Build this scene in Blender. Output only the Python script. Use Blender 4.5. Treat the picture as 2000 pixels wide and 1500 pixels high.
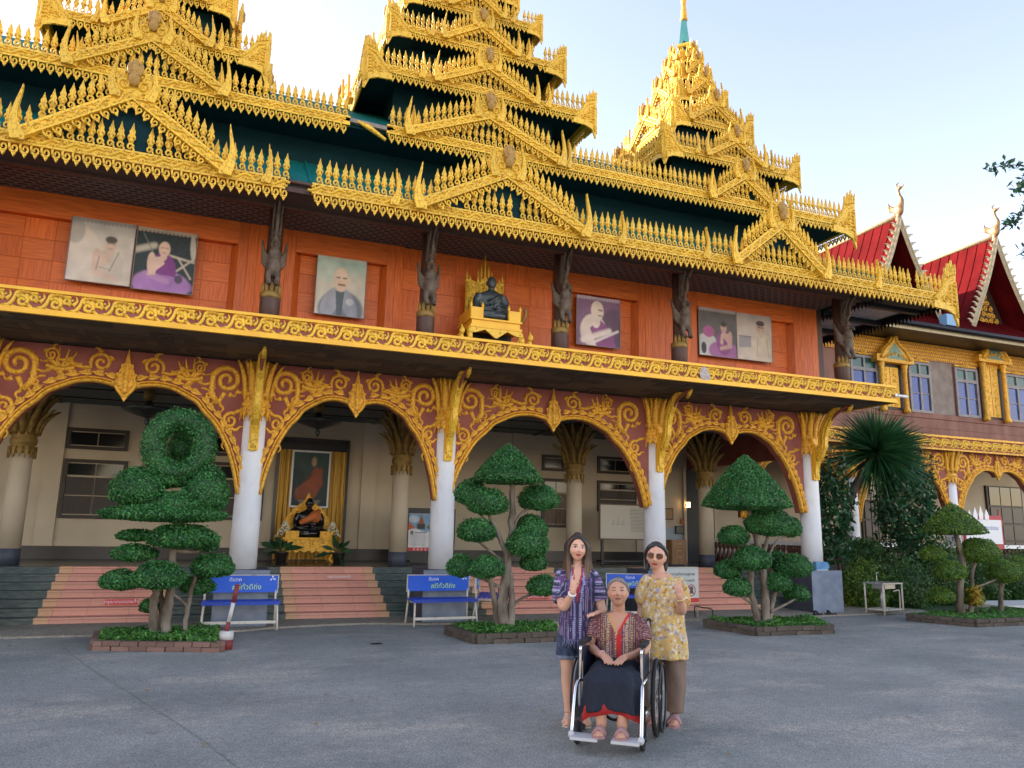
import bpy, math, random
import numpy as np
from mathutils import Vector, Matrix, Quaternion
random.seed(7); np.random.seed(7)
scene = bpy.context.scene
for o in list(bpy.data.objects): bpy.data.objects.remove(o)
COL = scene.collection
rad = math.radians
PI = math.pi
# ------------------------------------------------------------------ camera
FPX = 1489.74
PITCH, ROLL, YAW = rad(10.6447), rad(1.2556), rad(21.0419)
CAM = np.array([0, 0, 1.6])
FW = np.array([math.sin(YAW)*math.cos(PITCH), math.cos(YAW)*math.cos(PITCH), math.sin(PITCH)])
RT = np.array([math.cos(YAW), -math.sin(YAW), 0.0]); UP = np.cross(RT, FW)
RT, UP = math.cos(ROLL)*RT+math.sin(ROLL)*UP, -math.sin(ROLL)*RT+math.cos(ROLL)*UP
cd = bpy.data.cameras.new('camera'); cam = bpy.data.objects.new('camera', cd); COL.objects.link(cam)
cam.matrix_world = Matrix(((RT[0], UP[0], -FW[0], 0), (RT[1], UP[1], -FW[1], 0), (RT[2], UP[2], -FW[2], 1.6), (0, 0, 0, 1)))
cd.sensor_width = 36; cd.lens = FPX/2000*36; cd.clip_end = 3000; cd.clip_start = .05
scene.camera = cam
# ------------------------------------------------------------------ sky, sun, exposure
SUN_AZ, SUN_EL = rad(-50), rad(22)        # sun stands behind the hall, to the left
w = bpy.data.worlds.new('World'); scene.world = w; w.use_nodes = True
wn = w.node_tree.nodes; wl = w.node_tree.links
sky = wn.new('ShaderNodeTexSky'); sky.sky_type = 'NISHITA'; sky.sun_disc = False
sky.sun_elevation = SUN_EL; sky.sun_rotation = SUN_AZ
sky.air_density = 1.0; sky.dust_density = 0.5; sky.ozone_density = 1.0; sky.altitude = 0
wn['Background'].inputs[1].default_value = 0.13
tint = wn.new('ShaderNodeMix'); tint.data_type = 'RGBA'; tint.blend_type = 'MULTIPLY'; tint.inputs[0].default_value = 1
tint.inputs[7].default_value = (1.25, .95, .83, 1)      # the camera's warm white balance, the same over the whole sky
wl.new(sky.outputs[0], tint.inputs[6]); wl.new(tint.outputs[2], wn['Background'].inputs[0])
sl = bpy.data.lights.new('sun', 'SUN'); sl.energy = 3.0; sl.angle = rad(.6); sl.color = (1, .9, .76)
so = bpy.data.objects.new('sun', sl); COL.objects.link(so)
sd = Vector((math.sin(SUN_AZ)*math.cos(SUN_EL), math.cos(SUN_AZ)*math.cos(SUN_EL), math.sin(SUN_EL)))
so.rotation_euler = sd.to_track_quat('Z', 'Y').to_euler(); so.location = sd*60
vs = scene.view_settings
vs.view_transform = 'Standard'; vs.look = 'None'; vs.exposure = 2.15; vs.gamma = 1; vs.use_curve_mapping = False
scene.cycles.max_bounces = 7; scene.cycles.diffuse_bounces = 4; scene.cycles.transparent_max_bounces = 8
# ------------------------------------------------------------------ measuring
def at(x, y, Y=None, Z=None, X=None):
    d = FW+RT*(x-1000)/FPX-UP*(y-750)/FPX
    if Y is not None: t = Y/d[1]
    elif Z is not None: t = (Z-1.6)/d[2]
    else: t = X/d[0]
    return CAM+t*d
# ------------------------------------------------------------------ materials
MATS = {}
def lin(c):
    return tuple(((v/255)/12.92 if v/255 < .04045 else ((v/255+.055)/1.055)**2.4) for v in c)
def pm(name, c, c2=None, sc=6, rough=.6, metal=0, bump=0, bsc=40, var=0, stretch=(1, 1, 1), det=4, lo=.35, hi=.65, spec=.5, kind='noise'):
    m = bpy.data.materials.new(name); m.use_nodes = True; nt = m.node_tree; N = nt.nodes; L = nt.links
    b = N['Principled BSDF']; b.inputs['Roughness'].default_value = rough; b.inputs['Metallic'].default_value = metal
    b.inputs['Specular IOR Level'].default_value = spec
    tc = N.new('ShaderNodeTexCoord'); mp = N.new('ShaderNodeMapping'); mp.inputs['Scale'].default_value = stretch
    L.new(tc.outputs['Object'], mp.inputs[0])
    col = None
    if c2 is not None:
        if kind == 'noise':
            t = N.new('ShaderNodeTexNoise'); t.inputs['Scale'].default_value = sc; t.inputs['Detail'].default_value = det; fac = t.outputs[0]
        elif kind == 'wave':
            t = N.new('ShaderNodeTexWave'); t.inputs['Scale'].default_value = sc; t.inputs['Distortion'].default_value = 1.2; t.inputs['Detail'].default_value = 3; fac = t.outputs[1]
        elif kind == 'voronoi':
            t = N.new('ShaderNodeTexVoronoi'); t.inputs['Scale'].default_value = sc; fac = t.outputs[0]
        L.new(mp.outputs[0], t.inputs[0])
        r = N.new('ShaderNodeValToRGB'); r.color_ramp.elements[0].position = lo; r.color_ramp.elements[1].position = hi
        r.color_ramp.elements[0].color = (*c, 1); r.color_ramp.elements[1].color = (*c2, 1)
        L.new(fac, r.inputs[0]); col = r.outputs[0]
    else:
        rg = N.new('ShaderNodeRGB'); rg.outputs[0].default_value = (*c, 1); col = rg.outputs[0]
    if var:
        oi = N.new('ShaderNodeObjectInfo'); mr = N.new('ShaderNodeMapRange'); mr.inputs[3].default_value = 1-var; mr.inputs[4].default_value = 1+var
        L.new(oi.outputs['Random'], mr.inputs[0])
        hs = N.new('ShaderNodeHueSaturation'); L.new(mr.outputs[0], hs.inputs['Value']); L.new(col, hs.inputs['Color']); col = hs.outputs[0]
    L.new(col, b.inputs['Base Color'])
    if bump:
        t2 = N.new('ShaderNodeTexNoise'); t2.inputs['Scale'].default_value = bsc; t2.inputs['Detail'].default_value = 5; L.new(mp.outputs[0], t2.inputs[0])
        bp = N.new('ShaderNodeBump'); bp.inputs['Strength'].default_value = bump; bp.inputs['Distance'].default_value = .02
        L.new(t2.outputs[0], bp.inputs['Height']); L.new(bp.outputs[0], b.inputs['Normal'])
    MATS[name] = m
    return m
GOLD = pm('gold paint', (.42, .215, .016), (.88, .54, .050), sc=24, rough=.45, metal=.12, bump=.5, bsc=40, var=.10, lo=.30, hi=.50, det=6)
GOLDD = pm('old gold carving', (.46, .21, .016), (.88, .46, .040), sc=22, rough=.5, metal=.12, bump=.5, bsc=45, var=.1, lo=.32, hi=.52, det=6)
GOLDDK = pm('dull dark gold', (.20, .12, .03), (.34, .21, .05), sc=8, rough=.5, metal=.3, bump=.3)
YEL = pm('bright gold enamel', (.86, .48, .025), (.78, .40, .025), sc=3, rough=.4, metal=.15)
RED = pm('oxide red paint', (.24, .056, .038), (.31, .088, .066), sc=2.5, rough=.7, bump=.2, bsc=25)
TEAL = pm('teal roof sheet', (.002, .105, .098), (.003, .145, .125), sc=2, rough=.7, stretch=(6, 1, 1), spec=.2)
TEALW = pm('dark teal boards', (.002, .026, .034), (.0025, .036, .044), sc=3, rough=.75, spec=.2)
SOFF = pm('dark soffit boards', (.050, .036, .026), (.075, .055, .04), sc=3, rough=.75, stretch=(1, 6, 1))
ORV = pm('orange wood upright grain', (.54, .090, .006), (.74, .155, .013), sc=7, rough=.48, stretch=(7, 7, .5), var=.10)
ORH = pm('orange wood level grain', (.56, .100, .007), (.76, .165, .014), sc=7, rough=.48, stretch=(.5, 7, 7), var=.10)
ORD = pm('orange wood frame', (.46, .080, .007), (.60, .120, .011), sc=5, rough=.5, stretch=(6, 6, .6))
DKW = pm('dark carved wood', (.075, .050, .034), (.15, .105, .07), sc=9, rough=.6, bump=.4, bsc=30)
DKP = pm('dark post wood', (.060, .026, .018), (.095, .045, .03), sc=4, rough=.55, stretch=(5, 5, .6))
WHITE = pm('white column paint', (.80, .80, .82), (.68, .68, .68), sc=5, rough=.55, bump=.12, bsc=20, lo=.52, hi=.78, det=9, stretch=(1, 1, .6))
CREAM = pm('cream wall paint', (.50, .41, .29), (.58, .48, .345), sc=1.2, rough=.75)
CEIL = pm('ceiling paint', (.10, .13, .13), (.13, .16, .16), sc=1, rough=.8)
DADO = pm('black brown dado', (.022, .016, .014), (.03, .022, .02), sc=4, rough=.35)
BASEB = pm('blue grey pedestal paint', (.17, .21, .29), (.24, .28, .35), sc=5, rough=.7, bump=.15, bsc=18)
BASED = pm('blue grey side shade and base paint', (.045, .055, .08), (.07, .08, .11), sc=5, rough=.6)  # pedestal side shade put into the colour; also the dark inner column bases
PINKG = pm('pink granite', (.62, .25, .17), (.74, .38, .29), sc=160, rough=.5, var=.05, det=2)
PINKY = pm('ochre granite', (.60, .30, .15), (.68, .42, .26), sc=160, rough=.5, var=.06, det=2)
GREENG = pm('dark green marble', (.040, .066, .064), (.105, .135, .125), sc=7, rough=.4, stretch=(1, 3, 5), det=8)
FLOORT = pm('dark veranda floor', (.05, .045, .042), (.07, .062, .058), sc=3, rough=.25)
DKBR = pm('dark brown shutter wood', (.030, .020, .014), (.05, .033, .022), sc=6, rough=.5, stretch=(6, 6, .7))
MIDBR = pm('brown shutter wood', (.10, .055, .028), (.15, .085, .045), sc=6, rough=.5, stretch=(6, 6, .7))
GLASSD = pm('dark window glass', (.012, .015, .016), None, rough=.12)
CURT = pm('gold satin curtain', (.42, .22, .02), (.62, .36, .045), sc=3, rough=.38, metal=.2, stretch=(9, 9, .5))
BRZ = pm('dark bronze', (.045, .055, .058), (.085, .1, .1), sc=8, rough=.42, metal=.5, bump=.2)
BLK = pm('black paint', (.012, .012, .013), None, rough=.45)
LACQ = pm('black lacquer', (.01, .01, .01), None, rough=.18)
ROBE = pm('orange robe cloth', (.55, .14, .03), (.62, .19, .05), sc=12, rough=.7)
BRICK = pm('old brick', (.19, .10, .075), (.28, .17, .13), sc=14, rough=.9, bump=.5, bsc=40, var=.22)
BRICKM = pm('mossy old brick', (.075, .062, .048), (.15, .115, .085), sc=9, rough=.95, bump=.6, bsc=40, var=.22)
MORT = pm('mortar', (.10, .085, .07), (.16, .14, .12), sc=8, rough=.95)
SOIL = pm('soil', (.06, .042, .028), (.09, .065, .045), sc=12, rough=1, bump=.6)
BARK = pm('pale bark', (.10, .075, .052), (.27, .225, .175), sc=7, rough=.9, bump=.6, bsc=25, stretch=(1, 1, .35))
BARKD = pm('dark bark', (.055, .042, .032), (.11, .085, .062), sc=7, rough=.95, bump=.6, bsc=25, stretch=(1, 1, .35))
BLUE = pm('blue bench paint', (.005, .10, .62), (.006, .12, .70), sc=3, rough=.4)
BLUES = pm('deep blue seat plastic', (.006, .055, .48), None, rough=.45)
STEELW = pm('chipped white steel', (.62, .58, .5), (.35, .17, .07), sc=9, rough=.55, lo=.55, hi=.75)
WPLAS = pm('white plastic', (.80, .80, .80), None, rough=.4)
TXTW = pm('white lettering', (.85, .87, .9), None, rough=.6)
TXTG = pm('lime lettering', (.55, .85, .25), None, rough=.6)
TXTB = pm('blue lettering', (.05, .12, .45), None, rough=.6)
TXTK = pm('grey lettering', (.12, .12, .12), None, rough=.6)
TXTR = pm('red lettering', (.5, .02, .05), None, rough=.6)
SIGNW = pm('sign white', (.66, .68, .64), None, rough=.4)
SIGNR = pm('sign red', (.65, .03, .03), None, rough=.45)
CHROME = pm('bright metal', (.72, .72, .72), None, rough=.22, metal=1)
STEEL = pm('dull steel', (.42, .43, .44), (.5, .5, .5), sc=20, rough=.4, metal=.7)
RUB = pm('black rubber', (.015, .015, .016), None, rough=.8)
NYL = pm('blue black nylon', (.010, .014, .035), (.015, .02, .05), sc=20, rough=.6)
ROOFR = pm('red roof sheet', (.085, .003, .004), (.125, .005, .006), sc=2, rough=.9, spec=.1, stretch=(1, 1, 1), var=.1)
CREAMT = pm('cream trim', (.42, .33, .19), (.52, .42, .26), sc=9, rough=.6)
TEAK = pm('weathered red brown boards', (.20, .070, .044), (.28, .12, .08), sc=3, rough=.65, stretch=(1, 1, .4), var=.06)
TEAKG = pm('greyed board', (.22, .16, .13), (.30, .24, .20), sc=3, rough=.7)
ORT = pm('orange carved frieze', (.46, .17, .035), (.56, .24, .05), sc=12, rough=.55)
WINF = pm('grey window frame', (.24, .21, .21), (.32, .28, .27), sc=6, rough=.6)
PBLUE = pm('blue painted pane', (.006, .035, .22), (.010, .05, .28), sc=2, rough=.25)
PGREEN = pm('green pane', (.008, .075, .06), None, rough=.25)
GUT = pm('dark gutter', (.02, .02, .025), None, rough=.3, metal=.3)
GLOSSBR = pm('brown baluster', (.10, .035, .025), None, rough=.3)

def glow(name, c, s):
    m = bpy.data.materials.new(name); m.use_nodes = True; b = m.node_tree.nodes['Principled BSDF']
    b.inputs['Base Color'].default_value = (*c, 1); b.inputs['Emission Color'].default_value = (*c, 1); b.inputs['Emission Strength'].default_value = s
    return m
LAMP = glow('lit lamp glass', (1, .62, .25), 3.0)

def leafmat(name, c, c2, rough=.5, trans=.25):
    m = pm(name, c, c2, sc=3.5, rough=rough, det=5)
    nt = m.node_tree; N = nt.nodes; L = nt.links; b = N['Principled BSDF']
    src = b.inputs['Base Color'].links[0].from_socket
    at_ = N.new('ShaderNodeAttribute'); at_.attribute_name = 'tint'
    mx = N.new('ShaderNodeMix'); mx.data_type = 'RGBA'; mx.blend_type = 'MULTIPLY'; mx.inputs[0].default_value = 1
    L.new(src, mx.inputs[6]); L.new(at_.outputs['Color'], mx.inputs[7]); L.new(mx.outputs[2], b.inputs['Base Color'])
    tr = N.new('ShaderNodeBsdfTranslucent'); L.new(mx.outputs[2], tr.inputs[0])
    ms = N.new('ShaderNodeMixShader'); ms.inputs[0].default_value = trans
    L.new(b.outputs[0], ms.inputs[1]); L.new(tr.outputs[0], ms.inputs[2]); L.new(ms.outputs[0], N['Material Output'].inputs[0])
    return m
LEAF = leafmat('clipped green leaves', (.028, .130, .030), (.066, .235, .058))
LEAFY = leafmat('yellow green leaves', (.07, .16, .018), (.14, .25, .03))
LEAFB = leafmat('bush leaves', (.03, .095, .022), (.07, .165, .035))
LEAFD = leafmat('dark glossy leaves', (.018, .07, .028), (.04, .12, .042), rough=.35)
BLADE = leafmat('sword leaves', (.018, .085, .03), (.045, .15, .05), rough=.35)
GRASS = leafmat('ground cover leaves', (.05, .17, .025), (.10, .26, .045))
GOLDLF = leafmat('yellow croton leaves', (.35, .24, .02), (.45, .32, .04))

def vcmat(name, rough=.6, attr='col', bump=0, bsc=60, sss=0):
    m = bpy.data.materials.new(name); m.use_nodes = True; nt = m.node_tree; N = nt.nodes; L = nt.links; b = N['Principled BSDF']
    a = N.new('ShaderNodeAttribute'); a.attribute_name = attr; L.new(a.outputs['Color'], b.inputs['Base Color']); b.inputs['Roughness'].default_value = rough
    if bump:
        t2 = N.new('ShaderNodeTexNoise'); t2.inputs['Scale'].default_value = bsc; t2.inputs['Detail'].default_value = 4
        bp = N.new('ShaderNodeBump'); bp.inputs['Strength'].default_value = bump; bp.inputs['Distance'].default_value = .01
        L.new(t2.outputs[0], bp.inputs['Height']); L.new(bp.outputs[0], b.inputs['Normal'])
    if sss:
        b.inputs['Subsurface Weight'].default_value = sss; b.inputs['Subsurface Radius'].default_value = (.02, .008, .004); b.inputs['Subsurface Scale'].default_value = .3
    return m
PRINT = vcmat('printed surface', .55)
SKIN = vcmat('skin', .5, sss=.12)
CLOTH = vcmat('woven cloth', .85, bump=.25, bsc=160)
HAIRM = vcmat('hair', .42, bump=.0)
# ------------------------------------------------------------------ mesh building
class MB:
    def __init__(s): s.v = []; s.f = []; s.m = []; s.sm = []
    def add(s, vs, fs, mi=0, sm=False):
        o = len(s.v); s.v += [tuple(map(float, p)) for p in vs]
        for f in fs: s.f.append(tuple(i+o for i in f)); s.m.append(mi); s.sm.append(sm)
        return s
    def box(s, x0, x1, y0, y1, z0, z1, mi=0):
        return s.add([(x0, y0, z0), (x1, y0, z0), (x1, y1, z0), (x0, y1, z0), (x0, y0, z1), (x1, y0, z1), (x1, y1, z1), (x0, y1, z1)],
                     [(0, 3, 2, 1), (4, 5, 6, 7), (0, 1, 5, 4), (1, 2, 6, 5), (2, 3, 7, 6), (3, 0, 4, 7)], mi)
    def bar(s, a, b, wx, wy=None, mi=0, up=(0, 0, 1)):
        a = Vector(a); b = Vector(b); d = (b-a).normalized(); wy = wx if wy is None else wy
        u = d.cross(Vector(up))
        if u.length < 1e-4: u = d.cross(Vector((1, 0, 0)))
        u.normalize(); v = u.cross(d)
        P = []
        for q in (a, b):
            for i, j in ((-1, -1), (1, -1), (1, 1), (-1, 1)): P.append(q+u*(i*wx/2)+v*(j*wy/2))
        return s.add(P, [(0, 3, 2, 1), (4, 5, 6, 7), (0, 1, 5, 4), (1, 2, 6, 5), (2, 3, 7, 6), (3, 0, 4, 7)], mi)
    def prism(s, poly, mp, c0, c1, mi=0):
        n = len(poly)
        ar = sum(poly[i][0]*poly[(i+1) % n][1]-poly[(i+1) % n][0]*poly[i][1] for i in range(n))
        V = [mp(a, b, c0) for a, b in poly]+[mp(a, b, c1) for a, b in poly]
        F = [tuple(range(n-1, -1, -1)), tuple(range(n, 2*n))]+[(i, (i+1) % n, n+(i+1) % n, n+i) for i in range(n)]
        return s.add(V, F, mi)
    def tube(s, pts, rs, n=8, mi=0, cap=True, sm=True, sq=None):
        pts = [Vector(p) for p in pts]; k = len(pts)
        if not hasattr(rs, '__len__'): rs = [rs]*k
        T = [(pts[min(i+1, k-1)]-pts[max(i-1, 0)]).normalized() for i in range(k)]
        u = T[0].orthogonal().normalized(); V = []
        for i in range(k):
            if i: u = T[i-1].rotation_difference(T[i]) @ u
            u = (u-T[i]*u.dot(T[i])).normalized(); w_ = T[i].cross(u)
            r = rs[i]
            for j in range(n):
                a = 2*PI*j/n; V.append(pts[i]+u*(r*math.cos(a))+w_*(r*math.sin(a)))
        F = [(i*n+j, i*n+(j+1) % n, (i+1)*n+(j+1) % n, (i+1)*n+j) for i in range(k-1) for j in range(n)]
        if cap: F += [tuple(range(n-1, -1, -1)), tuple((k-1)*n+j for j in range(n))]
        return s.add(V, F, mi, sm)
    def lathe(s, prof, c=(0, 0, 0), n=16, mi=0, sm=True, sx=1, sy=1):
        V = []
        for r, z in prof:
            for j in range(n):
                a = 2*PI*j/n; V.append((c[0]+r*sx*math.cos(a), c[1]+r*sy*math.sin(a), c[2]+z))
        k = len(prof)
        F = [(i*n+j, i*n+(j+1) % n, (i+1)*n+(j+1) % n, (i+1)*n+j) for i in range(k-1) for j in range(n)]
        F += [tuple(range(n-1, -1, -1)), tuple((k-1)*n+j for j in range(n))]
        return s.add(V, F, mi, sm)
    def ell(s, c, r, n=12, m=8, mi=0, R=None):
        V = [];
        for i in range(m+1):
            t = PI*i/m
            for j in range(n):
                a = 2*PI*j/n; p = Vector((r[0]*math.sin(t)*math.cos(a), r[1]*math.sin(t)*math.sin(a), r[2]*math.cos(t)))
                if R is not None: p = R @ p
                V.append((c[0]+p[0], c[1]+p[1], c[2]+p[2]))
        F = [(i*n+j, (i+1)*n+j, (i+1)*n+(j+1) % n, i*n+(j+1) % n) for i in range(m) for j in range(n)]
        return s.add(V, F, mi, True)
    def loft(s, rings, mi=0, sm=True):
        """rings: list of point lists of equal length (closed loops)"""
        n = len(rings[0]); V = [p for r in rings for p in r]; k = len(rings)
        F = [(i*n+j, i*n+(j+1) % n, (i+1)*n+(j+1) % n, (i+1)*n+j) for i in range(k-1) for j in range(n)]
        F += [tuple(range(n-1, -1, -1)), tuple((k-1)*n+j for j in range(n))]
        return s.add(V, F, mi, sm)
    def relief(s, path, ws, h, mp=lambda a, b, c: (a, -c, b), mi=0, base=0.0):
        """raised half-round ribbon along a 2-D path; mp maps (a, b, height) to space"""
        k = len(path); V = []
        if not hasattr(ws, '__len__'): ws = [ws]*k
        for i in range(k):
            p, q = path[max(i-1, 0)], path[min(i+1, k-1)]
            tx, ty = q[0]-p[0], q[1]-p[1]; l = math.hypot(tx, ty) or 1; nx, ny = -ty/l, tx/l
            w_ = ws[i]; hh = h*min(1, .35+.65*w_/max(ws))
            for u, c in ((-1, 0), (-.7, .8), (0, 1), (.7, .8), (1, 0)):
                V.append(mp(path[i][0]+nx*u*w_, path[i][1]+ny*u*w_, base+c*hh))
        F = [(i*5+j, i*5+j+1, (i+1)*5+j+1, (i+1)*5+j) for i in range(k-1) for j in range(4)]
        F += [(4, 3, 2, 1, 0), tuple((k-1)*5+j for j in range(5))]
        return s.add(V, F, mi, True)
    def mesh(s, name, mats):
        me = bpy.data.meshes.new(name); me.from_pydata(s.v, [], s.f)
        for m in (mats if isinstance(mats, (list, tuple)) else [mats]): me.materials.append(m)
        me.polygons.foreach_set('material_index', s.m); me.polygons.foreach_set('use_smooth', s.sm); me.update()
        return me
    def build(s, name, mats, parent=None, **k): return obj(name, s.mesh(name, mats), parent, **k)

def obj(name, me, parent=None, loc=(0, 0, 0), rot=(0, 0, 0), sc=(1, 1, 1), world=False, kind=None):
    o = bpy.data.objects.new(name, me); COL.objects.link(o); o.location = loc; o.rotation_euler = rot; o.scale = sc
    if parent is not None:
        o.parent = parent
        if world: o.matrix_parent_inverse = Matrix.Translation(-Vector(parent.location))
    if kind: o['kind'] = kind
    return o
def tag(o, label, cat, group=None):
    o['label'] = label; o['category'] = cat
    if group: o['group'] = group
    return o
def thing(name, label, cat, loc=(0, 0, 0), rz=0, group=None):
    o = bpy.data.objects.new(name, None); COL.objects.link(o); o.location = loc; o.rotation_euler = (0, 0, rz); o.empty_display_size = .2
    return tag(o, label, cat, group)
def struct(o): o['kind'] = 'structure'; return o
def copy_tree(o, parent=None):
    c = o.copy(); COL.objects.link(c)
    if parent is not None: c.parent = parent
    for ch in o.children: copy_tree(ch, c)
    return c
def spiral(cx, cy, r0, r1, a0, turns, n=18, ccw=1):
    return [(cx+(r0+(r1-r0)*t)*math.cos(a0+ccw*2*PI*turns*t), cy+(r0+(r1-r0)*t)*math.sin(a0+ccw*2*PI*turns*t)) for t in [i/(n-1) for i in range(n)]]
def smooth2(pts, n=6):
    """Catmull-Rom through points of any dimension"""
    P = [np.array(p, float) for p in pts]; out = []
    for i in range(len(P)-1):
        p0 = P[max(i-1, 0)]; p1 = P[i]; p2 = P[i+1]; p3 = P[min(i+2, len(P)-1)]
        for k in range(n):
            t = k/n; out.append(.5*((2*p1)+(-p0+p2)*t+(2*p0-5*p1+4*p2-p3)*t*t+(-p0+3*p1-3*p2+p3)*t**3))
    out.append(P[-1]); return [tuple(p) for p in out]
def text(body, size, mat, parent, loc, rot=(PI/2, 0, 0), name='lettering', ext=.001, align='CENTER'):
    cu = bpy.data.curves.new(name, 'FONT'); cu.body = body; cu.size = size; cu.extrude = ext; cu.align_x = align; cu.resolution_u = 2
    t = bpy.data.objects.new('tmp', cu); COL.objects.link(t)
    dg = bpy.context.evaluated_depsgraph_get(); me = bpy.data.meshes.new_from_object(t.evaluated_get(dg))
    bpy.data.objects.remove(t); me.materials.clear(); me.materials.append(mat)
    return obj(name, me, parent, loc, rot)
def remesh(mb, name, mats, vox, parent=None, smooth=2, loc=(0, 0, 0), rot=(0, 0, 0), keep=True):
    me = mb.mesh(name, mats); t = bpy.data.objects.new('tmp', me); COL.objects.link(t)
    m = t.modifiers.new('r', 'REMESH'); m.mode = 'VOXEL'; m.voxel_size = vox; m.use_smooth_shade = True
    if smooth:
        k = t.modifiers.new('s', 'SMOOTH'); k.iterations = smooth; k.factor = .5
    dg = bpy.context.evaluated_depsgraph_get(); dg.update(); nm = bpy.data.meshes.new_from_object(t.evaluated_get(dg))
    bpy.data.objects.remove(t); nm.name = name
    nm.materials.clear()
    for m_ in (mats if isinstance(mats, (list, tuple)) else [mats]): nm.materials.append(m_)
    return obj(name, nm, parent, loc, rot)
def coords(me):
    a = np.empty(len(me.vertices)*3, np.float32); me.vertices.foreach_get('co', a); return a.reshape(-1, 3)
def setcol(me, C, name='col'):
    at_ = me.color_attributes.new(name, 'FLOAT_COLOR', 'POINT')
    a = np.ones((len(me.vertices), 4), np.float32); a[:, :3] = C; at_.data.foreach_set('color', a.ravel())
# ================================================================== setting
D = 13.182
def ground_mat(name, c, c2, c3, sc, speck):
    m = bpy.data.materials.new(name); m.use_nodes = True; nt = m.node_tree; N = nt.nodes; L = nt.links; b = N['Principled BSDF']; b.inputs['Roughness'].default_value = .85
    tc = N.new('ShaderNodeTexCoord')
    def noise(s, d, st=(1, 1, 1)):
        mp = N.new('ShaderNodeMapping'); mp.inputs['Scale'].default_value = st; L.new(tc.outputs['Object'], mp.inputs[0])
        t = N.new('ShaderNodeTexNoise'); t.inputs['Scale'].default_value = s; t.inputs['Detail'].default_value = d; t.inputs['Roughness'].default_value = .65; L.new(mp.outputs[0], t.inputs[0]); return t.outputs[0]
    def ramp(s, a, b_, lo, hi):
        r = N.new('ShaderNodeValToRGB'); r.color_ramp.elements[0].position = lo; r.color_ramp.elements[1].position = hi
        r.color_ramp.elements[0].color = (*a, 1); r.color_ramp.elements[1].color = (*b_, 1); L.new(s, r.inputs[0]); return r.outputs[0]
    def mix(f, a, b_, mode='MIX'):
        x = N.new('ShaderNodeMix'); x.data_type = 'RGBA'; x.blend_type = mode
        if isinstance(f, float): x.inputs[0].default_value = f
        else: L.new(f, x.inputs[0])
        L.new(a, x.inputs[6]); L.new(b_, x.inputs[7]); return x.outputs[2]
    big = ramp(noise(sc, 6), c, c2, .35, .65)
    dust = ramp(noise(.55, 8, (1, 1.6, 1)), (0, 0, 0), (1, 1, 1), .52, .70)
    fine = noise(22, 4)
    dm = N.new('ShaderNodeMath'); dm.operation = 'MULTIPLY'; L.new(dust, dm.inputs[0]); L.new(ramp(fine, (.2, .2, .2), (1, 1, 1), .42, .6), dm.inputs[1])
    rg = N.new('ShaderNodeRGB'); rg.outputs[0].default_value = (*c3, 1)
    base = mix(dm.outputs[0], big, rg.outputs[0])
    sp = ramp(noise(speck, 3), (.48, .48, .49), (1.52, 1.5, 1.47), .32, .68)
    base = mix(1.0, base, sp, 'MULTIPLY')
    md = ramp(noise(13, 6), (.86, .86, .86), (1.14, 1.13, 1.12), .34, .66); base = mix(1.0, base, md, 'MULTIPLY')
    stn = ramp(noise(.33, 7, (1, 2.2, 1)), (.80, .81, .82), (1, 1, 1), .34, .5); base = mix(1.0, base, stn, 'MULTIPLY')
    spot = ramp(noise(2.6, 5), (.6, .6, .6), (1, 1, 1), .27, .36); base = mix(1.0, base, spot, 'MULTIPLY')
    L.new(base, b.inputs['Base Color'])
    bp = N.new('ShaderNodeBump'); bp.inputs['Strength'].default_value = .8; bp.inputs['Distance'].default_value = .015; L.new(noise(speck*.8, 5), bp.inputs['Height']); L.new(bp.outputs[0], b.inputs['Normal'])
    return m
ASPH = ground_mat('worn courtyard surface', (.215, .232, .218), (.315, .322, .298), (.56, .48, .40), .7, 62)
APRON = ground_mat('concrete apron', (.28, .25, .195), (.36, .32, .26), (.33, .29, .24), 1.2, 60)
EARTH = ground_mat('distant ground', (.26, .235, .18), (.34, .31, .23), (.33, .29, .24), .05, 3)
GRASSG = pm('lawn ground', (.02, .05, .012), (.04, .09, .02), sc=6, rough=1)
g = MB(); R_ = 700; g.add([(-R_, -R_, -.02), (R_, -R_, -.02), (R_, R_, -.02), (-R_, R_, -.02)], [(0, 1, 2, 3)])
struct(g.build('ground', EARTH))
g = MB(); g.add([(-40, -45, 0), (60, -45, 0), (60, 13.3, 0), (-40, 13.3, 0)], [(0, 1, 2, 3)])
struct(g.build('courtyard_paving', ASPH))
# apron with its wavering front edge
ed = [(-9, 12.25), (-2.46, 12.28), (.28, 12.33), (1.1, 12.62), (2.4, 12.85), (3.4, 12.62), (5.0, 12.45), (7, 12.3), (9, 12.25), (11, 12.25), (11.6, 12.35), (13.4, 12.5), (14.6, 12.7)]
g = MB(); top = smooth2(ed, 5); n_ = len(top)
g.add([(x, y, .028) for x, y in top]+[(x, 14.2, .028) for x, y in top]+[(x, y, 0) for x, y in top], [(i, i+1, n_+i+1, n_+i) for i in range(n_-1)]+[(2*n_+i, 2*n_+i+1, i+1, i) for i in range(n_-1)])
struct(g.build('apron_pavement', APRON))
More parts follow.
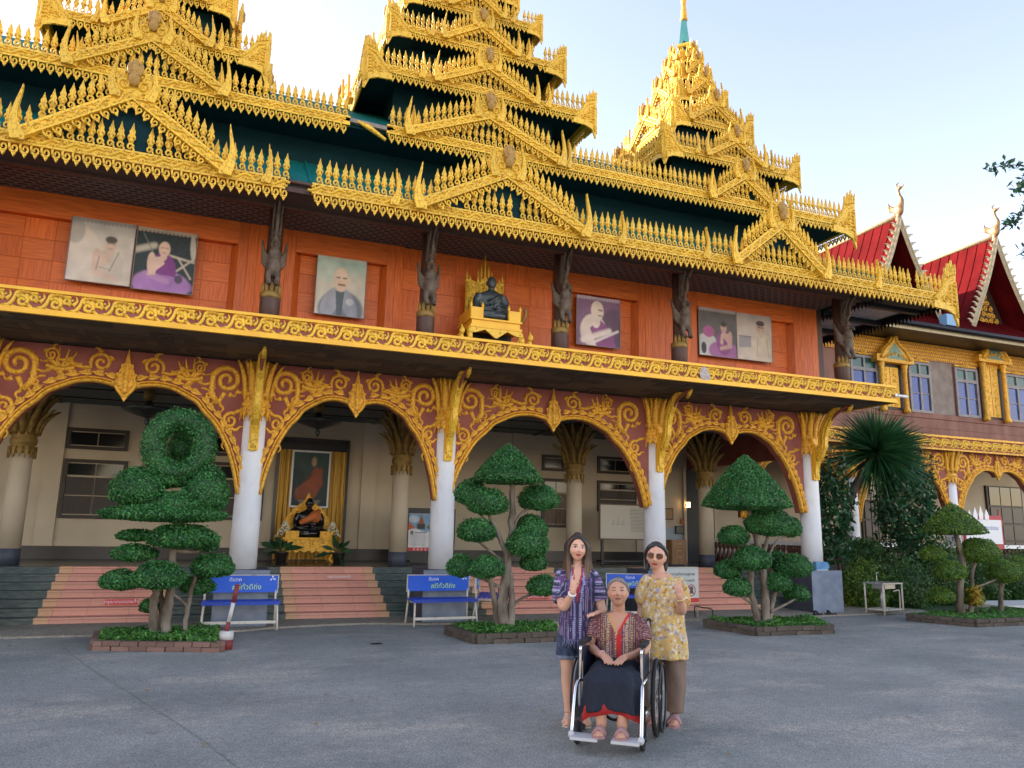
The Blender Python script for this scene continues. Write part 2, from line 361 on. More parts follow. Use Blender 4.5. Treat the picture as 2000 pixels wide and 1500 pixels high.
# long joint across the courtyard, filled with grit and moss
jt = smooth2([(-1.74, 11.95), (-1.35, 10.6), (-.95, 9.4), (-.55, 8.3), (-.2, 7.3), (.12, 6.35), (.4, 5.4), (.75, 4.1)], 8); g = MB(); V = []
for i, (x, y) in enumerate(jt):
    ww = .005+.006*random.random(); V += [(x-ww, y, .004), (x+ww, y, .004)]
g.add(V, [(2*i, 2*i+1, 2*i+3, 2*i+2) for i in range(len(jt)-1)])
struct(g.build('paving_joint', pm('joint grit', (.17, .18, .15), (.30, .31, .26), sc=20, rough=1)))
g = MB(); g.add([(12.9, 12.7, .012), (40, 12.7, .012), (40, 15.6, .012), (12.9, 15.6, .012)], [(0, 1, 2, 3)])
struct(g.build('garden_soil', GRASSG))

# ================================================================== the hall
CX = [-3.36, .538, 3.805, 8.136, 12.002]; AX = [-1.412, 2.167, 5.872, 9.923]
ZB, ZT, ZF, ZFT = .864, 3.295, 4.22, 4.541
HALL = thing('temple_hall', 'tall temple hall with tiered golden roofs, orange upper wall and arched veranda', 'temple', (4.4, 16, 0))
def P(name, mb, mats, **k): return mb.build(name, mats, HALL, world=True, **k)
# --- steps: seven long green marble treads, pink granite flights set on them
FZ, NS, TR = .77, 7, .28
SY = D+.42
for i in range(NS):
    z1 = FZ*(i+1)/NS; y0 = SY+TR*i
    m = MB(); m.box(-9, 12.42, y0, SY+TR*NS+.02 if i == NS-1 else y0+TR+.03, 0 if i == 0 else FZ*i/NS-.01, z1)
    st = P('step', m, GREENG)
    m = MB(); m.box(-9, 12.42, y0-.018, y0, z1-.028, z1+.002); m.build('nosing', GREENG, st)
    for k, (cx, hw) in enumerate(((AX[0], .92), (AX[1], .87), (AX[2], 1.05), (AX[3], 1.05))):
        ws = [cx-hw, cx-hw+.2, cx-.28*hw, cx+.36*hw, cx+hw-.2, cx+hw]
        for q in range(5):
            m = MB(); m.box(ws[q]+.002, ws[q+1]-.002, y0-.010-.002*q % 2, y0+TR-.012, z1-FZ/NS+.004, z1+.006)
            m.box(ws[q]+.002, ws[q+1]-.002, y0-.030, y0-.0105, z1-.024, z1+.0065)
            m.build('granite_slab', PINKY if q in (0, 4) else PINKG, st)
fl = MB(); fl.box(-9, 12.42, SY+TR*NS, 18.3, FZ-.12, FZ); P('floor', fl, FLOORT)
for (cx, i, s) in ((AX[0], 2, .07), (AX[1], 5, .062), (AX[2], 2, .07)):
    z1 = FZ*(i+1)/NS; y0 = SY+TR*i-.0325
    m = MB(); m.box(cx-.05, cx+.43, y0-.002, y0-.0005, z1-.085, z1-.005)
    lab = P('step_notice', m, SIGNR if i == 2 else PINKG)
    text('กรุณาถอดรองเท้า', s, TXTW, lab, (cx+.19, y0-.003, z1-.065))
# --- columns
def column():
    root = MB()
    root.lathe([(.215, ZB), (.213, 1.6), (.205, 2.6), (.198, 3.34)], n=24)
    col = root.build('column', WHITE, HALL, world=True)
    pd = MB(); h = .4
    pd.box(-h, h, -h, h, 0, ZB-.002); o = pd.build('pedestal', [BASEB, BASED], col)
    for i, p in enumerate(o.data.polygons): p.material_index = 0 if i == 2 else 1  # lit front and shaded other faces painted in two tones
    cp = MB()
    cp.lathe([(.20, 3.30), (.235, 3.33), (.245, 3.37), (.225, 3.4), (.222, 3.44), (.25, 3.46), (.25, 3.5), (.225, 3.53), (.225, 3.62), (.25, 3.63), (.255, 3.66), (.24, 3.68), (.245, 3.9), (.26, 4.19)], n=24)
    cp.build('capital', GOLDD, col)
    tooth = MB(); tooth.prism([(-.036, .1), (-.03, .03), (0, -.11), (.03, .03), (.036, .1)], lambda a, b, c: (a, -c, b), .0, .03)
    tm = tooth.mesh('tooth', GOLDD)
    pe = MB()
    ring = []
    for t in range(9):
        q = t/8; wd = .062*math.sin(PI*min(1, (q*.9+.1)))**.6*(1 if q < .9 else .35); zz = .62*q; off = .05*q+.13*q**3
        ring.append([(-wd, -off, zz), (-wd*.5, -off-.025, zz), (0, -off-.035, zz), (wd*.5, -off-.025, zz), (wd, -off, zz), (0, -off+.015, zz)])
    pe.loft(ring); pm_ = pe.mesh('petal', GOLDD)
    for i in range(16):
        a = 2*PI*i/16
        obj('tooth', tm, col, (.232*math.sin(a), -.232*math.cos(a), 3.32), (0, 0, a))
    for i in range(12):
        a = 2*PI*(i+.25)/12
        obj('petal', pm_, col, (.23*math.sin(a), -.23*math.cos(a), 3.56), (0, 0, a))
        a += PI/12
        obj('petal', pm_, col, (.20*math.sin(a), -.20*math.cos(a), 3.57), (0, 0, a), (.9, .75, 1.0))
    # naga bracket reaching out to the balcony edge
    bk = MB(); mp = lambda a, b, c: (c, -a, b)
    pl = [(.22, 2.78), (.25, 2.72), (.28, 2.8), (.30, 3.0), (.36, 3.12), (.47, 3.22), (.58, 3.42), (.60, 3.62), (.68, 3.82), (.82, 4.02), (1.0, 4.2), (.86, 4.2), (.66, 4.08), (.50, 3.9), (.42, 3.72), (.40, 3.5), (.33, 3.40), (.28, 3.5), (.22, 3.5)]
    bk.prism(pl, mp, -.045, .045)
    for s_ in (-1, 1):
        f = lambda a, b, c, s_=s_: (s_*(.045+c), -a, b)
        bk.relief(smooth2([(.27, 2.85), (.33, 3.15), (.46, 3.3), (.53, 3.5), (.55, 3.7), (.68, 3.95), (.9, 4.18)], 4), [.012+.012*math.sin(PI*i/24) for i in range(25)], .022, f)
        bk.relief(spiral(.4, 3.36, .10, .02, 0, 1.3), .018, .02, f)
    bk.build('bracket', GOLD, col)
    pt = MB(); pt.box(-.075, .075, -.262, -.19, 2.74, 3.62); pt.box(-.05, .05, -.272, -.262, 2.8, 3.56); pt.build('bracket_plate', YEL, col)
    sp = MB(); sp.tube(smooth2([(0, -.33, 3.15), (0, -.50, 3.5), (0, -.64, 3.85), (0, -.95, 4.1), (0, -1.25, 4.2)], 4), [.03]*17, 6); sp.build('bracket_strut', RED, col)
    tp = MB(); tp.tube([(0, -1.2, 4.06), (0, -1.28, 4.13), (0, -1.36, 4.2)], [.028, .04, .02], 8); tp.build('strut_tip', GOLD, col)
    return col
c0 = column(); c0.location = (CX[1], D, 0)
for x in (CX[0], CX[2], CX[3], CX[4]):
    c = copy_tree(c0, HALL); c.matrix_parent_inverse = c0.matrix_parent_inverse.copy(); c.location = (x, D, 0)
# --- arches
AP = [(0, 3.48), (.055, 3.575), (.14, 3.63), (.25, 3.655), (.38, 3.625), (.49, 3.535), (.575, 3.455), (.61, 3.40), (.66, 3.29), (.76, 3.11), (.87, 2.78), (.95, 2.40), (1.0, 2.03)]
YP = D-.10
lf = MB(); lp = [(-.07, -.012), (-.05, .03), (-.01, .04), (.03, .022), (.085, .012), (.04, -.012), (.0, -.022), (-.04, -.025)]
lf.prism(lp, lambda a, b, c: (a, -c, b), 0, .026); lf.relief([(-.055, .0), (-.01, .012), (.06, .008)], [.01, .018, .006], .02, base=.024)
LEAFM = lf.mesh('leaf', GOLDD)
def flower_mesh():
    m = MB(); F = lambda a, b, c: (a, -c, b)
    m.prism([(-.16, 0), (-.2, .06), (-.12, .1), (-.15, .2), (-.08, .22), (-.09, .34), (-.04, .36), (0, .60), (.04, .36), (.09, .34), (.08, .22), (.15, .2), (.12, .1), (.2, .06), (.16, 0), (.1, -.07), (.06, -.14), (0, -.24), (-.06, -.14), (-.1, -.07)], F, 0, .05)
    for s in (-1, 1):
        m.relief(smooth2([(s*.02, -.16), (s*.13, 0), (s*.11, .13), (s*.03, .2)], 4), [.02, .022, .025, .026, .026, .025, .024, .022, .02, .018, .015, .012, .01], .03, base=.048)
        m.relief(smooth2([(s*.09, .12), (s*.1, .22), (s*.03, .32)], 4), .018, .03, base=.048)
    m.relief(smooth2([(0, -.12), (0, .1), (0, .3), (0, .5)], 4), [.03, .035, .04, .045, .05, .045, .04, .035, .03, .025, .02, .015, .008], .04, base=.048)
    return m.mesh('emblem', GOLDD)
EMB = flower_mesh()
def scroll_mesh(kind):
    m = MB(); F = lambda a, b, c: (a, -c, b)
    def tap(n, w0, w1): return [1.45*(w0+(w1-w0)*i/(n-1)) for i in range(n)]
    if kind == 0:     # big volute with stem and flames
        s = spiral(0, 0, .25, .03, rad(200), 1.75, 30, -1); m.relief([(-.12, -.42), (-.24, -.25)]+s, tap(32, .035, .02), .05)
        for a, b, l in ((.05, -.24, .13), (.17, -.17, .12), (-.27, .1, .12)):
            m.relief(smooth2([(a, b), (a+l*.6, b-l*.25), (a+l, b+l*.2)], 4), tap(9, .03, .004), .03)
        m.relief(smooth2([(-.02, -.22), (-.1, -.4), (-.02, -.5), (-.12, -.62)], 4), tap(13, .03, .006), .035)
    elif kind == 1:   # lotus spray with flame leaves
        for x1, y1, b in ((-.2, .22, -.1), (-.09, .27, -.04), (.05, .29, .05), (.19, .2, .1), (.30, .06, .12), (-.3, .06, -.12)):
            m.relief(smooth2([(b*.3, -.03), (b*1.2, .06), (x1*.8, y1*.6), (x1, y1)], 5), tap(16, .026, .004), .04)
        m.relief(smooth2([(-.2, -.02), (0, -.07), (.2, -.02)], 4), .042, .06)
        m.relief([(0, -.05), (0, -.12), (0, -.2)], [.07, .05, .004], .05)
        for s in (-1, 1): m.relief(smooth2([(s*.1, -.05), (s*.22, -.12), (s*.34, -.1), (s*.42, -.18)], 4), tap(13, .022, .005), .035)
    elif kind == 2:   # small volute curling the other way, with a long tail
        s = spiral(0, 0, .17, .025, rad(-30), 1.6, 26, 1); m.relief([(.5, -.02), (.36, -.08), (.24, -.1)]+s, tap(29, .022, .016), .045)
        for a, b, l in ((-.17, .05, .1), (.02, .17, .1)):
            m.relief(smooth2([(a, b), (a+l*.3, b+l*.5), (a+l, b+l*.7)], 4), tap(9, .028, .004), .03)
    elif kind == 3:   # hanging tail scroll
        s = spiral(0, 0, .14, .02, rad(70), 1.5, 22, 1); m.relief([(.22, .2), (.12, .18)]+s, tap(24, .024, .014), .045)
        m.relief(smooth2([(-.12, -.06), (-.12, -.22), (-.05, -.32), (-.11, -.44), (-.06, -.52)], 4), tap(17, .034, .004), .035)
        m.relief(smooth2([(.0, -.13), (.1, -.16), (.17, -.1), (.25, -.1)], 4), tap(13, .026, .004), .03)
    return m.mesh('scroll', GOLDD)
SCR = [scroll_mesh(i) for i in range(4)]
def arch(cx, hw, name='arch'):
    right = smooth2(AP, 3); pts = [(cx+u*hw, z) for u, z in right]; left = [(cx-u*hw, z) for u, z in right[::-1]][:-1]
    edge = left+pts; top = 4.19
    ob = MB()
    poly = [(cx-hw-.13, top), (cx-hw-.13, 2.12)]+edge+[(cx+hw+.13, 2.12), (cx+hw+.13, top)]
    # build as strips so that the concave outline stays clean
    n = len(edge); V = []
    for (x, z) in edge: V += [(x, YP, z), (x, YP, top), (x, YP+.16, z), (x, YP+.16, top)]
    F = []
    for i in range(n-1):
        a, b = 4*i, 4*i+4; F += [(a, b, b+1, a+1), (a+2, a+3, b+3, b+2), (a, a+2, b+2, b)]
    ob.add(V, F)
    for s, k in ((-1, 0), (1, n-1)):
        x = edge[k][0]; ob.box(min(x, x+s*.13), max(x, x+s*.13), YP+.001, YP+.159, 2.05, top)
    A = P(name, ob, RED)
    mo = MB()
    for off, wd, h in ((.028, .030, .075), (.078, .018, .05)):
        pth = []
        for i in range(n):
            p, q = edge[max(i-1, 0)], edge[min(i+1, n-1)]; tx, tz = q[0]-p[0], q[1]-p[1]; l = math.hypot(tx, tz)
            pth.append((edge[i][0]-tz/l*off, edge[i][1]+tx/l*off))
        mo.relief(pth, wd, h, lambda a, b, c: (a, YP-c, b))
    mo.build('moulding', GOLDD, A)
    # leaf border following the curve
    L = [0]
    for i in range(1, n): L.append(L[-1]+math.hypot(edge[i][0]-edge[i-1][0], edge[i][1]-edge[i-1][1]))
    tot = L[-1]; cnt = int(tot/.145)
    for k in range(cnt):
        s = (k+.5)/cnt*tot
        if abs(s-tot/2) < .24: continue
        i = max(j for j in range(n) if L[j] <= s); i = min(i, n-2); t = (s-L[i])/(L[i+1]-L[i]); p, q = edge[i], edge[i+1]
        dx, dz = q[0]-p[0], q[1]-p[1]; l = math.hypot(dx, dz); x = p[0]+dx*t-dz/l*.145; z = p[1]+dz*t+dx/l*.145
        flip = 1 if s > tot/2 else -1
        obj('leaf', LEAFM, A, (x, YP, z), (0, -math.atan2(dz, dx), 0), (flip*1.2, 1.3, 1.5))
    obj('emblem', EMB, A, (cx, YP-.005, 3.62))
    f = hw/1.95
    for s in (-1, 1):
        for kind, u, z, sc in ((2, .21, 3.97, .95), (1, .52, 3.88, .98), (0, .84, 3.86, .95), (3, .90, 3.20, .92)):
            # scrolls sit between the leaf border and the top edge
            obj('scroll', SCR[kind], A, (cx+s*u*hw, YP, z), (0, 0, 0), (s*sc*(.75+.25*f), 1, sc))
        obj('scroll', SCR[2], A, (cx+s*.60*hw, YP-.002, 4.03), (0, 0, 0), (-s*.6, .8, .7))
        obj('scroll', SCR[3], A, (cx+s*.70*hw, YP-.003, 3.60), (0, 0, 0), (-s*.62, .8, .5))
    return A
for i in range(4):
    arch(AX[i], (CX[i+1]-CX[i])/2-.20)
# --- balcony
BX0, BX1, BY = -5.5, 12.555, D-1.92
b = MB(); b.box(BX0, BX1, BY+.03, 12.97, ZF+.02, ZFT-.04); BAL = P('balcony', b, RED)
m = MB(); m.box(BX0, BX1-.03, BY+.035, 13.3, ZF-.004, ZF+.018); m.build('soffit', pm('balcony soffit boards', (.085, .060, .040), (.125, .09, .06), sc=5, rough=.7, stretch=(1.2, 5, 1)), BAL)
random.seed(3)
for i in range(26):
    for j in range(6):
        if random.random() < .35: continue
        x = BX0+.7*i+random.uniform(-.1, .1)+(j % 2)*.3; y = BY+.1+j*.31
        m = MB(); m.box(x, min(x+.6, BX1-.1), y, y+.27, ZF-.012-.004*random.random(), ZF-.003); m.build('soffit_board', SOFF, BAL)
for (z0, z1, o) in ((ZF-.015, ZF+.02, .03), (ZF+.02, ZF+.045, .015), (ZF+.048, ZF+.066, .005), (ZFT-.03, ZFT+.012, .025)):
    m = MB(); m.box(BX0, BX1+o, BY+.03-.03-o, BY+.03, z0, z1); m.box(BX1, BX1+o, BY+.03, 13.2, z0, z1); m.build('moulding', YEL, BAL)
def fascia_unit():
    m = MB(); F = lambda a, b, c: (a, -c, b)
    def tap(n, a, b): return [a+(b-a)*i/(n-1) for i in range(n)]
    m.relief(smooth2([(-.2, -.10), (-.14, -.09), (-.08, .0), (-.05, .09), (.04, .115), (.15, .09), (.21, .10)], 4), [.026]*25, .035)
    m.relief(spiral(.02, -.025, .085, .02, rad(150), 1.4, 20, -1), tap(20, .03, .02), .035)
    m.relief(spiral(.155, .02, .055, .015, rad(-60), 1.2, 14, 1), tap(14, .026, .016), .03)
    for p in ([(.10, -.07), (.16, -.11), (.22, -.09)], [(-.18, -.02), (-.13, .05), (-.15, .11)], [(.05, .06), (.1, .04), (.12, -.02)], [(-.1, -.11), (-.02, -.12), (.05, -.11)]):
        m.relief(smooth2(p, 4), tap(9, .028, .006), .028)
    m.prism([(-.185, .03), (-.165, .05), (-.185, .07), (-.205, .05)], F, 0, .02)
    return m.mesh('scroll', GOLD)
FU = fascia_unit(); nf = 43; st_ = (BX1+3.9)/nf
for i in range(nf):
    obj('scroll', FU, BAL, (-3.9+st_*(i+.5), BY+.03, (ZF+ZFT)/2+.016), (0, 0, 0), (st_/.42, 1, .98))
for i in range(4): obj('scroll', FU, BAL, (BX1, BY+.28+.42*i, (ZF+ZFT)/2+.016), (0, 0, PI/2), (1, 1, .98))
pt = MB(); pt.ell((8.02, BY-.004, 4.38), (.10, .012, .14), 14, 8); pt.ell((8.09, BY-.004, 4.32), (.06, .012, .08), 12, 8); pt.build('bare_patch', pm('flaked plaster', (.5, .5, .48), (.42, .3, .25), sc=20, rough=.9), BAL)
# --- upper wall
WY = 12.85
UW = MB(); UW.box(-24, 12.15, WY+.16, WY+.3, ZFT-.1, 6.62); UW = P('upper_wall', UW, ORD)
def px(x, y, Y=WY): return at(x, y, Y=Y)
rec = [(-3.55, px(462, 520)[0]), (px(572, 560)[0], px(752, 590)[0]), (px(1108, 640)[0], px(1247, 640)[0]), (px(1362, 660)[0], px(1552, 690)[0])]
stiles = [-3.75, rec[0][0]]; edges = [(-9, rec[0][0])]+[(rec[i][1], rec[i+1][0]) for i in range(3)]+[(rec[3][1], 12.15)]
def boards(x0, x1, z0, z1, y, thick, bw, bh, mv=ORV, mh=ORH, parent=None):
    nx = max(1, round((x1-x0)/bw)); nz = max(1, round((z1-z0)/bh)); dx = (x1-x0)/nx; dz = (z1-z0)/nz
    for i in range(nx):
        for j in range(nz):
            t = thick*random.uniform(.55, 1); up = (i+j) % 2 == 0
            m = MB(); m.box(x0+dx*i+.003, x0+dx*(i+1)-.003, y-t, y, z0+dz*j+.003, z0+dz*(j+1)-.003); m.build('wood_panel', mv if up else mh, parent)
for x0, x1 in edges:          # plain stiles of upright boards
    if x1-x0 > 1.6:           # the wide bay behind the statue, panelled in chequered blocks
        boards(x0+.3, x1-.3, ZFT, 6.5, WY+.05, .02, .47, .40, parent=UW)
        m = MB(); m.box(x0+.3, x1-.3, WY+.045, WY+.165, ZFT-.05, 6.55); m.build('backing', ORD, UW)
        rng = [(x0, x0+.297), (x1-.297, x1)]
    else: rng = [(x0, x1)]
    for a, b_ in rng:
        k = max(1, round((b_-a)/.16)); d_ = (b_-a)/k
        for q in range(k):
            m = MB(); m.box(a+d_*q+.002, a+d_*(q+1)-.002, WY-random.uniform(0, .008), WY+.16, ZFT-.05, 6.5); m.build('wood_board', ORV, UW)
for x0, x1 in rec:
    m = MB(); m.box(x0+.001, x1-.001, WY-.002, WY+.16, 6.12, 6.5); m.build('head_board', ORH, UW)
    m = MB(); m.box(x0+.001, x1-.001, WY-.002, WY+.16, ZFT-.05, 4.72); m.build('bottom_board', ORV, UW)
    m = MB(); m.add([(x0+.001, WY-.003, 4.722), (x1-.001, WY-.003, 4.722), (x1-.1, WY+.125, 4.80), (x0+.1, WY+.125, 4.80)], [(0, 1, 2, 3)])
    m.add([(x1-.001, WY-.003, 4.722), (x1-.001, WY-.003, 6.12), (x1-.1, WY+.125, 6.06), (x1-.1, WY+.125, 4.80)], [(0, 1, 2, 3)])
    m.add([(x0+.001, WY-.003, 6.12), (x0+.001, WY-.003, 4.722), (x0+.1, WY+.125, 4.80), (x0+.1, WY+.125, 6.06)], [(0, 1, 2, 3)]); m.build('splayed_reveal', ORD, UW)
    boards(x0+.1, x1-.1, 4.80, 6.12, WY+.14, .018, .42, .33, parent=UW)
    m = MB(); m.box(x0, x1, WY+.14, WY+.162, 4.7, 6.14); m.build('backing', ORD, UW)
m = MB(); m.box(12.15, 12.35, WY+.06, 18, ZFT-.1, 6.62); P('side_wall', m, DKP)
# --- carved posts carrying the eaves
def post():
    r = MB(); r.lathe([(.15, ZFT-.1), (.155, 5.0), (.15, 5.04), (.12, 5.1), (.115, 6.7)], n=14); o = r.build('post', DKP, HALL, world=True)
    b_ = MB(); b_.lathe([(.152, 5.0), (.165, 5.04), (.16, 5.1), (.13, 5.13)], n=14)
    for i in range(5):
        a = -PI/2+(i-2)*.55; b_.ell((.13*math.cos(a), .13*math.sin(a), 5.17), (.035, .035, .09), 8, 6)
    b_.build('lotus_collar', GOLDDK, o)
    f = MB()
    f.ell((.0, -.20, 5.48), (.11, .11, .17), 14, 10); f.ell((0, -.23, 5.66), (.10, .10, .13), 12, 8); f.ell((0, -.25, 5.82), (.075, .085, .085), 12, 8)
    f.tube([(0, -.30, 5.82), (0, -.37, 5.79), (0, -.41, 5.73)], [.045, .03, .01], 8); f.tube([(0, -.25, 5.86), (0, -.24, 5.94), (0, -.21, 6.04)], [.05, .035, .01], 8)
    for s in (-1, 1):
        f.ell((s*.045, -.27, 5.87), (.02, .02, .025), 8, 6); f.tube(smooth2([(s*.06, -.22, 5.38), (s*.07, -.26, 5.27), (s*.05, -.29, 5.19)], 3), [.055, .05, .045, .04, .038, .04, .045], 8)
        f.ell((s*.055, -.31, 5.17), (.04, .06, .025), 8, 6)
        for k in range(4): f.tube(smooth2([(s*.09, -.16, 5.62-.05*k), (s*.16, -.1, 5.75-.06*k), (s*(.19-.02*k), -.03, 5.95-.1*k)], 4), [.045-.003*i for i in range(9)], 6)
    f.tube(smooth2([(0, -.12, 5.3), (0, -.05, 5.4), (0, -.1, 5.6)], 3), [.06, .06, .05, .05, .04, .04, .03], 8)
    remesh(f, 'winged_lion', DKW, .011, o, 1)
    k_ = MB(); mp = lambda a, b, c: (c, -a, b)
    k_.prism([(.1, 5.9), (.2, 6.0), (.17, 6.15), (.28, 6.28), (.27, 6.42), (.46, 6.5), (.6, 6.68), (.1, 6.68)], mp, -.05, .05)
    k_.prism([(.24, 6.0), (.33, 6.1), (.32, 6.3), (.52, 6.44), (.78, 6.68), (.66, 6.68), (.45, 6.5), (.25, 6.36), (.27, 6.15)], mp, -.02, .02)
    for s in (-1, 1):
        fn = lambda a, b, c, s=s: (s*(.05+c), -a, b)
        for q in range(3): k_.relief(smooth2([(.12+.03*q, 5.95+.05*q), (.14+.05*q, 6.2), (.2+.07*q, 6.4), (.26+.1*q, 6.62)], 4), .018, .025, fn)
    k_.build('carved_brace', DKW, o)
    return o
PX = [.57, -3.36, 3.06, 5.53, 8.03, 12.0]
p0 = post(); p0.location = (PX[0], 12.05, 0)
for x in PX[1:]:
    c = copy_tree(p0, HALL); c.matrix_parent_inverse = p0.matrix_parent_inverse.copy(); c.location = (x, 12.05, 0)
# ================================================================== roofs
def stamp(dst, src, M, mi=0):
    dst.add([M @ Vector(p) for p in src.v], src.f, mi); k = len(src.f); dst.sm[-k:] = src.sm
    return dst
FR = lambda a, b, c: (a, -c, b)
def finial_mb():
    m = MB(); X = lambda pts: [(a, -.004, b) for a, b in pts]
    m.tube(X([(.045, .0), (.058, .03)]+spiral(-.004, .062, .052, .016, rad(-25), 1.15, 10, 1)), [.014, .017]+[.019-.0008*i for i in range(10)], 5)
    m.prism([(-.03, .115), (.03, .115), (.036, .145), (.060, .172), (.050, .212), (.034, .222), (.044, .258), (.024, .30), (.006, .355), (0, .38), (-.006, .355), (-.024, .30), (-.044, .258), (-.034, .222), (-.050, .212), (-.060, .172), (-.036, .145)], FR, -.012, .012)
    m.relief([(0, .12), (0, .18), (0, .23), (0, .35)], [.03, .026, .02, .004], .026, FR, base=.010)
    m.relief([(-.05, .165), (0, .205), (.05, .165)], .010, .026, FR, base=.010)
    return m
def drop_mb():
    m = MB(); X = lambda pts: [(a, -.006, b) for a, b in pts]
    m.tube(X([(-.05, .0), (-.062, -.03)]+spiral(0, -.07, .056, .016, rad(170), 1.2, 12, 1)), [.015, .018]+[.021-.0009*i for i in range(12)], 5)
    m.prism([(-.03, -.122), (.03, -.122), (.014, -.15), (0, -.17), (-.014, -.15)], FR, -.01, .016)
    return m
def wave_mb():
    m = MB()
    m.relief(smooth2([(-.14, -.035), (-.08, -.04), (-.02, .0), (.04, .045), (.1, .04), (.14, .02)], 2), [.024]*11, .03, FR)
    m.relief(spiral(-.05, .03, .032, .01, rad(200), 1.1, 9, -1), [.013]*9, .024, FR); m.relief(spiral(.075, -.03, .030, .01, rad(20), 1.1, 9, -1), [.013]*9, .024, FR)
    return m
FIN, DRP, WAV = finial_mb(), drop_mb(), wave_mb()
FINM, DRPM, WAVM = FIN.mesh('finial', GOLD), DRP.mesh('drop', GOLD), WAV.mesh('wave_carving', GOLD)
def horn_mb():
    m = MB(); c = smooth2([(-.02, -.12, .075), (.0, -.02, .085), (.035, .07, .062), (.05, .20, .036), (.035, .36, .025), (.01, .50, .016), (-.005, .62, .004)], 4)
    pl = [(x-w, z) for x, z, w in c]+[(x+w, z) for x, z, w in c[::-1]]
    m.prism(pl, FR, -.02, .035); m.relief([(x, z) for x, z, w in c], [max(.004, w*.4) for x, z, w in c], .02, FR, base=.034)
    return m
HRN = horn_mb(); HRNM = HRN.mesh('horn', GOLD)
def corner_mb():      # right-hand end of an eave, corner edge at x = 0, drop line at z = 0
    m = MB()
    m.prism([(0, -.33), (.02, 0), (.0, .3), (.012, .66), (.05, 1.02), (-.04, .86), (-.06, 1.12), (-.13, .92), (-.17, 1.04), (-.21, .86), (-.27, .93), (-.28, .74), (-.33, .62), (-.46, .42), (-.62, .22), (-.66, .02), (-.3, 0.0), (-.10, -.08)], FR, -.02, .03)
    m.relief(smooth2([(-.62, .2), (-.42, .4), (-.25, .62), (-.05, .7)], 4), .04, .05, FR, base=.028)
    m.relief([(-.03, -.15), (-.03, .2), (-.03, .62)], .026, .045, FR, base=.028)
    for k in range(6): m.relief(smooth2([(-.06, .1+.09*k), (-.14, .14+.085*k), (-.2, .1+.07*k)], 3), .018, .035, FR, base=.028)
    for k in range(4): m.relief(smooth2([(-.24+.07*k, .7+.03*k), (-.2+.065*k, .84+.02*k), (-.19+.07*k, .95+.03*k)], 3), [.03, .03, .028, .024, .018, .012, .006], .04, FR, base=.028)
    m.relief(spiral(-.33, .22, .1, .02, 0, 1.3, 16), .02, .04, FR, base=.028); m.relief(spiral(-.2, .34, .07, .02, 1, 1.2, 12), .018, .04, FR, base=.028)
    return m
CRN = corner_mb(); CRNM = CRN.mesh('corner_wing', GOLD)
def medal_mb():
    m = MB()
    for s in (-1, 1):
        m.relief(spiral(s*.13, .13, .11, .02, rad(-90), 1.4, 20, s), .026, .05, FR); m.relief(spiral(s*.09, .30, .07, .015, rad(-90), 1.2, 14, s), .022, .045, FR)
    m.prism([(-.26, -.02), (.26, -.02), (.24, .25), (.12, .42), (0, .5), (-.12, .42), (-.24, .25)], FR, -.02, .012)
    return m
MED = medal_mb(); MEDM = MED.mesh('apex_medallion', GOLD)
fg = MB(); fg.ell((0, -.07, .22), (.085, .07, .12), 10, 8); fg.ell((0, -.08, .36), (.06, .055, .08), 10, 8); fg.tube([(0, -.07, .4), (0, -.06, .55)], [.05, .006], 8)
for q in range(7): fg.tube(smooth2([((q-3)*.022, -.09, .26), ((q-3)*.032, -.07, .40), ((q-3)*.026, -.05, .55-.02*abs(q-3))], 3), [.025, .026, .026, .024, .02, .012, .004], 6)
FIGM = fg.mesh('apex_figure', pm('weathered brown gilt', (.34, .18, .04), (.50, .29, .07), sc=14, rough=.6))
COUNT = dict(finial=0, drop=0, wave=0)
rng_ = random.Random(11)
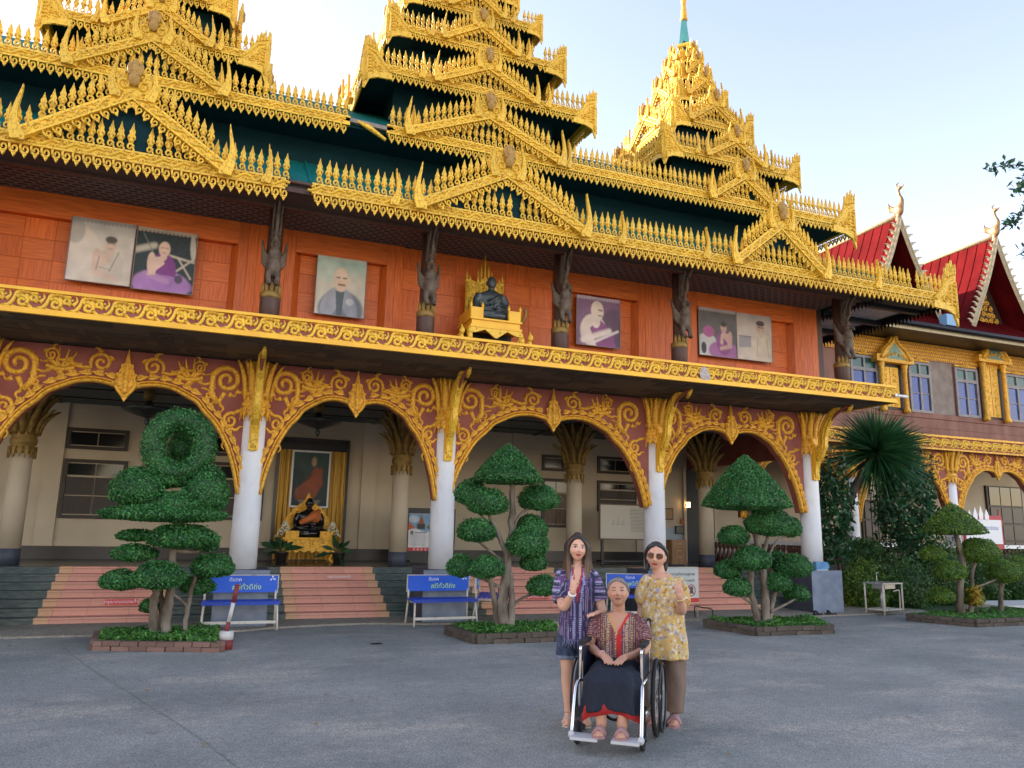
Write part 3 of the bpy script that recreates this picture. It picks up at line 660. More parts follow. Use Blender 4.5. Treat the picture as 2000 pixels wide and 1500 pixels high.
def eave(parent, A, rot, length, zb, s, single, skips=(), dskips=(), band=True, ends=True, horns=()):
    """gold eave: A = left end seen from outside (x, y); rot about Z; zb = lower tips of the drops"""
    M0 = Matrix.Translation((A[0], A[1], zb)) @ Matrix.Rotation(rot, 4, 'Z')
    bz0, bz1 = .205*s, .345*s
    def ok(x, sk): return not any(a <= x <= b for a, b in sk)
    if band:
        segs = []; x = 0
        for a, b in sorted(dskips): segs.append((x, a)); x = b
        segs.append((x, length)); bm = MB()
        for a, b in segs:
            if b-a < .05: continue
            for (z0, z1, o) in ((bz0, bz1, 0), (bz1-.012, bz1+.018*s, .022), (bz0-.012*s, bz0+.02*s, .018)):
                q = MB(); q.box(a, b, -o, .06-.002*o, z0, z1); stamp(bm, q, M0)
        bo = bm.build('eave_band', GOLD, parent)
    n = max(1, int(length/(.122*s))); st = length/n; J = {'finial': MB(), 'drop': MB(), 'wave_carving': MB()}; anyj = set()
    def put(kind, me, src, x, z, sc, tilt=0):
        M = M0 @ Matrix.Translation((x, -.004, z)) @ Matrix.Rotation(tilt, 4, 'Y') @ Matrix.Diagonal((sc*(.92 if kind != 'wave_carving' else 1), sc, sc*(1.18 if kind != 'wave_carving' else .9), 1))
        if single and COUNT.get(kind, 0) < 300:
            COUNT[kind] = COUNT.get(kind, 0)+1
            o = obj(kind, me, parent); o.matrix_local = M if parent.get('_abs') else M
        else: stamp(J[kind], src, M); anyj.add(kind)
    for i in range(n):
        x = st*(i+.5)
        if ok(x, skips) and rng_.random() > .012: put('finial', FINM, FIN, x, bz1+.005, s*rng_.uniform(.90, .97), rng_.uniform(-.05, .05))
        if ok(x, dskips) and rng_.random() > .008: put('drop', DRPM, DRP, x, bz0, s*rng_.uniform(.97, 1.03), rng_.uniform(-.03, .03))
    nw = max(1, int(length/(.27*s))); sw = length/nw
    for i in range(nw):
        if ok(sw*(i+.5), dskips): put('wave_carving', WAVM, WAV, sw*(i+.5), (bz0+bz1)/2, s)
    for kind in anyj:
        J[kind].build(kind+'_row', GOLD, parent, kind='stuff')
    for x, f in horns:
        o = obj('horn', HRNM, parent); o.matrix_local = M0 @ Matrix.Translation((x, -.03, bz1-.03)) @ Matrix.Diagonal((f*s*.8, s, s*.82, 1))
    if ends:
        for x, f in ((0, -1), (length, 1)):
            o = obj('corner_wing', CRNM, parent); o.matrix_local = M0 @ Matrix.Translation((x, -.012, .01)) @ Matrix.Diagonal((f*ends, ends, ends, 1))
def gable(parent, c, rot, hw, zb, rise, s, depth=.9, detail=True, name='gable'):
    """c = (x, y) on the eave line; zb drop line of the eave; rise = height of band apex above zb"""
    M0 = Matrix.Translation((c[0], c[1], zb)) @ Matrix.Rotation(rot, 4, 'Z')
    z0 = .30*s; ang = math.atan2(rise-z0, hw); L = math.hypot(hw, rise-z0); tw = .13*s
    b = MB()
    # teal dormer behind
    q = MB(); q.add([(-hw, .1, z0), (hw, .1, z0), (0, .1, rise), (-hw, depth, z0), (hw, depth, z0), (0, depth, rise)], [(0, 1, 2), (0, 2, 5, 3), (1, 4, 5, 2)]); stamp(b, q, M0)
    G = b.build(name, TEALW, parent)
    bm = MB()
    for sgn in (-1, 1):
        for (o, t0, t1) in ((0, -tw/2, tw/2), (.02, tw/2-.02*s, tw/2+.012*s), (.016, -tw/2-.01*s, -tw/2+.016*s)):
            d = (math.cos(ang)*sgn, math.sin(ang)); nrm = (-math.sin(ang)*sgn, math.cos(ang))
            P4 = []
            for (u, t) in ((0, t0), (L, t0), (L, t1), (0, t1)):
                P4.append((-sgn*hw+d[0]*u+nrm[0]*t, z0+d[1]*u+nrm[1]*t))
            if sgn < 0: P4 = P4[::-1]
            q = MB(); q.prism(P4, FR, -.03, .05+o+.002*(sgn+1)); stamp(bm, q, M0)
    bm.build('rake_band', GOLD, G)
    J = MB(); K = MB(); W = MB()
    nn = max(2, int(L/(.122*s)))
    for sgn in (-1, 1):
        for i in range(nn):
            u = L*(i+.5)/nn; x = -sgn*hw+sgn*math.cos(ang)*u; z = z0+math.sin(ang)*u
            if u > .25*s and u < L-.12*s: stamp(J, FIN, M0 @ Matrix.Translation((x-math.sin(ang)*sgn*tw*.5, -.03, z+tw*.5)) @ Matrix.Diagonal((s*.88, s, s*rng_.uniform(1.0, 1.15), 1)))
            if u > .3*s: stamp(K, DRP, M0 @ Matrix.Translation((x+math.sin(ang)*sgn*tw*.5, -.03, z-tw*.45)) @ Matrix.Rotation(-sgn*ang*.8, 4, 'Y') @ Matrix.Diagonal((s*.86, s, s*.88, 1)))
        nw = max(1, int(L/(.27*s)))
        for i in range(nw):
            u = L*(i+.5)/nw; stamp(W, WAV, M0 @ Matrix.Translation((-sgn*hw+sgn*math.cos(ang)*u, -.052, z0+math.sin(ang)*u)) @ Matrix.Rotation(-sgn*ang, 4, 'Y') @ Matrix.Diagonal((s, s, s*.85, 1)))
        o = obj('horn', HRNM, G); o.matrix_local = M0 @ Matrix.Translation((-sgn*(hw+.02), -.06, z0+.02)) @ Matrix.Diagonal((-sgn*s*1.05, s, s*1.05, 1))
        o = obj('horn', HRNM, G); o.matrix_local = M0 @ Matrix.Translation((-sgn*.23*s, -.07, rise-.0)) @ Matrix.Diagonal((-sgn*s*.85, s, s*.85, 1))
    J.build('finial_row', GOLD, G, kind='stuff'); K.build('drop_row', GOLD, G, kind='stuff'); W.build('wave_row', GOLD, G, kind='stuff')
    for nm_, me_ in (('apex_medallion', MEDM), ('apex_figure', FIGM)):
        o = obj(nm_, me_, G); o.matrix_local = M0 @ Matrix.Translation((0, -.055, rise-.02*s)) @ Matrix.Diagonal((s*.9, s, s*.95, 1))
    return G
def part(name): # an empty-geometry holder is not wanted: use a real soffit slab as the parent of each eave
    pass
Y1, Y2 = D-2.13, 12.08
Z1, Z2 = 6.235, 8.02
X1R, X2R, XL = 14.2, 12.62, -24.0  # unseen left stretch of the hall, added to shade the courtyard
# tier one: sheet roof, soffit, eave
r1 = MB(); zt = 6.52
r1.add([(XL, Y1+.05, zt), (X1R-.05, Y1+.05, zt), (X2R-1.0, 13.2, 8.0), (XL, 13.2, 8.0)], [(0, 1, 2, 3)])
r1.add([(X1R-.05, Y1+.05, zt), (X1R-.05, 21, zt), (X2R-1.0, 20, 8.0), (X2R-1.0, 13.2, 8.0)], [(0, 1, 2, 3)])
T1 = P('lower_roof', r1, TEAL)
m = MB()
for i in range(110):
    t0 = XL+(X1R-XL)*i/110
    if t0 < -4: continue
    t1 = min(t0, X2R-1.0); m.bar((t0, Y1+.07, zt+.012), (t1, 13.15, 7.985), .035, .025)
m.build('sheet_rib', TEAL, T1, kind='stuff')
def lattice_mat():
    m = pm('soffit lattice', (.055, .048, .042), None, rough=.8); nt = m.node_tree; N = nt.nodes; L = nt.links
    tc = N.new('ShaderNodeTexCoord'); br = N.new('ShaderNodeTexBrick'); br.inputs['Scale'].default_value = 1; br.inputs['Brick Width'].default_value = .17; br.inputs['Row Height'].default_value = .10; br.inputs['Mortar Size'].default_value = .028; br.inputs['Mortar Smooth'].default_value = .2
    br.inputs['Color1'].default_value = (.012, .010, .009, 1); br.inputs['Color2'].default_value = (.02, .016, .014, 1); br.inputs['Mortar'].default_value = (.14, .12, .10, 1)
    L.new(tc.outputs['Object'], br.inputs[0]); L.new(br.outputs[0], N['Principled BSDF'].inputs['Base Color'])
    bp = N.new('ShaderNodeBump'); bp.inputs['Strength'].default_value = 1; bp.inputs['Distance'].default_value = .03; L.new(br.outputs[1], bp.inputs['Height']); L.new(bp.outputs[0], N['Principled BSDF'].inputs['Normal'])
    return m
m = MB(); m.box(XL, 12.2, 11.75, WY+.15, 6.50, 6.54); m.build('lattice_soffit', lattice_mat(), T1)
m = MB(); m.box(XL, X1R-.1, Y1+.09, 11.75, 6.44, 6.49); m.build('soffit', SOFF, T1)
m = MB(); m.box(XL, 12.3, 11.70, 11.80, 6.40, 6.56); m.build('soffit_beam', DKP, T1)
# open right-hand eave: dark frame with pale sheets between the rafters
m = MB(); m.box(12.36, X1R-.06, 11.75, 21, 6.5, 6.53); m.build('side_soffit', BLK, T1)
PALE = pm('sky toned translucent sheet', (.16, .19, .25), (.30, .34, .42), sc=9, rough=.3, det=8)  # reflected sky put into the blue grey of the sheets
for i in range(7):
    y = 12.0+i*1.05
    m = MB(); m.box(12.75, 13.85, y, y+.82, 6.46, 6.497); m.build('pale_sheet', PALE, T1)
for i in range(8):
    m = MB(); m.box(12.4, X1R-.1, 11.84+i*1.05, 11.95+i*1.05, 6.38, 6.5); m.build('rafter', BLK, T1)
m = MB()
for i in range(95):
    y = 11.3+i*.1; m.add([(X1R-.04, y, 6.40), (X1R-.04, y+.09, 6.40), (X1R-.04, y+.045, 6.27)], [(0, 1, 2)]); m.add([(12.45, y, 6.42), (12.45, y+.09, 6.42), (12.45, y+.045, 6.26)], [(0, 1, 2)])
m.box(X1R-.05, X1R+.02, Y1+.1, 21, 6.40, 6.58); m.box(12.42, 12.47, 13, 21, 6.42, 6.5); m.build('dark_valance', BLK, T1)
xg = lambda p, Y: at(*p, Y=Y)[0]-XL
sk = [(xg((556, 380), Y1), xg((607, 400), Y1))]
gapA = [(xg((676, 300), Y1)*0+xg((690, 390), Y1)*0+99, 99)]
sk1 = [(sk[0][0], sk[0][1])]
fsk = sk1+[(xg((1000, 430), Y1)-.05, xg((1012, 430), Y1)+.02), (xg((880, 400), Y1), xg((905, 400), Y1)), (xg((242, 290), Y1), xg((252, 290), Y1)), (xg((270, 290), Y1), xg((284, 290), Y1))]
hr = [(xg((x, y), Y1), f) for x, y, f in ((770, 410, 1), (520, 360, 1), (1213, 470, 1), (1378, 500, 1), (1713, 560, 1))]
eave(T1, (XL, Y1), 0, X1R-XL, Z1, 1.0, True, [(0, -3.9-XL)]+fsk, [(0, -3.9-XL)]+sk1, ends=1.0, horns=hr)
m = MB(); m.box(XL, -3.9, Y1-.02, Y1+.06, Z1+.18, Z1+.34); m.build('eave_band', GOLD, T1)
m = MB(); m.tube([(XL+sk1[0][0]-.2, Y1+.02, Z1+.34), (XL+sk1[0][1]+.2, Y1+.02, Z1+.33)], .03, 8); m.box(XL+sk1[0][0]-.05, XL+sk1[0][1]+.05, Y1+.07, Y1+.1, Z1+.2, Z1+.33); m.build('bare_beam', DKP, T1)
gable(T1, (-1.508, Y1-.06), 0, 1.27, Z1, 1.16, 1.0)
gable(T1, (4.053, Y1-.06), 0, 1.42, Z1, 1.07, 1.0)
gable(T1, (9.617, Y1-.06), 0, 1.03, Z1, 1.12, .95)
# tier two
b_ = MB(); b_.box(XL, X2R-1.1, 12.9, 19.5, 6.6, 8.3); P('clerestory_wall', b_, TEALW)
r2 = MB(); zt = Z2+.3
r2.add([(XL, Y2+.05, zt), (X2R-.05, Y2+.05, zt), (X2R-1.9, 14.0, 9.6), (XL, 14.0, 9.6)], [(0, 1, 2, 3)])
r2.add([(X2R-.05, Y2+.05, zt), (X2R-.05, 20, zt), (X2R-1.9, 18, 9.6), (X2R-1.9, 14.0, 9.6)], [(0, 1, 2, 3)])
r2.add([(XL, 14.0, 9.6), (X2R-1.9, 14, 9.6), (X2R-1.9, 18, 9.6), (XL, 18, 9.6)], [(0, 1, 2, 3)])
T2 = P('upper_roof', r2, TEAL)
m = MB(); m.box(XL, X2R-.08, Y2+.08, 13.1, Z2+.2, Z2+.26); m.box(X2R-1.2, X2R-.08, 13.1, 20, Z2+.2, Z2+.258); m.build('soffit', TEALW, T2)
xg2 = lambda x, y: at(x, y, Y=Y2)[0]-XL
s2 = [(xg2(682, 262), xg2(754, 280))]
hr2 = [(xg2(x, y), f) for x, y, f in ((145, 120, 1), (430, 160, 1), (805, 260, 1), (1108, 320, 1), (1391, 370, 1))]
eave(T2, (XL, Y2), 0, X2R-XL, Z2, .95, True, [(0, -4.2-XL)]+s2, [(0, -4.2-XL)]+s2, ends=.95, horns=hr2)
m = MB(); m.box(XL, -4.2, Y2-.02, Y2+.06, Z2+.17, Z2+.33); m.build('eave_band', GOLD, T2)
m = MB(); m.bar((XL+s2[0][0]-.1, Y2+.03, Z2+.30), (XL+s2[0][1]+.15, Y2+.03, Z2+.27), .06, .07); m.build('bare_beam', pm('grey bare timber', (.22, .18, .16), (.3, .26, .23), sc=8, rough=.8), T2)
m = MB(); m.tube([(XL+s2[0][0]+.12, Y2, Z2+.3), (XL+s2[0][0]+.3, Y2-.02, Z2+.22), (XL+s2[0][0]+.62, Y2, Z2+.05)], [.015, .05, .03], 6); m.build('hanging_fragment', GOLD, T2)
gable(T2, (-1.48, Y2-.05), 0, 1.08, Z2, .92, .92)
gable(T2, (4.06, Y2-.05), 0, 1.42, Z2, .88, .92)
gable(T2, (9.65, Y2-.05), 0, .78, Z2, .80, .82)
eave(T2, (X2R, Y2), PI/2, 4, Z2, .95, False, ends=0)
# towers
def tower(xc, yc, tiers, top, single=False, spire=True):
    TW = None
    for i, (z, hw, s, g) in enumerate(tiers):
        zn, hn = (tiers[i+1][0], tiers[i+1][1]) if i+1 < len(tiers) else (top[0], top[1])
        hb = hw*.62
        b = MB()
        zt = z+.3*s; r0, r1 = hw-.04, max(hn*.74, .08); ze = zn+.05
        V = [(xc+sx*r0, yc+sy*r0, zt) for sx, sy in ((-1, -1), (1, -1), (1, 1), (-1, 1))]+[(xc+sx*r1, yc+sy*r1, zt+(ze-zt)*.62) for sx, sy in ((-1, -1), (1, -1), (1, 1), (-1, 1))]+[(xc+sx*r1*.96, yc+sy*r1*.96, ze+.12) for sx, sy in ((-1, -1), (1, -1), (1, 1), (-1, 1))]
        b.add(V, [(k, (k+1) % 4, 4+(k+1) % 4, 4+k) for k in range(4)]+[(4+k, 4+(k+1) % 4, 8+(k+1) % 4, 8+k) for k in range(4)]+[(3, 2, 1, 0), (8, 9, 10, 11)])
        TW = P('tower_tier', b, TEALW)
        if i == 0:
            m = MB(); m.box(xc-hw*.72, xc+hw*.72, yc-hw*.72, yc+hw*.72, 8.5, zt+.02); m.build('tower_wall', TEALW, TW)
        e = .72*s*(1 if i < 2 else .85)
        eave(TW, (xc-hw, yc-hw), 0, 2*hw, z, s*.86, single and i == 0, ends=e, horns=[(hw*.45, 1), (hw*1.55, 1)] if hw > .8 else ())
        eave(TW, (xc-hw, yc+hw), -PI/2, 2*hw, z, s*.86, False, ends=e)
        eave(TW, (xc+hw, yc-hw), PI/2, 2*hw, z, s*.86, False, ends=e)
        m = MB(); m.box(xc-hw, xc+hw, yc+hw-.06, yc+hw, z+.15*s, z+.3*s); m.build('eave_band', GOLD, TW)
        if g:
            for (ox, oy, rz) in ((0, -1, 0), (-1, 0, -PI/2), (1, 0, PI/2)):
                gable(TW, (xc+ox*(hw+.04), yc+oy*(hw+.04)), rz, hw*g, z, (.62+.2*g)*s, s*.78, depth=hw*.5)
    z, h = top
    if spire:
        m = MB(); q = [(h, 0), (h*1.25, .04), (h*1.25, .1), (h*.95, .13), (h*.42, .78), (h*.5, .80), (h*.5, .86), (h*.38, .88)]
        m.lathe([(r*1.2, zz) for r, zz in q[:4]], (xc, yc, z), 4, sm=False); m.build('spire_base', GOLD, TW)
        m = MB(); m.lathe([(h*1.15, .12), (h*1.0, .2), (h*.5, .80)], (xc, yc, z), 4, sm=False); m.build('spire', pm('pale teal spire', (.05, .24, .24), (.08, .30, .29), sc=3, rough=.4), TW)
        m = MB(); m.lathe([(h*.55, .8), (h*.62, .84), (h*.5, .9), (h*.58, .95), (h*.42, 1.02), (h*.5, 1.08), (h*.36, 1.15), (h*.4, 1.3), (h*.5, 1.33), (h*.28, 1.4), (h*.22, 1.7), (h*.3, 1.75), (h*.05, 2.3)], (xc, yc, z), 10); m.build('spire_rings', GOLDD, TW)
        m = MB()
        for rr, zz in ((.16, 1.55), (.12, 1.75), (.08, 1.95)):
            for k in range(10):
                a = 2*PI*k/10; m.tube([(xc, yc, z+zz+.08), (xc+rr*math.cos(a), yc+rr*math.sin(a), z+zz)], .008, 5); m.ell((xc+rr*math.cos(a), yc+rr*math.sin(a), z+zz-.03), (.015, .015, .03), 6, 4)
        m.build('spire_umbrella', GOLDD, TW)
    return TW
tower(4.10, 14.55, [(9.32, 2.25, 1.0, .42), (10.55, 1.80, .92, .40), (11.6, 1.43, .82, .38), (12.45, 1.05, .75, .4), (13.2, .72, .62, .4), (13.85, .42, .5, 0)], (14.6, .2), single=True)
tower(9.75, 14.15, [(9.17, 1.73, .92, .40), (10.36, 1.06, .92, .6), (11.25, .68, .82, .62), (11.98, .42, .68, .62), (12.55, .27, .5, .6)], (13.08, .15))
tower(-1.45, 14.08, [(9.05, 1.66, .95, .45), (10.3, 1.06, .85, .45), (11.3, .66, .65, .45), (12.1, .38, .5, 0)], (13.1, .16))
# ================================================================== the wing on the right
GY = 16.3
WING = thing('monastery_wing', 'two-storey brown timber wing with red gabled roofs and blue windows', 'building', (20, 19, 0))
def Q(name, mb, mats, **k): return mb.build(name, mats, WING, world=True, **k)
a3 = lambda x, y, Y=GY: at(x, y, Y=Y)
zw0 = 4.50
b = MB(); b.box(12.9, 34, GY, 24, zw0, 7.5); WW = Q('upper_wall', b, TEAK)
# lapped boards below the windows, each its own course
for (z0, z1, o) in ((zw0-.02, 4.72, .03), (4.73, 5.0, .02), (5.01, 5.16, .045)):
    for i in range(11):
        m = MB(); m.box(13+i*1.9, 13+i*1.9+1.893, GY-o, GY-.001, z0, z1); m.build('wall_board', TEAK, WW)
m = MB(); m.box(a3(1815, 760)[0], a3(1861, 760)[0], GY-.012, GY-.001, 5.17, a3(1838, 708)[2]); m.build('plain_panel', TEAKG, WW)
# frieze of small scales
fz0, fz1 = a3(1800, 703)[2], a3(1800, 672)[2]
m = MB(); m.box(13, 34, GY-.05, GY, fz0, fz1); FRZ = m.build('frieze', ORT, WW)
sc_ = MB()
for r in range(5):
    for i in range(150):
        x = 14.5+i*.09+(r % 2)*.045; z = fz0+(fz1-fz0)*(r+.3)/5
        sc_.add([(x-.04, GY-.052, z+.07), (x+.04, GY-.052, z+.07), (x+.03, GY-.066, z+.01), (x, GY-.07, z-.01), (x-.03, GY-.066, z+.01)], [(0, 4, 3, 2, 1)])
sc_.build('frieze_scales', GOLDD, FRZ, kind='stuff')
def wwin(p0, p1, n=2):
    x0, x1 = a3(p0, 760)[0], a3(p1, 760)[0]; z1, z0 = a3(1795, 712)[2], a3(1795, 803)[2]; zm = z1-(z1-z0)*.25; y = GY-.015
    m = MB(); m.box(x0, x1, y, GY-.001, z0, z1); Wd = m.build('window', GLASSD, WW)
    f = MB()
    for a, b_ in ((x0-.04, x0+.04), (x1-.04, x1+.04)): f.box(a, b_, GY-.07, y-.001, z0-.05, z1+.05)
    for a, b_ in ((z0-.05, z0+.03), (zm-.05, zm+.05), (z1-.02, z1+.05)): f.box(x0+.04, x1-.04, GY-.068, y-.001, a, b_)
    w_ = (x1-x0-.08)/n
    for i in range(1, n): f.box(x0+.04+w_*i-.035, x0+.04+w_*i+.035, GY-.066, y-.001, z0+.03, z1-.02)
    for i in range(n): f.box(x0+.04+w_*i+.03, x0+.04+w_*(i+1)-.03, GY-.05, y-.001, (z0+zm)/2-.015, (z0+zm)/2+.015)
    f.build('frame', WINF, Wd)
    for i in range(n):
        a, b_ = x0+.08+w_*i, x0+w_*(i+1)
        for (za, zb, mt) in ((z0+.04, (z0+zm)/2-.02, PBLUE), ((z0+zm)/2+.02, zm-.055, PBLUE), (zm+.055, z1-.03, PGREEN)):
            q = MB(); q.box(a, b_, GY-.03, y-.001, za, zb); q.build('pane', mt, Wd)
    m = MB(); m.box(x0-.02, x1+.02, GY-.06, GY-.001, z1+.08, fz0-.02); pn = m.build('carved_panel', GOLDD, Wd)
    for s in (-1, 1): obj('carving', SCR[2], pn, ((x0+x1)/2+s*.02, GY-.06, (z1+.08+fz0)/2), (0, 0, 0), (-s*.55, .6, .45))
for p in ((1663, 1712), (1776, 1815), (1866, 1906), (1964, 2004), (2080, 2130)): wwin(*p)
def wped(p0, p1, pt):
    x0, x1 = a3(p0, 760)[0], a3(p1, 760)[0]; z0 = 5.18; z1 = a3(pt, 712)[2]; xc = (x0+x1)/2
    m = MB(); m.box(x0, x1, GY-.03, GY-.001, z0, z1); Sh = m.build('shutter_window', DKBR, WW)
    n = 2; w_ = (x1-x0)*.74/n
    for i in range(n):
        q = MB(); q.box(x0+.08+w_*i, x0+.08+w_*(i+1)-.02, GY-.06, GY-.031, z0+.06, z1-.1); s_ = q.build('carved_shutter', GOLDD, Sh)
        for k in range(7):
            r = MB(); zz = z0+.15+(z1-z0-.3)*k/6
            r.relief(spiral(x0+.08+w_*(i+.5)-.01, zz, .07, .015, k, 1.2, 12, 1 if k % 2 else -1), .015, .02, lambda a, b, c: (a, GY-.06-c, b)); r.build('carving', GOLD, s_)
    for xx, mt in ((x0, GOLDD), (x1-.02, GOLDD)):
        q = MB(); q.lathe([(.10, z0-.1), (.10, z0-.02), (.07, z0+.06), (.065, z1-.25), (.09, z1-.2), (.07, z1-.15), (.10, z1-.08), (.10, z1+.02)], (xx, GY-.14, 0), 12); q.build('small_column', mt, Sh)
    q = MB(); hw = (x1-x0)/2+.25; h = 1.0
    q.prism([(xc-hw, z1), (xc+hw, z1), (xc+hw, z1+.2), (xc+hw*.8, z1+.22), (xc+hw*.62, z1+.42), (xc+hw*.35, z1+.56), (xc+.1, z1+.78), (xc, z1+h+.1), (xc-.1, z1+.78), (xc-hw*.35, z1+.56), (xc-hw*.62, z1+.42), (xc-hw*.8, z1+.22), (xc-hw, z1+.2)], lambda a, b, c: (a, GY-c, b), .0, .26)
    q.relief(smooth2([(xc-hw*.8, z1+.1), (xc-hw*.55, z1+.36), (xc-.12, z1+.58), (xc, z1+.8), (xc+.12, z1+.58), (xc+hw*.55, z1+.36), (xc+hw*.8, z1+.1)], 4), .05, .06, lambda a, b, c: (a, GY-.26-c, b))
    for k in range(7): q.relief(spiral(xc+(k-3)*hw*.2, z1+.13+.05*(3-abs(k-3)), .06, .015, k, 1.2, 10), .015, .03, lambda a, b, c: (a, GY-.26-c, b))
    pd = q.build('pediment', GOLDD, Sh)
    q = MB(); q.prism([(xc-hw*.5, z1+.1), (xc+hw*.5, z1+.1), (xc+hw*.3, z1+.36), (xc, z1+.58), (xc-hw*.3, z1+.36)], lambda a, b, c: (a, GY-.255-c, b), 0, .012); q.build('tympanum', pm('green mosaic', (.06, .16, .12), (.2, .3, .2), sc=30, rough=.4), pd)
wped(1716, 1762, 1740); wped(1914, 1955, 1930)
# balcony band and arcade
m = MB(); m.box(13, 34, GY-.22, GY+.2, 4.10, 4.46); BB = Q('balcony_band', m, RED)
for (z0, z1, o) in ((4.07, 4.12, .05), (4.44, 4.5, .05)):
    q = MB(); q.box(13, 34, GY-.22-o, GY-.221, z0, z1); q.build('moulding', GOLDD, BB)
for i in range(26): obj('scroll', FU, BB, (14.2+i*.42, GY-.22, 4.28), (0, 0, 0), (1, 1, 1))
wc = [a3(1668, 1000)[0], a3(1861, 960)[0]]; wsp = wc[1]-wc[0]; wc += [wc[1]+wsp]
for x in wc:
    c = copy_tree(c0, WING); c.matrix_parent_inverse = Matrix.Translation(-Vector(WING.location)); c.location = (x, GY+.12, -.12)
    for ch in list(c.children):
        if ch.name.startswith(('bracket', 'strut_tip')): bpy.data.objects.remove(ch)
for i in range(2):
    A = arch((wc[i]+wc[i+1])/2, wsp/2-.2); A.parent = WING; A.matrix_parent_inverse = Matrix.Translation(-Vector(WING.location)); A.location = (0, GY+.1-D, -.08)
A = arch(wc[0]-wsp/2, wsp/2-.2); A.parent = WING; A.matrix_parent_inverse = Matrix.Translation(-Vector(WING.location)); A.location = (0, GY+.1-D, -.08)
m = MB(); m.box(12.5, 34, 18.6, 18.8, 0, 4.3); Q('back_wall', m, CREAM)
m = MB(); m.box(12.5, 34, GY+.2, 18.6, .70, .8); Q('veranda_floor', m, FLOORT)
m = MB(); m.box(12.5, 34, GY+.3, 18.6, 4.2, 4.28); Q('veranda_ceiling', m, CREAM)
for p0, p1 in ((1926, 1995), (1680, 1725)):
    x0, x1 = at(p0, 1000, Y=18.6)[0], at(p1, 1000, Y=18.6)[0]
    m = MB(); m.box(x0, x1, 18.52, 18.6, .8, 3.35); dr = Q('door', m, DKBR)
    for i in range(3):
        for j in range(4):
            dx = (x1-x0-.16)/3; q = MB(); q.box(x0+.1+dx*i, x0+.06+dx*(i+1), 18.495, 18.519, .95+j*.58, 1.46+j*.58+(0 if j < 3 else .1)); q.build('door_panel', DADO if j < 3 else GLASSD, dr)
m = MB(); m.box(13.4, 34, GY-.3, GY-.05, 1.30, 1.40); RL = Q('balustrade_rail', m, WPLAS)
m = MB(); m.box(13.4, 34, GY-.32, GY+.1, .0, .82); Q('plinth', m, pm('mossy plinth', (.10, .11, .09), (.2, .2, .18), sc=5, rough=.9))
bm_ = MB(); bm_.lathe([(.035, 0), (.06, .04), (.07, .14), (.04, .26), (.03, .3), (.05, .36), (.055, .42), (.04, .48)], n=8); bme = bm_.mesh('baluster', GLOSSBR)
for i in range(70): obj('baluster', bme, RL, (14+i*.16, GY-.17, .82))
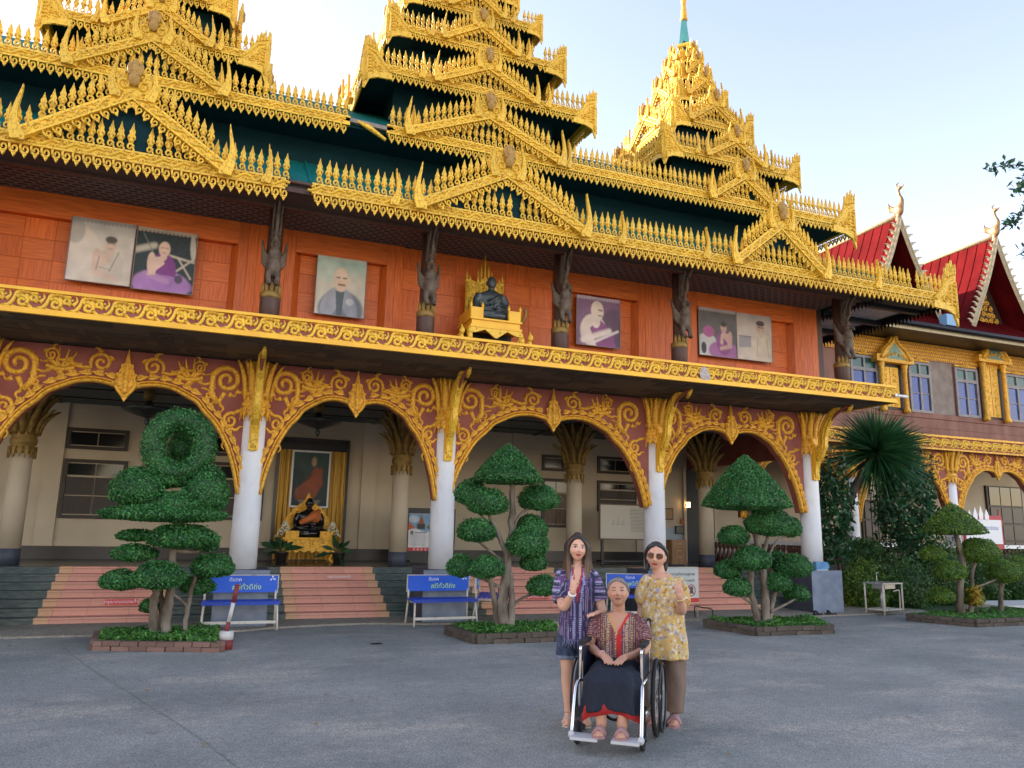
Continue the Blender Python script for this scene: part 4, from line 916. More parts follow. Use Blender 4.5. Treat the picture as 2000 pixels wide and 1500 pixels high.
# wing roofs
EY = 15.2
ge0 = at(1776, 629, Y=EY); gz = ge0[2]
m = MB(); m.add([(13.5, EY, gz), (34, EY, gz), (34, EY+3.2, gz+2.1), (13.5, EY+3.2, gz+2.1)], [(0, 1, 2, 3)]); LR = Q('lower_roof', m, ROOFR)
q = MB()
for i in range(100): q.bar((14+i*.2, EY, gz+.012), (14+i*.2, EY+3.2, gz+2.112), .03, .024)
q.build('sheet_rib', ROOFR, LR, kind='stuff')
q = MB(); q.tube([(13.5, EY-.05, gz-.04), (34, EY-.05, gz-.04)], .075, 10); q.build('gutter', GUT, LR)
q = MB(); q.box(13.5, 34, EY+.02, EY+.05, gz-.2, gz-.02); q.build('fascia_board', CREAMT, LR)
q = MB(); q.box(13.5, 34, EY+.05, GY+.3, gz-.18, gz-.13); q.build('soffit', BLK, LR)
def wgable(apx, apy, y):
    ap = at(apx, apy, Y=y); hw, zb = 1.42, gz+.35; h = ap[2]-.05; x = ap[0]
    m = MB(); n = 10; V = []
    prof = [(t, zb+(h-zb)*(t**1.0)*(1-.10*math.sin(PI*t))) for t in [i/n for i in range(n+1)]]   # slightly concave
    L = [(x-hw*(1-t), z) for t, z in prof]; R = [(x+hw*(1-t), z) for t, z in prof]
    y1 = y+9
    for lst in (L, R):
        o = len(m.v); vv = []
        for a, z in lst: vv += [(a, y+.06, z+.06), (a, y1, z+.06)]
        m.add(vv, [(2*i, 2*i+2, 2*i+3, 2*i+1) for i in range(n)])
    G = Q('gable_roof', m, ROOFR)
    rb = MB()
    for k in range(26):
        yy = y+.3+k*.34
        for lst in (L, R):
            for i in range(n): rb.bar((lst[i][0], yy, lst[i][1]+.075), (lst[i+1][0], yy, lst[i+1][1]+.075), .03, .03)
    rb.build('sheet_rib', ROOFR, G, kind='stuff')
    q = MB(); q.tube([(x, y+.1, h+.12), (x, y+3, h+.06), (x, y1, h+.06)], .07, 8); q.build('ridge_cap', CREAMT, G)
    q = MB()
    for lst, s in ((L, -1), (R, 1)):
        pts = [(a, z) for a, z in lst]
        q.relief(pts, .09, .05, lambda a, b, c: (a, y-c, b)); q.relief(pts, .035, .09, lambda a, b, c: (a, y-c, b))
        q.relief(spiral(lst[0][0]+s*.05, lst[0][1]-.1, .2, .04, rad(90), 1.1, 14, s), .06, .07, lambda a, b, c: (a, y-c, b))
    BG = q.build('bargeboard', CREAMT, G)
    hk = MB(); hk.prism([(-.05, 0), (.05, 0), (.06, .1), (.03, .2), (.07, .3), (.0, .24), (-.04, .14)], FR, -.02, .02); hm = hk.mesh('leaf_hook', CREAMT)
    for lst, s in ((L, -1), (R, 1)):
        for i in range(14):
            t = (i+.7)/15*n; k = int(t); f = t-k; a = lst[k][0]*(1-f)+lst[k+1][0]*f; z = lst[k][1]*(1-f)+lst[k+1][1]*f
            obj('leaf_hook', hm, BG, (a, y, z+.06), (0, s*rad(55), 0), (s, 1, 1))
    q = MB(); yb = y+.75; q.add([(x-hw*.86, yb, zb+.1), (x+hw*.86, yb, zb+.1), (x, yb, h-.25)], [(0, 1, 2)]); q.build('gable_wall', pm('dark brown boards', (.035, .018, .014), (.05, .028, .02), sc=5, rough=.6), G)
    q = MB()
    for k in range(9):
        for j in range(9-k):
            xx = x+(j-(8-k)/2)*.22; zz = zb+.25+k*.2
            if zz < h-1.2: q.relief(spiral(xx, zz, .1, .02, k+j, 1.3, 12, 1 if j % 2 else -1), .022, .03, lambda a, b, c: (a, yb-.01-c, b))
    q.box(x-hw*.8, x+hw*.8, yb-.06, yb-.002, zb+.02, zb+.2); q.build('gable_carving', GOLDD, G)
    # swan finial on the ridge
    s = MB()
    s.ell((x, y+.02, h+.28), (.10, .18, .2), 12, 8); s.tube(smooth2([(x, y-.05, h+.36), (x, y-.12, h+.55), (x, y-.05, h+.75), (x, y-.02, h+.92)], 4), [.11, .1, .085, .075, .066, .06, .056, .052, .05, .048, .047, .046, .05], 8)
    s.ell((x, y-.07, h+.97), (.055, .09, .06), 10, 6); s.tube([(x, y-.14, h+.97), (x, y-.28, h+1.02)], [.035, .006], 6)
    s.tube([(x, y+.0, h+1.0), (x+.02, y+.05, h+1.12), (x+.1, y-.05, h+1.22)], [.04, .03, .004], 6)
    for k in range(3): s.tube([(x, y+.15, h+.28+.05*k), (x-.05, y+.3, h+.36+.07*k), (x-.1, y+.3, h+.48+.08*k)], [.05, .04, .006], 6)
    s.tube([(x, y+.05, h-.05), (x, y+.02, h+.15)], [.09, .08], 8)
    sw = remesh(s, 'swan_finial', pm('gilt copper swan', (.22, .12, .06), (.34, .2, .09), sc=14, rough=.45, metal=.4), .016, G, 1)
    q = MB(); q.tube([(x, y-.28, h+1.0), (x, y-.28, h+.9)], .006, 5); q.ell((x, y-.28, h+.86), (.02, .02, .035), 8, 6); q.build('bell', GOLD, sw)
wgable(1757, 425, 15.9); wgable(1945, 465, 15.9)
q = MB(); q.box(at(1846, 620, Y=15.3)[0], at(1846, 620, Y=15.3)[0]+.42, 15.25, 15.5, gz+.12, gz+.45); q.build('blue_sheet', pm('pale blue scrap sheet', (.2, .4, .62), None, rough=.5), LR)
# ================================================================== veranda interior
IY = 18.2
ix = lambda p, y=1000: at(p, y, Y=IY)
IW = MB(); IW.box(-24, 12.4, IY, IY+.2, FZ-.1, 4.2); IW = P('inner_wall', IW, CREAM)
m = MB(); m.box(-9, 12.4, IY-.015, IY-.001, FZ, 1.03); m.build('dado', DADO, IW)
for p in (92, 716, 1010, 1252):
    x = ix(p)[0]; m = MB(); m.box(x-.17, x+.17, IY-.07, IY-.002, 1.03, 4.0); m.build('pilaster', CREAM, IW)
m = MB(); m.box(-24, 12.5, D+.1, IY, 3.98, 4.12); CE = P('ceiling', m, CEIL)
for y in (14.2, 15.9, 17.2): q = MB(); q.box(-9, 12.4, y, y+.09, 3.955, 3.979); q.build('ceiling_strip', DADO, CE)
for x in (-3.2, -.2, .9, 3.4, 4.4, 7.6, 8.6, 11.4): q = MB(); q.box(x, x+.09, D+.2, IY-.02, 3.952, 3.9785); q.build('ceiling_strip', DADO, CE)
def iwin(p0, p1, q0, q1, shut=None, n=2, mat=DKBR):
    x0, x1 = ix(p0, (q0+q1)/2)[0], ix(p1, (q0+q1)/2)[0]; z1, z0 = ix((p0+p1)/2, q0)[2], ix((p0+p1)/2, q1)[2]
    f = MB(); t = .07
    f.box(x0, x0+t, IY-.05, IY-.002, z0, z1); f.box(x1-t, x1, IY-.05, IY-.002, z0, z1); f.box(x0+t, x1-t, IY-.048, IY-.002, z0, z0+t); f.box(x0+t, x1-t, IY-.048, IY-.002, z1-t, z1)
    W_ = f.build('window_frame', DKBR, IW); w_ = (x1-x0-2*t)/n
    for i in range(n):
        a, b_ = x0+t+w_*i+.012, x0+t+w_*(i+1)-.012; zt = z1-t-.02; zm = z1-(z1-z0)*.28 if shut else zt
        q = MB(); q.box(a, b_, IY-.022, IY-.002, zm+.01 if shut else z0+t+.02, zt); q.build('pane', GLASSD, W_)
        if shut:
            for k in range(2):
                za, zb = z0+t+.02+(zm-z0-t-.03)*k/2, z0+t+.02+(zm-z0-t-.03)*(k+1)/2-.02
                q = MB(); q.box(a, b_, IY-.035, IY-.003, za, zb); q.box(a+.07, b_-.07, IY-.043, IY-.0355, za+.07, zb-.07); q.build('shutter_panel', mat, W_)
iwin(131, 252, 838, 879); iwin(119, 245, 898, 1013, True)
iwin(412, 520, 850, 892); iwin(408, 515, 904, 1016, True)
iwin(1058, 1102, 889, 920, n=1); iwin(1057, 1112, 935, 1030, True, 2, MIDBR)
iwin(1166, 1236, 893, 926); iwin(1166, 1246, 940, 1000, True)
# doorway behind the right-hand arch, its unlit inside painted as a black panel
x0, x1 = ix(1338)[0], ix(1392)[0]
m = MB(); m.box(x0, x1, IY-.03, IY-.001, FZ, 3.3); dw = m.build('doorway', BLK, IW)
for s in (x0-.08, x1): q = MB(); q.box(s, s+.08, IY-.08, IY-.002, FZ, 3.38); q.build('door_frame', CREAM, dw)
m = MB(); m.box(ix(1262)[0], ix(1336)[0], IY-.012, IY-.001, 1.03, ix(1300, 1030)[2]); m.build('grey_wall_paint', pm('pale blue grey paint', (.36, .42, .47), (.42, .47, .5), sc=3, rough=.7), IW)
m = MB(); m.box(-24.1, -24, D, 18.4, 0, 4.2); P('end_wall', m, CREAM)  # closes the unseen hall stretch added against the low sun
# right end of the veranda: arched opening towards the garden, low balustrade
m = MB(); m.box(12.3, 12.42, 13.8, 18.2, 3.3, 4.2); P('side_arch', m, RED)
m = MB(); m.box(12.28, 12.44, 13.7, 17.6, 1.34, 1.42); rl = P('side_rail', m, WHITE)
for i in range(22): obj('baluster', bme, rl, (12.36, 13.8+i*.17, FZ+.06), (0, 0, 0), (1, 1, 1.1))
# inner columns
def icol():
    r = MB(); r.lathe([(.185, FZ+.28), (.18, 2.0), (.175, 2.95)], n=20); c = r.build('inner_column', CREAM, HALL, world=True)
    q = MB(); q.lathe([(.19, FZ), (.19, FZ+.28)], n=20); q.build('column_base', BASED, c)
    q = MB(); q.lathe([(.175, 2.72), (.21, 2.75), (.20, 2.8), (.19, 2.86), (.22, 2.9), (.22, 2.96), (.2, 3.0), (.21, 3.12), (.22, 3.3), (.26, 3.98)], n=18); cp = q.build('capital', GOLDDK, c)
    pmesh = [o for o in c0.children if o.name.startswith('petal')][0].data.copy(); pmesh.materials[0] = GOLDDK
    tmesh = [o for o in c0.children if o.name.startswith('tooth')][0].data.copy(); tmesh.materials[0] = GOLDDK
    for i in range(14): a = 2*PI*i/14; obj('tooth', tmesh, cp, (.2*math.sin(a), -.2*math.cos(a), 2.74), (PI*0, 0, a))
    for k, (zz, rr, sc) in enumerate(((3.05, .2, .75), (3.25, .21, .9), (3.36, .19, 1.05))):
        for i in range(11): a = 2*PI*(i+k*.5)/11; obj('petal', pmesh, cp, (rr*math.sin(a), -rr*math.cos(a), zz), (rad(4)*0, 0, a), (1.1, 1.6, sc))
    return c
i0 = icol()
for k, p in enumerate((778, 20, 1121, 1380)):
    x = at(p, 1050, Y=16.0)[0]
    o = i0 if k == 0 else copy_tree(i0, HALL)
    o.matrix_parent_inverse = Matrix.Translation(-Vector(HALL.location)); o.location = (x, 16.0, 0)
# hanging lotus lamps
for k, p in enumerate((290, 622)):
    x, y, z = at(p, 800 if k == 0 else 820, Y=15.4)
    m = MB(); m.lathe([(.01, -.28), (.05, -.2), (.03, -.12), (.12, -.1), (.42, .0), (.46, .05), (.4, .07), (.1, .1), (.05, .2), (.03, .5)], (0, 0, 0), 20)
    o = m.build('ceiling_lamp', BRZ); o.location = (x, y, 3.55)
    tag(o, ('dark lotus-shaped hanging lamp under the ceiling behind the leftmost arch', 'dark lotus-shaped hanging lamp above the altar with the gold curtain')[k], 'lamp', 'unlit hanging lamps')
    q = MB(); q.lathe([(.06, .2), (.11, .27), (.1, .38), (.03, .44)], (0, 0, 0), 12); q.build('lamp_rose', GOLDDK, o)
# ------------------------------------------------------------------ printing
def paint(nu, nv, layers, base):
    u, v = np.meshgrid((np.arange(nu+1))/nu, (np.arange(nv+1))/nv); C = np.empty(u.shape+(3,)); C[:] = base
    rs = np.random.RandomState(4); 
    for L in layers:
        k, c = L[0], np.array(L[1]); s = L[-1] if isinstance(L[-1], float) else 1.0
        if k == 'e':
            cx, cy, rx, ry, rot = L[2]; du, dv = u-cx, v-cy; cr, sr = math.cos(rot), math.sin(rot)
            d = np.sqrt(((du*cr+dv*sr)/rx)**2+((-du*sr+dv*cr)/ry)**2); mk = np.clip((1.06-d)/.12, 0, 1)
        elif k == 'g':
            v0, v1 = L[2]; mk = np.clip((v-v0)/(v1-v0), 0, 1)
        elif k == 'p':
            pl = L[2]; mk = np.zeros_like(u, bool); n = len(pl)
            for i in range(n):
                (x1, y1), (x2, y2) = pl[i], pl[(i+1) % n]
                if y1 == y2: continue
                cnd = ((y1 > v) != (y2 > v)) & (u < (x2-x1)*(v-y1)/(y2-y1)+x1); mk = mk ^ cnd
            mk = mk.astype(float)
        elif k == 'l':
            (x1, y1), (x2, y2), w_ = L[2]; dx, dy = x2-x1, y2-y1; t = np.clip(((u-x1)*dx+(v-y1)*dy)/(dx*dx+dy*dy), 0, 1); mk = np.clip(1.5-np.hypot(u-x1-t*dx, v-y1-t*dy)/w_, 0, 1)
        elif k == 'n':
            z = rs.rand(*u.shape); z = (z+np.roll(z, 1, 0)+np.roll(z, 1, 1)+np.roll(z, (1, 1), (0, 1)))/4; mk = np.clip((z-.5)*4, 0, 1)
        mk = (mk*s)[..., None]; C = C*(1-mk)+c*mk
    g1 = rs.rand(9, 9); yy = np.linspace(0, 7.99, u.shape[0]); xx = np.linspace(0, 7.99, u.shape[1]); iy, ix_ = yy.astype(int), xx.astype(int); fy, fx = (yy-iy)[:, None], (xx-ix_)[None]
    lowf = g1[iy][:, ix_]*(1-fy)*(1-fx)+g1[iy+1][:, ix_]*fy*(1-fx)+g1[iy][:, ix_+1]*(1-fy)*fx+g1[iy+1][:, ix_+1]*fy*fx
    K = C.copy()
    for _ in range(1): K = (K+np.roll(K, 1, 0)+np.roll(K, -1, 0)+np.roll(K, 1, 1)+np.roll(K, -1, 1))/5     # soft photographic edges
    C = K*(.85+.3*lowf[..., None])*(1+.10*(rs.rand(*u.shape)-.5))[..., None]
    return np.clip(C, 0, 1)
def print_mesh(name, w_, h, C, warp=0.0):
    nv, nu = C.shape[0]-1, C.shape[1]-1
    u, v = np.meshgrid(np.arange(nu+1)/nu, np.arange(nv+1)/nv)
    yy = warp*(np.sin(u*9+v*3)*.5+np.sin(v*7)*.5)
    V = np.stack([(u-.5)*w_, yy, v*h], -1).reshape(-1, 3); n = nu+1
    F = [(j*n+i, j*n+i+1, (j+1)*n+i+1, (j+1)*n+i) for j in range(nv) for i in range(nu)]
    me = bpy.data.meshes.new(name); me.from_pydata(V.tolist(), [], F); setcol(me, C.reshape(-1, 3)); me.materials.append(PRINT); me.polygons.foreach_set('use_smooth', [True]*len(F)); me.update()
    return me
S_ = lin
def robed(cx, hy, sc, skin, robe, robe2, hair=None, side=1):
    """seated or half-length robed figure for a print"""
    L = [('e', robe2, (cx, hy-.62*sc, .52*sc, .26*sc, 0)), ('e', robe, (cx, hy-.40*sc, .25*sc, .33*sc, 0)), ('e', skin, (cx-side*.2*sc, hy-.30*sc, .085*sc, .22*sc, side*.1)),
         ('p', skin, [(cx-side*.22*sc, hy-.16*sc), (cx-side*.02*sc, hy-.14*sc), (cx+side*.03*sc, hy-.26*sc), (cx-side*.2*sc, hy-.46*sc)]),
         ('l', skin, ((cx-side*.22*sc, hy-.48*sc), (cx+side*.1*sc, hy-.56*sc), .05*sc)), ('e', skin, (cx, hy-.12*sc, .06*sc, .09*sc, 0)), ('e', skin, (cx, hy, .105*sc, .135*sc, 0))]
    if hair: L.append(('e', hair, (cx, hy+.085*sc, .10*sc, .06*sc, 0)))
    dk = tuple(v*.45 for v in skin)
    L += [('l', dk, ((cx-.06*sc, hy+.02*sc), (cx-.02*sc, hy+.02*sc), .012*sc), .8), ('l', dk, ((cx+.025*sc, hy+.02*sc), (cx+.065*sc, hy+.02*sc), .012*sc), .8), ('l', dk, ((cx-.03*sc, hy-.07*sc), (cx+.035*sc, hy-.07*sc), .012*sc), .6)]
    return L
LACE = lambda: [('n', S_((150, 145, 140)), None, .0)]
def lace(c): return [('e', c, ((i+.5)/15, .955, .03, .03, 0), .75) for i in range(15)]+[('l', c, ((0, .985), (1, .985), .02), .8)]
cream, beige, purple, lilac, dkg = S_((214, 200, 186)), S_((196, 170, 150)), S_((128, 60, 130)), S_((176, 130, 178)), S_((38, 50, 54))
banners = [
 ('cream banner printed with a faded pale-robed monk, leftmost of all banners', (134, 430, 260, 553), [('g', S_((176, 176, 172)), (.55, 1.0)), ('e', S_((222, 206, 190)), (.2, .45, .32, .45, .5), .8), ('e', S_((140, 140, 138)), (.07, .78, .15, .2, 0), .5), ('n', S_((205, 192, 178)), None, .2)]+robed(.64, .62, .95, S_((214, 184, 164)), S_((204, 190, 172)), S_((212, 196, 178)), S_((96, 86, 80)))+[('l', S_((120, 110, 104)), ((.78, .52), (.66, .2), .008), .8), ('l', S_((120, 110, 104)), ((.48, .42), (.45, .2), .008), .8), ('l', S_((150, 140, 132)), ((.5, .25), (.68, .22), .01), .6)]+lace(S_((140, 135, 130))), cream),
 ('banner printed with a purple-robed monk seated before dark foliage, second from left', (263, 449, 381, 570), [('n', S_((60, 78, 80)), None, .5), ('l', S_((190, 180, 165)), ((.0, .62), (.3, .72), .05)), ('l', S_((200, 185, 165)), ((.5, .6), (.98, .52), .018)), ('l', S_((200, 185, 165)), ((.7, .35), (.95, .55), .016)), ('l', S_((200, 185, 165)), ((.72, .55), (.95, .25), .014)), ('l', S_((120, 130, 125)), ((.1, .9), (.35, .5), .008)), ('e', S_((190, 180, 168)), (.95, .75, .05, .22, .1))]+robed(.47, .68, .92, S_((222, 186, 168)), purple, lilac)+[('e', S_((170, 120, 180)), (.5, .1, .5, .16, 0), .8), ('e', dkg, (.75, .22, .07, .07, 0), .8)]+lace(S_((190, 170, 150))), dkg),
 ('banner printed with a smiling old monk in a grey shawl', (617, 504, 713, 617), [('g', S_((150, 190, 180)), (.6, 1)), ('e', S_((190, 205, 190)), (.25, .75, .3, .2, 0), .6), ('e', S_((120, 122, 130)), (.52, .1, .46, .34, 0)), ('e', S_((158, 158, 165)), (.3, .2, .16, .3, -.5)), ('e', S_((150, 152, 160)), (.68, .2, .14, .3, .5)), ('p', S_((84, 92, 98)), [(.4, .42), (.58, .42), (.54, .0), (.44, .0)]), ('e', S_((220, 188, 160)), (.5, .62, .16, .21, 0)), ('e', S_((226, 200, 176)), (.49, .72, .13, .1, 0)), ('l', S_((120, 70, 60)), ((.45, .53), (.58, .53), .014)), ('l', S_((110, 84, 74)), ((.41, .65), (.47, .65), .012)), ('l', S_((110, 84, 74)), ((.54, .65), (.6, .65), .012)), ('e', S_((200, 200, 195)), (.7, .25, .08, .06, 0), .7)]+lace(S_((190, 195, 180))), S_((206, 196, 176))),
 ('small purple-toned banner printed with a bare-shouldered monk writing', (1126, 581, 1210, 676), [('n', S_((120, 84, 116)), None, .9), ('e', S_((88, 64, 84)), (.85, .3, .3, .5, 0), .7), ('e', S_((226, 206, 190)), (.38, .3, .3, .34, 0)), ('p', S_((146, 82, 130)), [(.3, .35), (.52, .55), (.85, .3), (.9, 0), (.45, 0)]), ('e', S_((228, 208, 192)), (.47, .72, .15, .2, 0)), ('e', S_((228, 208, 192)), (.44, .5, .1, .14, 0)), ('l', S_((232, 214, 200)), ((.15, .1), (.75, .32), .06)), ('l', S_((226, 214, 206)), ((.3, .02), (.95, .34), .025)), ('l', S_((110, 70, 80)), ((.5, .74), (.58, .73), .014)), ('l', S_((110, 70, 80)), ((.5, .62), (.57, .62), .012))]+lace(S_((196, 180, 190))), S_((134, 96, 126))),
 ('banner printed with a purple-robed monk praying beside a pile of offerings', (1365, 604, 1437, 696), [('n', S_((110, 104, 104)), None, .6), ('e', S_((190, 186, 182)), (.2, .3, .25, .16, 0)), ('e', S_((170, 90, 140)), (.25, .5, .15, .12, 0)), ('p', S_((198, 192, 186)), [(0, 0), (1, 0), (1, .12), (0, .2)]), ('e', S_((60, 56, 58)), (.12, .15, .07, .12, 0))]+robed(.66, .62, .8, S_((196, 156, 146)), S_((140, 74, 128)), S_((160, 100, 150)), S_((70, 60, 60)), -1)+[('l', S_((206, 170, 156)), ((.6, .3), (.62, .45), .04))]+lace(S_((180, 170, 170))), S_((96, 92, 92))),
 ('pale banner printed with a standing robed man, rightmost of all banners', (1439, 615, 1506, 704), [('g', S_((170, 160, 158)), (.5, 1)), ('p', S_((150, 144, 146)), [(.05, .5), (.4, .5), (.4, .28), (.05, .25)]), ('p', S_((190, 178, 168)), [(.1, .68), (.35, .68), (.35, .5), (.1, .5)]), ('l', S_((100, 96, 100)), ((.05, .5), (.4, .5), .01)), ('n', S_((196, 184, 172)), None, .25), ('e', S_((206, 188, 164)), (.72, .2, .27, .42, 0)), ('e', S_((190, 156, 138)), (.68, .72, .12, .15, 0)), ('e', S_((196, 172, 152)), (.7, .58, .07, .08, 0)), ('e', S_((80, 70, 68)), (.68, .82, .12, .06, 0)), ('l', S_((100, 80, 76)), ((.62, .73), (.66, .73), .014)), ('l', S_((100, 80, 76)), ((.71, .73), (.76, .73), .014)), ('l', S_((170, 150, 130)), ((.6, .5), (.56, .1), .01)), ('l', S_((170, 150, 130)), ((.86, .5), (.9, .1), .01))]+lace(S_((170, 160, 160))), S_((200, 184, 168)))]
for lab, (x0, y0, x1, y1), layers, base in banners:
    Yb = WY-.012
    a, b_ = at(x0, (y0+y1)/2, Y=Yb), at(x1, (y0+y1)/2+ (x1-x0)*.13*0, Y=Yb); zt, zb = at((x0+x1)/2, y0+ (x1-x0)*.07*0, Y=Yb)[2], at((x0+x1)/2, y1, Y=Yb)[2]
    zm = at((x0+x1)/2, (y0+y1)/2, Y=Yb)[2]
    o = thing('portrait_banner', lab, 'banner', ((a[0]+b_[0])/2, Yb, zb), 0, 'printed banners on the orange wall')
    C = paint(104, 116, layers, base); obj('print', print_mesh('print', b_[0]-a[0], zt-zb, C, .006), o, (0, -.012, 0))
    m = MB(); w_ = b_[0]-a[0]; m.box(-w_/2-.012, -w_/2, -.02, .004, -.01, zt-zb+.01); m.box(w_/2, w_/2+.012, -.02, .004, -.01, zt-zb+.01); m.box(-w_/2, w_/2, -.0195, .004, -.012, -.001); m.build('edge_binding', TEAKG, o)
    m = MB(); m.box(-w_/2, w_/2, .006, .012, 0, zt-zb); m.build('backing', BLK, o)
# ------------------------------------------------------------------ seated statues
def monk_mb(s=1.0):
    m = MB()
    m.ell((0, -.02, .06), (.40, .26, .085), 20, 10); m.ell((-.27, -.05, .10), (.17, .17, .10), 14, 8); m.ell((.27, -.05, .10), (.17, .17, .10), 14, 8)
    m.tube(smooth2([(-.33, -.1, .1), (-.1, -.2, .11), (.14, -.19, .13)], 4), [.085, .08, .075, .07, .068, .065, .062, .06, .05], 10); m.tube(smooth2([(.33, -.1, .1), (.1, -.22, .08), (-.12, -.19, .09)], 4), [.085, .08, .075, .07, .068, .065, .062, .06, .05], 10)
    def ring(z, rx, ry, y=0): return [(rx*math.cos(a), y+ry*math.sin(a), z) for a in [2*PI*i/20 for i in range(20)]]
    m.loft([ring(.08, .20, .16), ring(.2, .185, .14), ring(.34, .20, .135), ring(.46, .225, .125), ring(.53, .2, .105), ring(.57, .11, .08), ring(.60, .06, .06)])
    for k in (-1, 1):
        m.tube(smooth2([(k*.215, 0, .5), (k*.27, -.01, .36), (k*.25, -.07, .23), (k*.12, -.19, .21), (k*.03, -.22, .24)], 4), [.072]*4+[.066]*4+[.058]*4+[.045]*4+[.04], 10)
    m.tube([(0, 0, .56), (0, -.01, .66)], [.062, .058], 10); m.ell((0, -.015, .735), (.082, .095, .115), 16, 12); m.ell((0, -.09, .72), (.017, .028, .03), 8, 6); m.ell((0, -.06, .665), (.05, .045, .04), 10, 6)
    for k in (-1, 1): m.ell((k*.085, .0, .72), (.015, .025, .045), 8, 6)
    m.tube(smooth2([(.2, -.06, .53), (.02, -.16, .4), (-.16, -.12, .26)], 4), .022, 6)
    for k in range(4): m.tube(smooth2([(.1-.06*k, -.13, .46-.03*k), (.02-.06*k, -.16, .3), (-.02-.05*k, -.18, .17)], 3), .014, 6)
    return m
tx, ty, tz = at(960, 668, Y=12.18); TH = thing('golden_throne', 'gold throne with tall pierced back on the balcony, carrying a bronze statue', 'throne', (at(958, 640, Y=12.2)[0], 12.25, ZFT+.02))
q = MB(); q.box(-.44, .44, -.34, .34, .40, .50); q.box(-.47, .47, -.37, .37, .36, .402); q.box(-.47, .47, -.37, .37, .498, .53); q.build('seat', YEL, TH)
q = MB(); q.prism([(-.45, .37), (-.45, .26), (-.36, .27), (-.2, .33), (-.02, .2), (.02, .2), (.2, .33), (.36, .27), (.45, .26), (.45, .37)], FR, .32, .36); q.build('apron', GOLD, TH)
q = MB(); q.box(-.41, .41, .0, .3, 0, .36); q.build('shade_block', BLK, TH)  # black block standing in for the shade under the seat
for s in (-1, 1):
    q = MB(); q.tube(smooth2([(s*.42, -.3, .36), (s*.47, -.33, .25), (s*.44, -.31, .12), (s*.50, -.36, 0)], 4), [.06, .062, .06, .055, .05, .046, .045, .045, .045, .048, .05, .052, .055], 8); q.ell((s*.47, -.36, .2), (.05, .06, .08), 8, 6); q.build('leg', GOLD, TH)
    q = MB(); q.box(s*.44-.03, s*.44+.03, .22, .32, 0, .36); q.build('leg', GOLD, TH)
    q = MB(); q.box(min(s*.24, s*.45), max(s*.24, s*.45), -.33, -.29, .53, .72)
    for xx in (.24, .45): q.lathe([(.022, .53), (.022, .74), (.03, .76), (.004, .83)], (s*xx, -.31, 0), 6)
    q.box(s*.45-.016, s*.45+.016, -.29, .3, .53, .70); q.build('arm_rail', YEL, TH)
q = MB(); q.prism([(-.36, .52), (-.36, 1.36), (-.30, 1.42), (-.12, 1.36), (0, 1.5), (.12, 1.36), (.30, 1.42), (.36, 1.36), (.36, .52)], FR, -.36, -.31)
for x, h in ((-.34, .22), (.34, .22), (-.28, .14), (.28, .14), (-.13, .28), (.13, .28), (-.07, .4), (.07, .4), (0, .62)): q.lathe([(.028, 0), (.034, .05), (.018, .08), (.022, h*.6), (.003, h)], (x, .335, 1.36), 6)
for j in range(9):
    for i in range(5):
        if abs(i-2) < 1.5 and j < 6: continue
        q.relief(spiral((i-2)*.14, .62+j*.09, .05, .012, i+j, 1.3, 10, 1 if i % 2 else -1), .016, .025, lambda a, b, c: (a, .31-c, b))
q.relief([(-.33, .55), (-.33, 1.36)], .025, .04, lambda a, b, c: (a, .31-c, b)); q.relief([(.33, .55), (.33, 1.36)], .025, .04, lambda a, b, c: (a, .31-c, b)); q.build('throne_back', GOLD, TH)
q = MB(); q.tube(smooth2([(.45, -.1, .56), (.55, -.12, .6), (.62, -.14, .72), (.60, -.16, .86)], 4), [.04, .04, .038, .035, .032, .03, .028, .026, .025, .028, .034, .03, .01], 8); q.build('naga_arm', GOLDDK, TH)
for s in (-1, 1):
    lx = TH.location[0]+s*.62
    q = MB(); q.ell((0, 0, .14), (.05, .08, .11), 10, 8); q.ell((0, -.06, .27), (.05, .055, .06), 10, 8); q.tube([(0, -.06, .3), (0, -.03, .4)], [.035, .005], 6); q.tube([(.03, -.08, .12), (.03, -.1, 0)], [.025, .03], 6); q.tube([(-.03, -.08, .12), (-.03, -.1, 0)], [.025, .03], 6)
    o = remesh(q, 'guardian_lion', GOLD, .012, None, 1, (lx, 11.92, ZFT+.012)); tag(o, 'small gold lion figure at the %s foot of the throne' % ('left' if s < 0 else 'right'), 'statue', 'gold lions beside the throne')
st = remesh(monk_mb(), 'monk_statue', BRZ, .012, None, 2, (TH.location[0], 12.22, ZFT+.02+.545)); tag(st, 'dark bronze statue of a seated monk on the golden throne', 'statue')
# ------------------------------------------------------------------ altar
ax0, ax1 = ix(545, 900)[0], ix(676, 900)[0]; axc = (ax0+ax1)/2; zt = ix(610, 862)[2]
q = MB(); q.box(ax0-.06, ax0, IY-.09, IY-.0005, FZ, zt+.06); q.box(ax1, ax1+.06, IY-.09, IY-.0005, FZ, zt+.06); q.box(ax0, ax1, IY-.09, IY-.0005, zt, zt+.06); NI = q.build('altar_frame', DADO, IW)
q = MB(); q.box(ax0, ax1, IY-.03, IY-.0008, zt-.22, zt); q.build('lintel', BLK, NI)
q = MB(); n = 110; V = []
for i in range(n+1):
    x = ax0+(ax1-ax0)*i/n; y = IY-.06-.022*math.sin(i*.9)-.012*math.sin(i*2.3); V += [(x, y, FZ+.02), (x, y+.01*math.sin(i*.5), zt-.22)]
q.add(V, [(2*i, 2*i+2, 2*i+3, 2*i+1) for i in range(n)], 0, True)
o = q.build('altar_curtain', CURT); tag(o, 'gold satin curtain hung behind the altar inside the veranda', 'curtain')
x0, x1 = at(572, 930, Y=IY-.16)[0], at(641, 930, Y=IY-.16)[0]; z1, z0 = at(612, 884, Y=IY-.16)[2], at(600, 988, Y=IY-.16)[2]; w_, h_ = x1-x0, z1-z0
